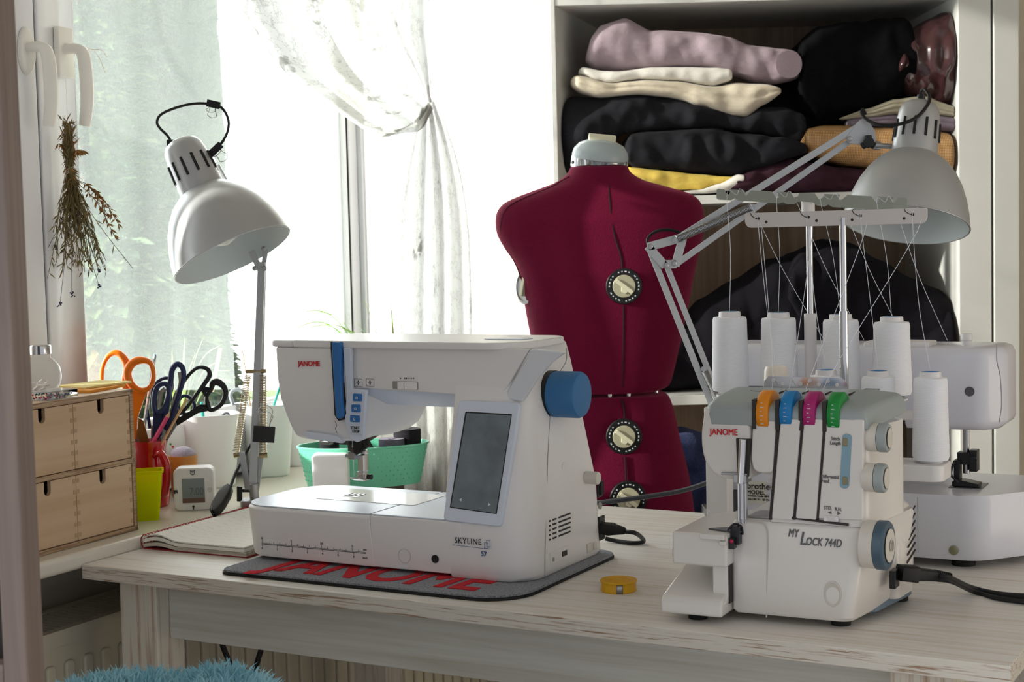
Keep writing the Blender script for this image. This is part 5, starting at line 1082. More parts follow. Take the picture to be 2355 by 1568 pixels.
# adjusting dials
def form_dial(px, py, r, facing=(0, -1, 0), p=None):
    p = p or on_form(px, py, .001); M = zmat(p, facing)
    m = MB(); m.lathe([(r, -.006), (r, .0015), (r*.96, .003), (r*.66, .003), (r*.64, .001), (0, .001)], M, 44); d = m.build('adjusting_dial', BLACK, df, ang=40)
    m = MB(); m.lathe([(r*.63, .0005), (r*.63, .003), (r*.60, .004), (0, .004)], M, 36); k = m.build('dial_knob', plastic('knob_olive', 176, 172, 146, .4), d, ang=40)
    m = MB(); m.box((-r*.55, -r*.12, .004), (r*.58, r*.10, .008)); m.uv([(-r*.1, -r*.12), (r*.35, -r*.12), (r*.30, -r*.3), (r*.05, -r*.34)], .004, .0065); m.v = [M @ Matrix.Rotation(radians(-38), 4, 'Z') @ Matrix.Rotation(pi/2*0, 4, 'Z') @ v for v in m.v]; m.build('grip_bar', plastic('pale_cream', 222, 218, 190, .4), d, bevel=.0006)
    m = MB()
    for i in range(26):
        if i % 5 == 4: continue
        a = 2*pi*i/26; L_ = .0035 if i % 3 else .0055; q = Matrix.Rotation(a, 4, 'Z'); b = MB().box((r*.78, -L_*.35, .003), (r*.78+.0022, L_*.35, .0034)); m.add([M @ q @ v for v in b.v], b.f)
    m.build('dial_figures', PALE, d, smooth=False)
form_dial(1435, 658, .0335); form_dial(1435, 1004, .0335); form_dial(1445, 1148, .0345)
pL = Vector((Q(1208, 658, YF).x-X0, -.035, Q(1208, 658, YF).z)); 
m2 = MB(); ML = zmat(pL, (-.80, -.60, .05)); m2.lathe([(.030, -.006), (.030, .002), (.026, .003), (.024, .0), (0, .0)], ML @ Matrix.Diagonal((1, 1.1, 1, 1)), 40); dl = m2.build('adjusting_dial', STEEL, df, ang=40)
m2 = MB(); m2.box((-.018, -.004, .0), (.018, .004, .009)); m2.v = [ML @ Matrix.Rotation(radians(75), 4, 'Z') @ v for v in m2.v]; m2.build('grip_bar', plastic('pale_cream', 222, 218, 190, .4), dl, bevel=.001)
# neck band and cap
pn = Vector((Q(1379, 372, YF).x-X0, 0, Q(1379, 372, YF).z)); MN = Matrix.Translation(pn) @ Matrix.Rotation(radians(7), 4, 'Y') @ Matrix.Rotation(radians(10), 4, 'X') @ Matrix.Diagonal((1, .92, 1, 1))
rn = .0545
m2 = MB(); m2.lathe([(rn-.001, -.014), (rn, -.012), (rn, .006), (rn-.002, .008)], MN, 48); nb_ = m2.build('neck_band', mat('polished_steel', C(150, 152, 156), .14, 1.0), df, ang=40)
m2 = MB(); m2.lathe([(rn-.001, .0065), (rn-.0005, .012), (rn-.003, .022), (rn-.012, .033), (rn-.026, .0395), (.012, .042), (0, .0425)], MN, 48); nc = m2.build('neck_cap', plastic('cap_grey_blue', 170, 182, 186, .18), df, ang=60)
m2 = MB(); m2.uv([(x, y) for x, y in rot_rect(-.026, -.007, .026, .007, .003, 4)], .038, .052); m2.v = [MN @ v for v in m2.v]; m2.build('cap_knob', plastic('pale_cream', 222, 218, 190, .4), nc, bevel=.0015)
for a in (-100, -72, -160): 
    p = MN @ Vector((rn*cos(radians(a)), rn*sin(radians(a)), -.004)); m2 = MB(); m2.lathe([(.0032, -.001), (.0032, .0012), (.0015, .002), (0, .002)], zmat(p, p-MN @ Vector((0, 0, -.004))), 14); m2.build('rivet', BLACK, nb_)
# rods between the sections, post and stand
for px, y0, y1, dy in ((1403, 890, 938, -.085), (1446, 888, 930, -.080), (1481, 884, 908, .02), (1509, 882, 908, -.02)):
    a, b = Q(px, y0-8, YF+dy), Q(px, y1+6, YF+dy); m2 = MB(); m2.cyl(Vector((a.x-X0, dy, a.z)), Vector((b.x-X0, dy, b.z)), .0042, 14); m2.build('adjusting_rod', CHROME, df)
a = Q(1387, 890, YF); m2 = MB(); m2.cyl((a.x-X0, 0, .20), (a.x-X0, 0, a.z+.02), .0115, 20); m2.build('centre_post', IVORY, df)
m2 = MB()
for i in range(14): m2.box((a.x-X0+.0095, -.010, a.z-.05+i*.0045), (a.x-X0+.015, -.002, a.z-.0475+i*.0045))
m2.build('post_rack', BLACK, df)
for k in range(3):
    q = 2*pi*k/3+.4; m2 = MB(); m2.tube([(a.x-X0, 0, .22), (a.x-X0+.15*cos(q), .15*sin(q), .13), (a.x-X0+.28*cos(q), .28*sin(q), .012)], .011, 10); m2.build('leg', BLACK, df)

# ================================================================ WARDROBE WITH FABRIC SHELVES
YW = 3.40; WRD = plastic('wardrobe_lacquer', 214, 214, 208, .35); WIN_ = plastic('wardrobe_inside', 176, 170, 172, .5)
BACKW = wood_mat('wardrobe_back', C(172, 148, 122), C(136, 112, 90), .6, 2, .4, (.3, .7), .05)
xl0, xl1 = Q(1268, 200, YW).x, Q(1280, 200, YW).x; xr0, xr1, xr2, xr3 = Q(2203, 400, YW).x, Q(2278, 400, YW).x, Q(2283, 400, YW).x, Q(2341, 400, YW).x
wd = empty('wardrobe', loc=(xl0, YW, 0), label='white open wardrobe with shelves full of folded fabrics behind the desk', cat='wardrobe'); ox = xl0
DW = .46; zt0 = Q(1700, 3, YW).z; zs1 = Q(1700, 447, YW).z; zs1b = Q(1700, 467, YW).z; zs2 = Q(1600, 909, YW).z; zs2b = Q(1600, 931, YW).z
m2 = MB(); m2.uv([(0, 0), (xl1-ox, 0), (xl1-ox+.13, DW-.008), (.11, DW-.008)], 0, 2.1); m2.build('side_panel', WRD, wd, bevel=.0015)
m2 = MB(); m2.box((xr0-ox, 0, .0), (xr0-ox+.018, DW, 2.1)); m2.build('side_panel', WRD, wd, bevel=.0015)
m2 = MB(); m2.box((xr0-ox, -.006, .0), (xr1-ox, .0, 2.1)); m2.build('front_stile', WRD, wd, bevel=.002)
m2 = MB(); m2.box((xr2-ox, -.010, .0), (xr3-ox, .35, 2.1)); m2.build('door_frame_edge', WRD, wd, bevel=.002)
m2 = MB(); m2.box((0, DW-.006, .05), (xr0-ox, DW, 2.1)); m2.build('back_panel', BACKW, wd)
m2 = MB(); xs_ = Q(1915, 20, YW+DW).x-ox; m2.box((xs_-.012, DW-.012, zs1), (xs_+.012, DW-.006, 2.1)); m2.build('back_batten', BACKW, wd, bevel=.001)
for za_, zb_2 in ((zt0, zt0+.02), (zs1b, zs1), (zs2b, zs2), (.10, .12), (zt0+.43, zt0+.45)):
    m2 = MB(); m2.box((xl1-ox+.0005, .002, za_), (xr0-ox-.0005, DW-.008, zb_2)); m2.build('shelf', WRD, wd, bevel=.001)
# ---------------------------------------------------------------- folded fabrics
def ev(line, x):
    if x <= line[0][0]: return line[0][1]
    for (a, b), (c, d) in zip(line, line[1:]):
        if x <= c:
            t = (x-a)/(c-a+1e-9); t = t*t*(3-2*t)*.5+t*.5; return b+(d-b)*t
    return line[-1][1]
def cloth(name, label, m_, top, bot, Y=3.42, depth=.30, layers=1, bulge=.02, wr=.004, seed=1, N=70, wscale=18, cat='fabric', taper=.03, group='folded fabrics in the wardrobe'):
    xa, xb = min(top[0][0], bot[0][0]), max(top[-1][0], bot[-1][0]); xa = max(top[0][0], bot[0][0]) if abs(top[0][0]-bot[0][0]) > 60 else xa
    K1 = 9 + 6*layers; secs = []
    for i in range(N+1):
        t = i/N; x = xa+(xb-xa)*t; yt, yb = ev(top, x), ev(bot, x); T, Bm = Q(x, yt, Y), Q(x, yb, Y); zt, zb = T.z, Bm.z
        e = min(1, min(t, 1-t)/taper); e = sqrt(max(0, 1-(1-e)**2)); zc, hh = (zt+zb)/2, max(.0004, (zt-zb)/2)*(.35+.65*e); sec = []
        fr_ = min(bulge*1.6, hh*1.1)
        sec.append((T.x, depth, zc+hh*.96)); sec.append((T.x, depth*.5, zc+hh*.98))
        for j in range(K1+1):
            a = pi/2-pi*j/K1; zz = sin(a); c = max(0, cos(a))**.6
            lay = abs(sin((zz*.5+.5)*layers*pi)) if layers > 1 else 1
            y = (1-c)*fr_*1.3+(1-e)*.04-(.006*(lay**.5)-.006 if layers > 1 else 0)
            p = Vector((T.x*14+seed*7.3, zc*3+zz*hh*9, seed)); n1 = noise.noise(Vector((p.x*wscale/18, p.y*wscale/14, seed*1.7))); n2 = noise.noise(Vector((p.x*2.6, p.y*3.1, seed*3.1)))
            y += wr*(n1*2.2+n2*.9)*(.3+.7*abs(cos(a))); zo = wr*.5*n2*abs(sin(a))*-1
            sec.append((T.x, y, zc+hh*zz+min(0, zo) if zz > 0 else zc+hh*zz-min(0, zo)))
        sec.append((T.x, depth*.5, zc-hh*.98)); sec.append((T.x, depth, zc-hh*.96)); secs.append(sec)
    o0 = Vector((Q((xa+xb)/2, 300, Y).x, Y, 0)); zb0 = min(p[2] for s in secs for p in s); o0.z = zb0
    secs = [[(p[0]-o0.x, p[1], p[2]-o0.z) for p in s] for s in secs]
    o = MB().loft(secs).build(name, m_, None, ang=80, subsurf=1); o.location = o0; tag(o, label, cat, group); return o
def fab(name, r, g, b, rough=.9, sheen=.2, **k): return mat(name, C(r, g, b), rough, sheen=sheen, spec=.12, bump=.9, bump_scale=34, noise_amt=.14, noise_scale=300, stretch=(1, 1, 2.4), **k)
MAUVE = fab('mauve_linen', 168, 150, 158); LWHITE = fab('white_linen', 232, 228, 218); BEIGE = fab('beige_linen', 214, 202, 180); BLK1 = fab('black_denim', 34, 34, 38, sheen=.12); BLK2 = fab('black_jersey', 9, 8, 11, sheen=.04)
YELF = fab('yellow_cotton', 226, 196, 96); PLUM = fab('plum_cotton', 62, 38, 48, sheen=.15); GREIGE = fab('greige_linen', 170, 162, 142); LILG = fab('lilac_grey_linen', 126, 114, 126)
NAVYT = mat('navy_terry', C(36, 46, 84), .95, sheen=.6, bump=1.0, bump_scale=260, noise_amt=.5, noise_scale=240)
F0 = YW+.012
cloth('folded_fabric', 'mauve linen bundle on top of the left fabric pile', MAUVE, [(1350, 118), (1362, 78), (1385, 50), (1440, 32), (1500, 62), (1600, 68), (1680, 78), (1730, 98), (1790, 105), (1848, 113)], [(1350, 138), (1372, 155), (1420, 163), (1500, 155), (1560, 150), (1640, 152), (1690, 168), (1740, 184), (1790, 188), (1848, 178)], F0+.01, .12, 1, .035, .007, 3, 90)
o = MB().loft([[ (x*(1-i*.25), -.002+i*.03, z*(1-i*.25)) for x, z in rot_rect(-.026, -.030, .030, .030, .028, 6)] for i in (0, .3, 1)]).build('fabric_roll_end', MAUVE, None, ang=60); o.location = Q(1812, 148, F0-.006); tag(o, 'rolled end of the mauve bundle beside the big black roll', 'fabric')
cloth('folded_fabric', 'bright white linen fold under the mauve bundle', LWHITE, [(1333, 150), (1345, 153), (1380, 160), (1420, 163), (1500, 153), (1640, 152), (1690, 158)], [(1337, 168), (1370, 184), (1400, 190), (1470, 181), (1560, 184), (1640, 196), (1690, 182)], F0+.002, .12, 1, .02, .003, 5)
cloth('folded_fabric', 'beige linen fold with frayed open end below the white fold', BEIGE, [(1314, 170), (1340, 172), (1400, 189), (1480, 182), (1560, 184), (1640, 196), (1700, 186), (1760, 190), (1805, 200)], [(1316, 198), (1345, 211), (1380, 220), (1470, 214), (1540, 220), (1620, 244), (1700, 266), (1722, 268), (1762, 238), (1805, 212)], F0-.006, .12, 2, .02, .004, 7)
cloth('folded_fabric', 'large black fold under the beige linen', BLK1, [(1286, 236), (1318, 214), (1400, 218), (1470, 214), (1540, 220), (1620, 243), (1710, 268), (1760, 245), (1800, 240), (1862, 260)], [(1286, 402), (1330, 402), (1400, 330), (1440, 305), (1480, 300), (1560, 295), (1650, 288), (1720, 300), (1862, 330)], F0+.002, .10, 1, .05, .010, 11, 90, 26)
cloth('folded_fabric', 'charcoal fold directly above the yellow cotton', BLK1, [(1436, 330), (1455, 305), (1480, 300), (1560, 295), (1650, 288), (1720, 302), (1800, 312), (1862, 330)], [(1438, 370), (1470, 388), (1530, 392), (1640, 402), (1700, 406), (1760, 385), (1820, 362), (1862, 352)], F0-.016, .34, 1, .05, .009, 14, 90, 30)
cloth('folded_fabric', 'yellow cotton fold lying on the shelf', YELF, [(1440, 383), (1530, 391), (1600, 398), (1660, 405), (1705, 406)], [(1440, 400), (1510, 420), (1560, 434), (1610, 437), (1650, 424), (1705, 410)], F0-.004, .3, 1, .02, .003, 17)
cloth('folded_fabric', 'pale grey cloth corner between the yellow and plum fabrics', LWHITE, [(1560, 440), (1610, 436), (1655, 422), (1700, 400), (1716, 402)], [(1560, 445), (1620, 445), (1665, 442), (1690, 432), (1716, 418)], F0-.012, .25, 1, .01, .002, 18)
cloth('folded_fabric', 'plum coloured fold at the bottom right of the shelf', PLUM, [(1662, 424), (1700, 402), (1760, 377), (1820, 360), (1880, 372), (1940, 382), (2030, 390), (2100, 400), (2203, 402)], [(1662, 440), (1720, 442), (1800, 446), (1900, 447), (2203, 450)], F0-.006, .36, 2, .035, .008, 21, 90)
cloth('fabric_roll', 'big black fabric roll in the middle of the upper shelf', BLK2, [(1843, 150), (1858, 84), (1900, 46), (1980, 32), (2095, 24), (2115, 42)], [(1843, 190), (1858, 258), (1885, 276), (1940, 270), (2000, 262), (2060, 236), (2115, 200)], F0-.01, .34, 1, .06, .008, 23, 80)
cloth('folded_fabric', 'black cloth wedged under the big black roll', BLK2, [(1700, 240), (1760, 190), (1850, 180), (1960, 240)], [(1700, 300), (1800, 350), (1850, 352), (1960, 290)], F0+.06, .3, 1, .04, .006, 24)
BAGM = mat('brown_plastic_bag', C(66, 40, 42), .16, sheen=0, bump=.5, bump_scale=14, spec=.7)
cloth('plastic_bag', 'shiny brown plastic bag stuffed at the upper right of the shelf', BAGM, [(2062, 150), (2082, 84), (2120, 50), (2165, 28), (2203, 8)], [(2062, 172), (2078, 190), (2100, 212), (2140, 232), (2175, 244), (2203, 246)], F0-.012, .3, 1, .05, .012, 27, 60, 44, cat='bag', group=None)
cloth('folded_fabric', 'greige linen with frayed edge under the brown bag', GREIGE, [(1942, 266), (2000, 248), (2060, 226), (2130, 218), (2203, 244)], [(1942, 272), (2000, 270), (2060, 262), (2130, 262), (2203, 268)], F0, .3, 3, .012, .003, 31)
cloth('folded_fabric', 'lilac grey fold between greige linen and burlap roll', LILG, [(1955, 272), (2000, 268), (2060, 262), (2130, 262), (2203, 268)], [(1955, 290), (2040, 288), (2120, 292), (2203, 302)], F0+.004, .3, 2, .012, .003, 33)
def burlap():
    m = mat('burlap', C(190, 146, 92), .85, col2=C(150, 108, 62), noise_scale=300, coat=.55); nt = m.node_tree; b = nt.nodes['Principled BSDF']
    tc = nt.nodes.new('ShaderNodeTexCoord'); w1 = nt.nodes.new('ShaderNodeTexWave'); w1.bands_direction = 'X'; w1.inputs['Scale'].default_value = 90; w2 = nt.nodes.new('ShaderNodeTexWave'); w2.bands_direction = 'Z'; w2.inputs['Scale'].default_value = 90
    for w in (w1, w2): nt.links.new(tc.outputs['Object'], w.inputs[0]); w.inputs['Distortion'].default_value = .6
    mx = nt.nodes.new('ShaderNodeMath'); mx.operation = 'MULTIPLY'; nt.links.new(w1.outputs[1], mx.inputs[0]); nt.links.new(w2.outputs[1], mx.inputs[1]); r = nt.nodes.new('ShaderNodeValToRGB'); nt.links.new(mx.outputs[0], r.inputs[0]); r.color_ramp.elements[0].color = C(140, 100, 58); r.color_ramp.elements[1].color = C(206, 164, 110); r.color_ramp.elements[1].position = .5
    nt.links.new(r.outputs[0], b.inputs['Base Color']); b.inputs['Coat Roughness'].default_value = .12; return m
cloth('burlap_roll', 'burlap roll wrapped in clear film behind the right lamp', burlap(), [(1850, 318), (1865, 292), (1900, 285), (1960, 284), (2060, 288), (2130, 292), (2203, 302)], [(1850, 330), (1868, 352), (1910, 368), (1960, 380), (2050, 392), (2130, 402), (2203, 405)], F0-.018, .34, 1, .05, .003, 37, 70, 20, cat='fabric roll')
DK1 = fab('dark_charcoal_wool', 22, 20, 25, sheen=.08); 
cloth('folded_fabric', 'dark heap rising behind the dress form on the lower shelf', DK1, [(1500, 800), (1590, 745), (1640, 692), (1720, 645), (1800, 596), (1860, 585), (1960, 600)], [(1500, 905), (1960, 905)], F0+.03, .36, 1, .09, .010, 41, 90, 14)
cloth('folded_fabric', 'dark rounded heap on the right of the lower shelf', DK1, [(1818, 690), (1828, 620), (1860, 580), (1930, 548), (1990, 556), (2060, 596), (2130, 640), (2203, 670)], [(1818, 690), (1850, 760), (1900, 905), (2203, 905)], F0+.0, .38, 1, .10, .008, 43, 80, 14)
cloth('folded_fabric', 'blackish fold at the right foot of the lower shelf pile', DK1, [(1905, 900), (1990, 860), (2060, 800), (2120, 750), (2203, 700)], [(1905, 906), (2203, 906)], F0-.022, .3, 1, .05, .006, 45, 60, 16)
cloth('towel', 'navy blue terry towel pile on the bottom shelf behind the overlock machine', NAVYT, [(1540, 1010), (1590, 1000), (1640, 1015), (1700, 1080), (1760, 1120)], [(1540, 1260), (1760, 1260)], F0-.03, .3, 3, .06, .012, 47, 80, 40, cat='towel', group=None)
# ================================================================ ARCHITECT LAMPS
SHADEM = mat('silver_shade', C(186, 188, 190), .38, .45)
SHADEIN = plastic('shade_inside_white', 214, 222, 222, .5)
def shade(par, top, rim, cordside=1):
    """silver shade whose neck top is at top and whose rim centre is at rim, world points"""
    o = par.location; M = zmat(top-o, rim-top); L = (rim-top).length; k = L/.188
    prof = [(0, 0), (.016, .0015), (.024, .006), (.0285, .014), (.0305, .028), (.0320, .06), (.0330, .0835)]
    m = MB(); m.lathe([(r*k, h*k) for r, h in prof], M, 48); nk = m.build('lamp_neck', SHADEM, par, ang=50)
    m = MB()
    for i in range(12):
        a = 2*pi*(i+.5)/12; q = M @ Matrix.Rotation(a, 4, 'Z'); b = MB().tube([(.0312*k, 0, .034*k), (.0316*k, 0, .042*k), (.0321*k, 0, .054*k), (.0324*k, 0, .062*k)], .0021*k, 8); m.add([q @ v for v in b.v], b.f)
    m.build('vent_slots', BLACK, nk)
    dome = [(.0345, .083), (.040, .0862), (.052, .096), (.064, .111), (.0735, .128), (.0815, .149), (.0868, .170), (.0895, .188)]
    m = MB(); m.lathe([(r*k, h*k) for r, h in dome], M, 64, cap=False); m.lathe([((r-.0015)*k, (h+.0004)*k) for r, h in dome], M, 64, mi=1, cap=False)
    m.lathe([(.0345*k, .083*k), (.020*k, .083*k)], M, 40, cap=False)
    s = m.build('lamp_shade', [SHADEM, SHADEIN], par, ang=50, recalc=False)
    m = MB(); m.tube([M @ Vector((.0893*k*cos(2*pi*i/64), .0893*k*sin(2*pi*i/64), .188*k)) for i in range(64)], .0011, 8, True); m.build('shade_rim', SHADEM, s)
    m = MB(); m.lathe([(.012*k, .085*k), (.013*k, .10*k), (.022*k, .125*k), (.026*k, .145*k), (.022*k, .163*k), (0, .172*k)], M, 24); m.build('light_bulb', plastic('bulb_white', 226, 228, 226, .3), s)
    return M, k
def bar(m, a, b, w=.0085, t=.006, off=Vector((0, 0, 0))):
    a, b = a+off, b+off; d = (b-a).normalized(); y = Vector((0, 1, 0)); y = (y-d*y.dot(d)).normalized(); s = d.cross(y)
    A = [a+s*i*w/2+y*j*t/2 for i, j in ((-1, -1), (1, -1), (1, 1), (-1, 1))]; B_ = [p+(b-a) for p in A]
    m.add(A+B_, [(0, 1, 2, 3), (7, 6, 5, 4)]+[(i, (i+1) % 4, (i+1) % 4+4, i+4) for i in range(4)])
def spring(m, a, b, r=.0045, wire=.0008, turns=40):
    d = b-a; M = zmat(a, d); L = d.length; N = turns*9
    m.tube([M @ Vector((r*cos(2*pi*i*turns/N), r*sin(2*pi*i*turns/N), L*i/N)) for i in range(N+1)], wire, 5)
# right lamp
YR = 2.385; base = Q(1640, 935, YR); base.z = .75
la = empty('desk_lamp', label='silver architect lamp on the right, its arm rising behind the thread stands', cat='lamp', loc=base)
q = lambda x, y, dy=0: Q(x, y, YR+dy)-base
m2 = MB(); bar(m2, q(1492, 568), q(1636, 928), .0095); m2.build('lower_arm', SHADEM, la, bevel=.0008); m2 = MB(); bar(m2, q(1533, 610, .012), q(1640, 880, .012), .0085); m2.build('lower_arm', SHADEM, la, bevel=.0008)
m2 = MB(); bar(m2, q(1570, 541), q(1978, 288), .0100); m2.build('upper_arm', SHADEM, la, bevel=.0008); m2 = MB(); bar(m2, q(1556, 607, .012), q(1955, 324, .012), .0090); m2.build('upper_arm', SHADEM, la, bevel=.0008)
m2 = MB(); outer = [(1488, 570), (1494, 556), (1556, 541), (1568, 548), (1574, 560), (1560, 608), (1548, 617), (1530, 617), (1520, 606)]; hole = [(1512, 572), (1550, 561), (1548, 590), (1530, 594)]
for Yo in (-.006,):
    A = [q(x, y, Yo) for x, y in [(1488, 570), (1494, 554), (1560, 539), (1578, 556), (1562, 610), (1548, 619), (1528, 618)]]; hA = [q(x, y, Yo) for x, y in hole]
    for pa_, pb_ in (((1490, 568), (1570, 546)), ((1570, 548), (1553, 612)), ((1490, 566), (1530, 612)), ((1528, 608), (1556, 607))): bar(m2, q(*pa_, Yo), q(*pb_, Yo), .013, .003)
m2.build('joint_plate', SHADEM, la, bevel=.0008)
for px, py in ((1495, 567), (1532, 610), (1550, 606), (1954, 319)): screw(la, q(px, py, -.0085), (0, -1, 0), .0042, STEEL, 'joint_screw')
m2 = MB(); spring(m2, q(1556, 550, -.012), q(1728, 476, -.012), .0052, .0011, 60); m2.cyl(q(1553, 552, -.016), q(1553, 552, .004), .0042, 12); m2.cyl(q(1730, 475, -.018), q(1730, 475, .006), .0045, 12); m2.build('spring', STEEL, la)
m2 = MB(); spring(m2, q(1620, 852, -.010), q(1650, 915, -.010), .0045, .0009, 26); m2.cyl(q(1619, 848, -.016), q(1619, 848, .006), .0045, 12); m2.build('spring', STEEL, la)
m2 = MB(); P_ = [(1972, 281), (1984, 272), (2000, 282), (2012, 300), (2016, 322), (2006, 334), (1985, 334), (1955, 330), (1944, 318), (1952, 308)]; A = [q(x, y, -.004) for x, y in P_]; B_ = [p+Vector((0, .003, 0)) for p in A]; k = len(A)
m2.add(A+B_, [tuple(range(k)), tuple(range(2*k-1, k-1, -1))]+[(i, (i+1) % k, (i+1) % k+k, i+k) for i in range(k)]); m2.build('head_bracket', SHADEM, la, bevel=.0006)
m2 = MB(); c0 = q(1997, 328, -.012); 
for i in range(3): a = radians(90+120*i); m2.cyl(c0, c0+Vector((.011*cos(a), 0, .011*sin(a))), .0052, 12)
m2.lathe([(.008, 0), (.008, .009), (0, .010)], zmat(c0+Vector((0, .003, 0)), (0, -1, 0)), 16); m2.build('tension_knob', BLACK, la, bevel=.0006)
m2 = MB(); m2.cyl(q(2004, 334, .0), q(2060, 337, .0), .0040, 14); m2.cyl(q(2008, 334, .0), q(2024, 335, 0), .0065, 14); m2.build('pivot_rod', STEEL, la)
tp, rm = Q(2117, 234, YR+.004), Q(2083, 516, YR-.048)
shade(la, tp, rm)
m2 = MB(); m2.cyl(q(2117, 238, .004), q(2119, 218, .004), .006, 16); m2.build('cable_gland', BLACK, la)
m2 = MB(); m2.tube(smooth_pts([q(2119, 220, .004), q(2119, 209, .002), q(2128, 207, -.006), q(2137, 222, -.02), q(2134, 240, -.034), q(2110, 268, -.044), q(2075, 284, -.044), q(2030, 288, -.034), q(1998, 278, -.018), q(1982, 262, -.008), q(1984, 252, -.002), q(1990, 262, .004)], 7), .0026, 8); m2.build('power_cable', RUBBER, la)
m2 = MB(); m2.tube(smooth_pts([q(1492, 572, .01), q(1490, 548, .012), q(1512, 531, .012), (q(1545, 529, .012)), q(1575, 540, .012)], 6), .0024, 8); m2.build('power_cable', RUBBER, la)
m2 = MB(); b0 = Vector((0, 0, 0)); m2.box((-.018, -.022, -.002+.0025), (.018, .015, .012)); m2.box((-.018, .010, -.055), (.018, .018, .012)); m2.box((-.016, -.030, -.055), (.016, .018, -.048)); m2.cyl((0, 0, .01), (0, 0, .05), .0065, 14); m2.build('clamp', STEEL, la, bevel=.001)
m2 = MB(); bar(m2, Vector((0, 0, .045)), q(1636, 928), .009); m2.build('post_foot', SHADEM, la)
# left lamp
YL = 2.46; bl = Q(585, 1130, YL); bl.z = SILL_Z
lb_ = empty('desk_lamp', label='silver architect lamp on the left with its shade in front of the window', cat='lamp', loc=bl)
q = lambda x, y, dy=0: Q(x, y, YL+dy)-bl
m2 = MB(); bar(m2, q(581, 1128), q(602, 602), .0118, .006); m2.build('lower_arm', SHADEM, lb_, bevel=.0008)
m2 = MB(); bar(m2, q(597, 1100, .010), q(609, 590, .010), .0050, .006); m2.build('lower_arm', SHADEM, lb_, bevel=.0008)
m2 = MB(); m2.uv(rot_rect(-.02, -.02, .02, .02, .004), 0, .010); m2.cyl((0, 0, .008), q(583, 1112), .0075, 16); m2.build('clamp', STEEL, lb_, bevel=.001)
m2 = MB(); m2.cyl(q(551, 1118), q(551, 1152), .0045, 12); m2.cyl(q(551, 1128), q(580, 1128), .0028, 10); m2.build('clamp_knob', BLACK, lb_)
m2 = MB(); m2.cyl(q(565, 854), q(612, 853), .0034, 12); m2.build('spring_bar', BRASS, lb_)
m2 = MB(); spring(m2, q(570, 862, -.004), q(543, 1040, -.004), .0052, .0008, 46); m2.cyl(q(538, 1047, -.004), q(556, 1044, -.004), .0042, 10); m2.build('spring', BRASS, lb_)
m2 = MB(); spring(m2, q(606, 862, -.004), q(605, 1040, -.004), .0052, .0008, 46); m2.cyl(q(597, 1048, -.004), q(616, 1046, -.004), .0042, 10); m2.build('spring', BRASS, lb_)
m2 = MB(); bar(m2, q(556, 1040, -.008), q(570, 1125, -.008), .009, .002); bar(m2, q(598, 1050, .006), q(588, 1125, .006), .011, .002); m2.build('base_bracket', STEEL, lb_)
m2 = MB(); bar(m2, q(578, 578), q(600, 624), .0095, .004); bar(m2, q(612, 572, .004), q(604, 624, .004), .0075, .004); m2.build('elbow_plate', SHADEM, lb_, bevel=.0006)
for px, py in ((586, 617), (608, 617), (607, 572)): screw(lb_, q(px, py, -.005), (0, -1, 0), .0042, STEEL, 'joint_screw')
m2 = MB(); bar(m2, q(604, 576, .02), q(480, 370, .06), .0085); m2.build('upper_arm', SHADEM, lb_, bevel=.0008)
m2 = MB(); bar(m2, q(598, 566, .035), q(500, 380, .07), .0080); m2.build('upper_arm', SHADEM, lb_, bevel=.0008)
YS = YL-.06; tpL, rmL = Q(412, 322, YS+.016), Q(535, 586, YS-.020)
M_, k_ = shade(lb_, tpL, rmL)
ql = lambda x, y, dy=0: Q(x, y, YS+dy)-bl
m2 = MB(); m2.cyl(ql(480, 355, .03), ql(492, 372, .10), .004, 12); m2.build('pivot_rod', STEEL, lb_)
m2 = MB(); m2.box(ql(383, 338, .008), ql(404, 322, .022)); m2.build('cable_gland', BLACK, lb_, bevel=.001)
m2 = MB(); m2.tube(smooth_pts([ql(396, 330, .016), ql(385, 312, .014), ql(368, 295, .012), ql(361, 280, .012), ql(372, 262, .012), ql(410, 246, .012), ql(450, 238, .012), ql(490, 240, .012), ql(512, 250, .012), ql(525, 275, .012), ql(524, 300, .012), ql(514, 322, .014), ql(498, 342, .02), ql(482, 358, .03)], 7), .0021, 8); m2.build('power_cable', RUBBER, lb_)
m2 = MB(); m2.tube(smooth_pts([q(604, 985, -.004), q(590, 1008, .01), q(572, 1030, .012), q(556, 1060, 0), q(540, 1092, -.03), q(530, 1120, -.06)], 7), .0026, 8); m2.build('power_cable', RUBBER, lb_)
c1, c2 = q(526, 1120, -.065), q(492, 1190, -.115); c2.z = max(c2.z, .008)
m2 = MB(); M3 = zmat(c1, c2-c1); L3 = (c2-c1).length; m2.loft([[M3 @ Vector((x, y, z)) for x, y in rot_rect(-w, -.007, w, .007, .005, 4)] for z, w in ((0, .004), (.005, .009), (.02, .0115), (L3-.02, .0115), (L3-.006, .009), (L3, .004))]); sw_ = m2.build('inline_switch', BLACK, lb_, ang=50)
m2 = MB(); m2.loft([[M3 @ Vector((x, -.0085, z)) for x, z in rot_rect(-.004, L3*.36, .004, L3*.58, .0035, 4)], [M3 @ Vector((x*.7, -.0105, z)) for x, z in rot_rect(-.004, L3*.38, .004, L3*.56, .0035, 4)]]); m2.build('rocker', RUBBER, sw_)
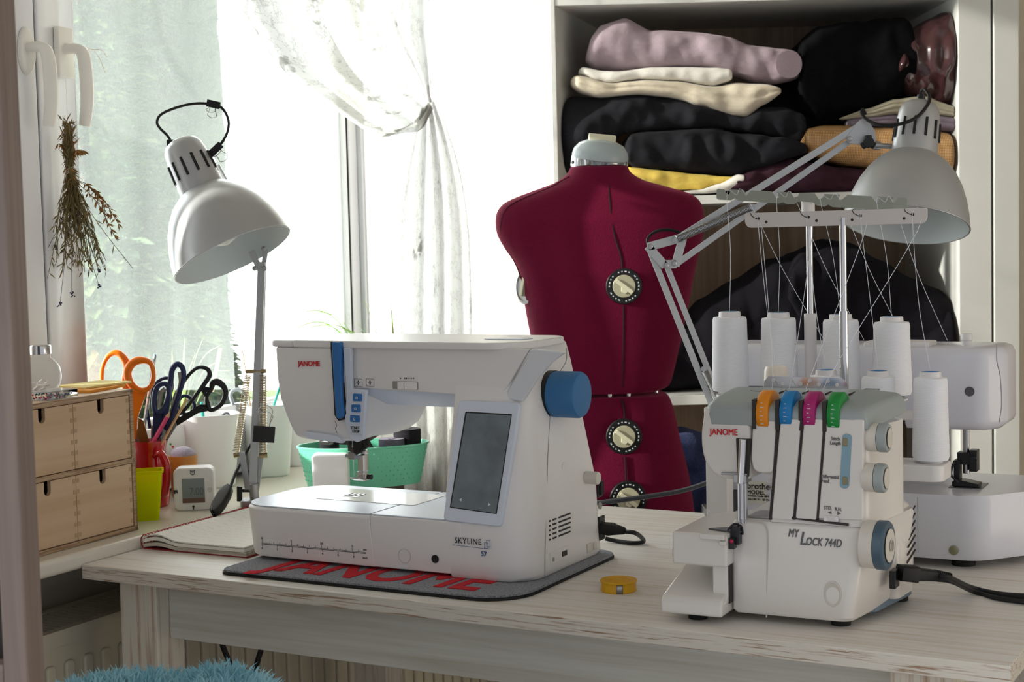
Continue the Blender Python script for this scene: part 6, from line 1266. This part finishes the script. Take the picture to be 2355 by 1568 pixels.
def clip(label, c, d, up_, w=.019, h=.010):
    """binder clip: black spring steel wedge with two wire arms"""
    o = empty('binder_clip', label=label, cat='binder clip', loc=c); d = Vector(d).normalized(); u = Vector(up_); u = (u-d*u.dot(d)).normalized(); n = d.cross(u)
    f = lambda a, b, c_: d*a+u*b+n*c_
    m = MB(); A = [f(-w/2, -h*.5, -.005), f(-w/2, -h*.5, .005), f(-w/2, h*.5, .0005), f(-w/2, h*.5, -.0005)]; B_ = [p+d*w for p in A]; m.add(A+B_, [(0, 1, 2, 3), (7, 6, 5, 4)]+[(i, (i+1) % 4, (i+1) % 4+4, i+4) for i in range(4)]); m.build('clip_body', BLACK, o, bevel=.0005)
    for s in (-1, 1):
        m = MB(); m.tube(smooth_pts([f(-w*.22, h*.5, 0), f(-w*.25, h*.9, s*.005), f(-w*.32, h*1.4, s*.010), f(0, h*1.7, s*.012), f(w*.32, h*1.4, s*.010), f(w*.25, h*.9, s*.005), f(w*.22, h*.5, 0)], 5), .0006, 5); m.build('wire_arm', STEEL, o)
    return o
clip('black binder clip at the top of the left lamp cable loop', Q(491, 241, YS+.008), (1, 0, -.25), (0, -.3, -1), .021)
clip('black binder clip joining the cable to the left lamp neck', Q(497, 345, YS+.010), (.75, 0, .66), (.5, -.4, -.6), .024)
clip('larger black binder clip gripping the left lamp post', Q(607, 997, YL-.014), (1, .2, -.1), (0, -.35, 1), .034, .026)

# ================================================================ CURTAINS
def lace_mat(name, alpha_bg, alpha_fig, col, scale=26, mesh=1400):
    """fine net with a woven blossom pattern: holes are real openings"""
    m = bpy.data.materials.new(name); m.use_nodes = True; nt = m.node_tree; nt.nodes.clear(); N = nt.nodes.new; Lk = nt.links.new
    out = N('ShaderNodeOutputMaterial'); mix = N('ShaderNodeMixShader'); tr = N('ShaderNodeBsdfTransparent'); add = N('ShaderNodeMixShader'); df_ = N('ShaderNodeBsdfDiffuse'); tl = N('ShaderNodeBsdfTranslucent')
    df_.inputs[0].default_value = col; tl.inputs[0].default_value = col; add.inputs[0].default_value = .5; Lk(df_.outputs[0], add.inputs[1]); Lk(tl.outputs[0], add.inputs[2])
    tc = N('ShaderNodeTexCoord'); vo = N('ShaderNodeTexVoronoi'); vo.feature = 'DISTANCE_TO_EDGE'; vo.inputs['Scale'].default_value = scale; ns = N('ShaderNodeTexNoise'); ns.inputs['Scale'].default_value = scale*.6; ns.inputs['Detail'].default_value = 6; ns.inputs['Roughness'].default_value = .7
    mixv = N('ShaderNodeMix'); mixv.data_type = 'VECTOR'; mixv.inputs[0].default_value = .12; Lk(tc.outputs['Object'], mixv.inputs[4]); Lk(ns.outputs[1], mixv.inputs[5]); Lk(mixv.outputs[1], vo.inputs[0]); Lk(tc.outputs['Object'], ns.inputs[0])
    r1 = N('ShaderNodeMapRange'); r1.inputs[1].default_value = .0; r1.inputs[2].default_value = .035; r1.inputs[3].default_value = 1; r1.inputs[4].default_value = 0; Lk(vo.outputs['Distance'], r1.inputs[0])
    r2 = N('ShaderNodeMapRange'); r2.inputs[1].default_value = .58; r2.inputs[2].default_value = .64; Lk(ns.outputs[0], r2.inputs[0])
    mxx = N('ShaderNodeMath'); mxx.operation = 'MAXIMUM'; Lk(r1.outputs[0], mxx.inputs[0]); Lk(r2.outputs[0], mxx.inputs[1])
    r3 = N('ShaderNodeMapRange'); r3.inputs[3].default_value = alpha_bg; r3.inputs[4].default_value = alpha_fig; Lk(mxx.outputs[0], r3.inputs[0])
    cm_ = N('ShaderNodeMix'); cm_.data_type = 'RGBA'; cm_.inputs[6].default_value = col; cm_.inputs[7].default_value = (col[0]*.62, col[1]*.62, col[2]*.61, 1); Lk(mxx.outputs[0], cm_.inputs[0]); Lk(cm_.outputs[2], df_.inputs[0]); Lk(cm_.outputs[2], tl.inputs[0]); Lk(r3.outputs[0], mix.inputs[0]); Lk(tr.outputs[0], mix.inputs[1]); Lk(add.outputs[0], mix.inputs[2]); Lk(mix.outputs[0], out.inputs[0]); return m
LACE = lace_mat('lace_net', .93, .995, C(206, 206, 202), 30); SHEER = lace_mat('sheer_net', .34, .62, C(250, 250, 250), 22); NETL = lace_mat('plain_net', .34, .52, C(196, 204, 202), 30)
def wp(px, py, v): p = W.hit(px, py, W.V, v); return W.world(p.x, p.y, p.z)
def sheet(rowsL, rowsR, v, nu, nv, fold, amp, ph=0, bow=0):
    Ls, Rs = smooth_pts([(a, b, 0) for a, b in rowsL], nv), smooth_pts([(a, b, 0) for a, b in rowsR], nv); secs = []
    for i, (l, r) in enumerate(zip(Ls, Rs)):
        row = []; T = i/(len(Ls)-1)
        for j in range(nu+1):
            s = j/nu; x, y = l.x+(r.x-l.x)*s, l.y+(r.y-l.y)*s+bow*sin(pi*s)*T
            vv = v+amp*sin(s*fold*2*pi+ph+T*1.2)+amp*.4*sin(s*fold*4.7+ph*2+T*3); row.append(wp(x, y, vv))
        secs.append(row)
    return MB().loft(secs, cap=False, closed=False)
cu = empty('lace_curtain', loc=W.world(1.2, .12, .9), label='white lace curtain gathered and tied back in front of the window', cat='curtain'); inv = cu.location
def addpart(mb, name, m_, par, ang=80):
    mb.v = [p-inv for p in mb.v]; return mb.build(name, m_, par, recalc=False, ang=ang)
addpart(sheet([(455, -560), (500, -200), (545, -10), (580, 60), (650, 160), (760, 245), (868, 316), (900, 312)], [(800, -560), (845, -200), (868, -10), (885, 60), (920, 140), (960, 195), (985, 222), (992, 262)], -.035, 60, 10, 3, .012), 'swag', LACE, cu)
addpart(sheet([(800, -560), (845, -200), (868, -10), (890, 60), (975, 205)], [(990, -560), (998, -200), (1000, 0), (998, 80), (990, 212)], -.020, 40, 10, 2, .012, 1), 'swag', LACE, cu)
addpart(sheet([(905, 300), (935, 290), (960, 270), (985, 235)], [(870, 318), (920, 308), (968, 298), (996, 250)], -.045, 20, 8, 1, .006), 'tie_fold', LACE, cu)
addpart(sheet([(968, 250), (945, 330), (925, 420), (915, 520), (912, 640), (915, 790), (925, 950), (930, 1140)], [(1000, 230), (1030, 300), (1060, 400), (1078, 520), (1084, 640), (1086, 790), (1090, 950), (1095, 1140)], -.03, 60, 10, 4, .012, 2), 'fallen_panel', LACE, cu)
m2 = MB(); m2.tube([wp(x, y, -.05)-inv for x, y in ((983, 195), (985, 215), (990, 235))], .003, 8); m2.build('tieback', WHITE, cu)
sh = empty('sheer_curtain', loc=W.world(1.4, .16, .9), label='thin white sheer curtain hanging beside the wardrobe', cat='curtain'); inv = sh.location
addpart(sheet([(975, -560), (985, 200), (1000, 500), (1010, 800), (1014, 1000), (1018, 1200)], [(1250, -560), (1272, 200), (1284, 500), (1297, 800), (1302, 1000), (1306, 1200)], -.005, 110, 8, 7, .008), 'curtain_panel', SHEER, sh)
nl = empty('net_curtain', loc=W.world(.5, .30, .9), label='plain net panel covering the left part of the window view', cat='curtain'); inv = nl.location
addpart(sheet([(130, -560), (170, 200), (185, 500), (195, 800), (200, 900)], [(488, -560), (514, 200), (524, 500), (537, 800), (541, 895)], .335, 90, 8, 3, .004, 1), 'curtain_panel', NETL, nl)

# ================================================================ GARDEN beyond the window
def tree(name, label, base, h, r, n, cols, leaf=.05, seed=1, cone_=True):
    random.seed(seed); o = empty(name, label=label, cat='tree', loc=base, group=None); m = MB()
    m.cyl((0, 0, 0), (0, 0, h*.9), r*.06, 8, r2=r*.01); m.build('trunk', plastic('bark', 84, 70, 58, .9), o)
    m = MB()
    for i in range(n):
        t = random.random()**.7; z = h*(.06+.92*t) if cone_ else h*(.2+.8*random.random()); rr = r*((1-t)*1.0+.08 if cone_ else sqrt(max(.05, 1-((z/h-.55)/.5)**2)))
        a = random.random()*2*pi; q_ = rr*(.55+.45*random.random()); c = Vector((q_*cos(a), q_*sin(a), z-(.25*q_ if cone_ else 0)))
        d1 = Vector((cos(a), sin(a), random.uniform(-.5, .3))).normalized()*leaf*random.uniform(.6, 1.6); d2 = Vector((-sin(a), cos(a), random.uniform(-.4, .4))).normalized()*leaf*random.uniform(.3, .7); d3 = d1.cross(d2).normalized()*leaf*.15
        m.add([c-d1, c+d2+d3, c+d1, c-d2+d3], [(0, 1, 2, 3)], random.randrange(len(cols)))
    m.build('foliage', cols, o, recalc=False, smooth=False); return o
GR = [mat('fol_%d' % i, C(*c), .7, subs=0) for i, c in enumerate(((62, 92, 54), (84, 112, 66), (108, 128, 76), (44, 68, 50)))]
for i, (px, Y_, h, r, n, nm, lb, s, cone_) in enumerate(((210, 9.5, 4.6, .80, 5200, 'conifer', 'tall dark conifer at the left beyond the net curtain', 3, True), (330, 8.0, 1.7, .45, 3000, 'conifer', 'low bright conifer behind the left lamp beyond the glass', 5, True), (385, 10.5, 3.3, .42, 3600, 'conifer', 'pale conifer behind the left lamp shade outdoors', 8, True), (235, 6.5, 1.35, .5, 3000, 'garden_bush', 'yellow green bush low in the window behind the scissors', 9, False), (440, 7.2, 1.0, .22, 2200, 'garden_bush', 'small green bush beside the net edge outdoors', 12, False))):
    b = Q(px, 700, Y_); tree(nm, lb, Vector((b.x, b.y, -.15)), h, r, n, GR[:3] if i in (1, 3, 4) else GR, .055, s, cone_)
HDG = mat('hazy_hedge', C(128, 142, 112), .9, col2=C(34, 54, 40), noise_scale=1.6)
he = empty('tall_hedge', label='tall hazy evergreen hedge filling the view behind the net curtain', cat='hedge', loc=Vector((Q(300, 700, 12).x, 12, -.15)))
_a, _b = Q(-60, 500, 12).x-he.location.x, Q(520, 500, 12).x-he.location.x; secs = []
for i in range(60):
    z = 6.2*i/59; row = []
    for j in range(72):
        t = 2*pi*j/72; n_1 = noise.noise(Vector((cos(t)*3, sin(t)*3, z*2.2)))+.6*noise.noise(Vector((cos(t)*9, sin(t)*9, z*7))); row.append(((_a+_b)/2+(_b-_a)/2*(cos(t)*(1+(.10 if cos(t) < .3 else .025)*n_1)-.01), .7*sin(t)*(1+.35*n_1), z))
    secs.append(row)
MB().loft(secs).build('hedge_body', HDG, he, ang=80)
m2 = MB(); random.seed(31)
for i in range(5200):
    t = random.uniform(pi, 2*pi); z = random.uniform(0.3, 6); rr = random.uniform(.93, 1.02); c = Vector(((_a+_b)/2+(_b-_a)/2*cos(t)*rr*.95, .7*sin(t)*rr-.05, z)); d1 = Vector((random.gauss(0, 1), random.gauss(-.3, .4), random.gauss(-.2, .8))).normalized()*random.uniform(.05, .13); d2 = d1.orthogonal().normalized()*.03
    m2.add([c-d1, c+d2, c+d1, c-d2], [(0, 1, 2, 3)], random.randrange(3))
m2.build('foliage', GR[:3], he, recalc=False, smooth=False)
m2 = MB(); m2.box((-8, 5.0, -.35), (-.9, 14, -.15)); o = m2.build('garden_bed', plastic('grass', 110, 130, 80, .9), None, smooth=False); tag(o, 'grass patch under the garden trees outside the window', 'grass', kind='structure')
random.seed(21)

# ================================================================ DRIED LAVENDER hanging from the handle
YV = W.world(h2u, .12, 0).y; tie = Q(162, 392, YV); lv_ = empty('dried_herb_bunch', label='dried lavender bunch hanging upside down by a string from the window handle', cat='dried flowers', loc=tie)
HERB = mat('dried_herb', C(140, 118, 70), .85, col2=C(104, 96, 62), noise_scale=40); HERB2 = mat('dried_herb_orange', C(176, 124, 60), .85, col2=C(130, 96, 50), noise_scale=40)
mS, mL, mL2 = MB(), MB(), MB()
def leaflet(m, p, d, L, w):
    d = d.normalized(); s_ = d.orthogonal().normalized(); s_ = (Matrix.Rotation(random.random()*6.28, 3, d) @ s_); m.add([p, p+d*L*.4+s_*w, p+d*L, p+d*L*.5-s_*w], [(0, 1, 2, 3)])
for i in range(80):
    ex = random.gauss(0, .018)+.004; L_ = random.uniform(.06, .155); e = Vector((ex*(L_/.11)+(.012 if i % 5 == 0 else 0), random.gauss(0, .012), -L_)); tp_ = Vector((random.gauss(-.002, .004), random.gauss(0, .003), random.uniform(.03, .075)))
    pts = smooth_pts([tp_, Vector((random.gauss(0, .003), random.gauss(0, .003), .005)), e*.5+Vector((random.gauss(0, .004), 0, 0)), e+Vector((random.gauss(.002, .004), 0, 0))], 4); mS.tube(pts, .00055, 4)
    for j in range(17):
        p = pts[random.randrange(len(pts))]; z = p.z; leaflet(mL if random.random() < .68 or z < -.03 else mL2, p, Vector((random.gauss(0, .6), random.gauss(0, .5), -1 if z < 0.01 else random.choice((-1, .8)))), random.uniform(.008, .019), random.uniform(.0007, .0016))
for (x, y) in ((272, 514), (245, 490), (262, 540), (135, 330), (190, 345)):
    e = Q(x, y, YV)-tie; pts = smooth_pts([Vector((0, 0, -.01 if y > 390 else .02)), e*.6+Vector((0, 0, .012)), e], 6); mS.tube(pts, .0006, 4)
    for p in pts[4:]:
        for _ in range(4): leaflet(mL2, p, Vector((random.gauss(.4, .5), random.gauss(0, .4), -.6)), .012, .0016)
mS.build('stems', HERB, lv_); tag(mL.build('dried_leaves', HERB, lv_, recalc=False, smooth=False), kind='stuff'); tag(mL2.build('dried_leaves', HERB2, lv_, recalc=False, smooth=False), kind='stuff')
LAVF = plastic('lavender_bud', 62, 54, 92, .8)
for (x, y) in ((229, 623), (228, 658), (165, 677), (65, 660), (128, 570), (138, 700)):
    e = Q(x, y, YV)-tie; m2 = MB(); m2.tube(smooth_pts([Vector((0, 0, -.05)), e*.55+Vector((0, 0, -.02)), e], 5), .0004, 4)
    for j in range(9): m2.ball(e+Vector((random.gauss(0, .0014), random.gauss(0, .0014), random.gauss(0, .0018))), .0013, 6)
    m2.build('lavender_flower', LAVF, lv_)
m2 = MB(); m2.tube([Q(150, 150, YV)-tie, Vector((-.001, 0, .045)), Vector((0, -.006, .0))], .0004, 4)
for i in range(4): m2.tube([(.007*cos(2*pi*j/16), .006*sin(2*pi*j/16), .002*i-.003+.003*cos(2*pi*j/16)) for j in range(16)], .0005, 4, True)
m2.build('hanging_string', IV, lv_)

# ================================================================ SMALL THINGS ON THE DESK
PAPER = mat('notebook_paper', C(238, 236, 228), .8); COVR = plastic('notebook_cover', 150, 30, 34, .5); PEDGE = wood_mat('page_edges', C(222, 218, 204), C(170, 164, 150), .8, 0, 2.5)
Nf = Fr(*D.world(*D.h(330, 1262, 0), .0002), -29.1+1.5)
nb = empty('notebook', Nf, 'open spiral notebook with red binding lying on the left end of the desk', 'notebook')
uN = Nf.h(572, 1284, 0)[0]-.004; vN = .315
def page(z_, t, m_, name, w=uN, lift=.0):
    top = [(0 + w*i/16, z_+.0035*sin(pi*min(1, i/5))*(1 if lift else 0)+lift*exp_(-((i/16-.12)/.16)**2)) for i in range(17)]
    pts = top+[(a, b-t) for a, b in reversed(top)]; m = MB(); m.uz(pts, 0, vN); return m.build(name, m_, nb, ang=60)
exp_ = math.exp
page(.0016, .0014, COVR, 'back_cover', uN+.002); page(.0068, .005, PEDGE, 'page_block', uN-.001, .0005); page(.0122, .0048, PAPER, 'page_block', uN-.004, .003); page(.0148, .0018, PAPER, 'open_page', uN-.004, .0048)
m2 = MB()
for i in range(46):
    v = .004+i*(vN-.008)/45; m2.tube([(.001+.0100*cos(2*pi*j/12)*.9, v+.0007*j/12, .0095+.0108*sin(2*pi*j/12)) for j in range(12)], .0008, 4, True)
m2.build('spiral_binding', plastic('red_wire', 176, 40, 40, .35), nb)
m2 = MB(); random.seed(5)
for r_ in range(16):
    u = .03
    while u < uN-.03:
        L_ = random.uniform(.004, .014); v = .02+r_*.017; m2.box((u, v, .0158), (u+L_, v+.0005, .0159)); u += L_+random.uniform(.002, .01)
# handwriting strokes follow the page level
m2.v = [Vector((p.x, p.y, .0149+.0035*sin(pi*min(1, p.x/uN*16/5))+.0048*exp_(-((p.x/uN-.12)/.16)**2)+.0002)) for p in m2.v]
m2.build('handwriting', plastic('pencil_grey', 170, 168, 168, .7), nb, smooth=False)
# tape measure
tpos = D.world(*D.h(1423, 1357, .0), 0); TPY = plastic('tape_yellow', 226, 172, 16, .35); rt = 43.5/(3600/tpos.y); ht = .0135
tm = empty('tape_measure', label='round yellow tape measure with a silver end tab lying on the desk', cat='tape measure', loc=tpos)
m2 = MB(); m2.lathe([(rt*.95, 0), (rt*.97, .001), (rt*.94, .002), (rt*.93, ht-.003), (rt, ht-.0022), (rt, ht-.0006), (rt*.97, ht), (rt*.62, ht-.0006), (rt*.60, ht-.0018), (rt*.34, ht-.0018), (rt*.32, ht-.0004), (.001, ht-.0004)], n=56); m2.build('tape_case', TPY, tm, ang=40)
m2 = MB(); ps = []
for i in range(7): a = radians(-101+i*3.4); ps.append(((rt*.95)*cos(a), (rt*.95)*sin(a)))
m2.loft([[(x, y, z), (x*1.02, y*1.02, z)] if 0 else [(x*1.02, y*1.02, z) for x, y in ps] for z in (.0005, ht-.003)], cap=False, closed=False); m2.build('end_tab', STEEL, tm, solid=.0006)
# cables and plugs
def cable(name, label, pts, r, m_=RUBBER, k=8, cat='cable', flat=1.0):
    o0 = pts[0]; o = MB().tube([p-o0 for p in smooth_pts(pts, k)], r, 10, flat=flat).build(name, m_, None); o.location = o0; tag(o, label, cat); return o
zc_ = .7535
pw = empty('power_plug', label='black power cord plugged into the right side of the big sewing machine', cat='power cord', loc=PIN)
a, b = Vector((.0015, 0, 0)), Q(1438, 1221, PIN.y-.02)-PIN
d_ = (b-a).normalized(); M4 = zmat(a, d_); L4 = (b-a).length
m2 = MB(); m2.loft([[M4 @ Vector((x, y, z)) for x, y in rot_rect(-w, -h_, w, h_, min(w, h_)*.7, 4)] for z, w, h_ in ((0, .010, .0075), (L4*.35, .0115, .008), (L4*.5, .009, .007), (L4*.95, .0045, .0045), (L4, .003, .003))]); m2.build('plug_body', RUBBER, pw, ang=50)
L_ = [Q(1438, 1222, PIN.y-.02), Q(1462, 1226, PIN.y-.03), P(1479, 1240, zc_+.004), P(1476, 1247, zc_), P(1450, 1248, zc_), P(1415, 1243, zc_), P(1392, 1238, zc_+.003)]
m2 = MB(); m2.tube([p-PIN for p in smooth_pts(L_, 7)], .0030, 10); m2.build('cord', RUBBER, pw)
pw2 = empty('power_plug', label='ribbed black plug with two cords at the right of the overlock machine', cat='power cord', loc=GIN)
a, b = Vector((0, 0, 0)), Q(2150, 1323, GIN.y+.012)-GIN; M4 = zmat(a, b-a); L4 = (b-a).length
m2 = MB(); m2.loft([[M4 @ Vector((x, y, z)) for x, y in rot_rect(-w, -h_, w, h_, .003, 4)] for z, w, h_ in ((0, .0085, .0085), (L4*.45, .0095, .009), (L4*.5, .008, .007), (L4, .007, .006))])
for i in range(7): z = L4+.001+i*.0028; m2.loft([[M4 @ Vector((x, y, z+dz)) for x, y in rot_rect(-w, -w, w, w, .002, 3)] for dz, w in ((0, .0062-.0003*i), (.0016, .0062-.0003*i))])
m2.build('plug_body', RUBBER, pw2, ang=50)
bw = GIN+b
m2 = MB(); m2.tube([p-GIN for p in smooth_pts([bw, Q(2185, 1330, bw.y), P(2235, 1352, zc_+.004), P(2300, 1366, zc_), P(2375, 1372, zc_), P(2460, 1380, zc_)], 8)], .0034, 10); m2.build('cord', RUBBER, pw2)
m2 = MB(); m2.tube([p-GIN for p in smooth_pts([bw+Vector((0, -.004, -.003)), Q(2190, 1337, bw.y-.004), P(2240, 1360, zc_+.001), P(2300, 1376, zc_), P(2375, 1386, zc_), P(2460, 1394, zc_)], 8)], .0030, 10); m2.build('cord', RUBBER, pw2)
cable('cable', 'dark cable slung from behind the big machine towards the rear machine', [Q(1340, 1160, 2.16), Q(1395, 1154, 2.14), Q(1480, 1143, 2.12), Q(1560, 1130, 2.10), Q(1620, 1112, 2.08), Q(1650, 1095, 2.07), Q(1680, 1082, 2.06)], .0034, plastic('cable_grey', 60, 62, 68, .4))
cable('cable', 'thin black cable crossing to the right under the desk apron', [Q(500, 1450, 2.3), Q(516, 1495, 2.3), Q(530, 1530, 2.3), Q(556, 1620, 2.3)], .0042)
cable('cable', 'thin black cable leaning left under the desk apron', [Q(612, 1450, 2.3), Q(600, 1495, 2.3), Q(590, 1530, 2.3), Q(570, 1620, 2.3)], .0042)

# ================================================================ fluffy chair cover at the bottom left
FLUFF = mat('blue_shaggy_pile', C(178, 220, 230), .9, sheen=.4, col2=C(136, 190, 206), noise_scale=30)
YC = 1.62; cc_ = Q(360, 1640, YC); fc = empty('fluffy_seat_cover', label='shaggy pale blue cover of a seat in front of the desk', cat='seat cover', loc=cc_)
def surf(x): # height of the pile root line in image pixels for an image x
    return ev([(120, 1600), (170, 1580), (260, 1563), (330, 1560), (390, 1566), (420, 1568), (470, 1552), (520, 1546), (560, 1556), (600, 1575), (640, 1610)], x)
secs = []
for i in range(27):
    x = 110+i*20.5; zt_2 = Q(x, surf(x)+8, YC); row = []
    for j in range(13): a = pi*j/12; row.append(Vector((zt_2.x-cc_.x, -.09*cos(a), (zt_2.z-cc_.z)-(.10)*(1-sin(a)))))
    secs.append(row)
MB().loft(secs, cap=True, closed=False).build('cover_body', FLUFF, fc, ang=80)
m2 = MB(); random.seed(9)
for i in range(5200):
    x = random.uniform(112, 640); a = random.uniform(.12, pi-.12) if random.random() < .8 else random.uniform(.1, 1.6); zt_2 = Q(x, surf(x)+8, YC); p = Vector((zt_2.x-cc_.x, -.09*cos(a), (zt_2.z-cc_.z)-.10*(1-sin(a))))
    sl_ = (surf(x+12)-surf(x-12))/24; d = Vector((sl_*.8+random.gauss(0, .38), -.6*cos(a)+random.gauss(0, .3), 1*sin(a)+.15)).normalized(); L_ = random.uniform(.010, .022); s_ = d.cross(Vector((0, 1, 0))); s_ = s_.normalized()*.0009
    mid = p+d*L_*.55; e = p+d*L_+Vector((random.gauss(0, .003), 0, -.002)); m2.add([p-s_, p+s_, mid+s_*.9, e, mid-s_*.9], [(0, 1, 2, 4), (4, 2, 3)])
tag(m2.build('shaggy_pile', FLUFF, fc, recalc=False, smooth=False), kind='stuff')
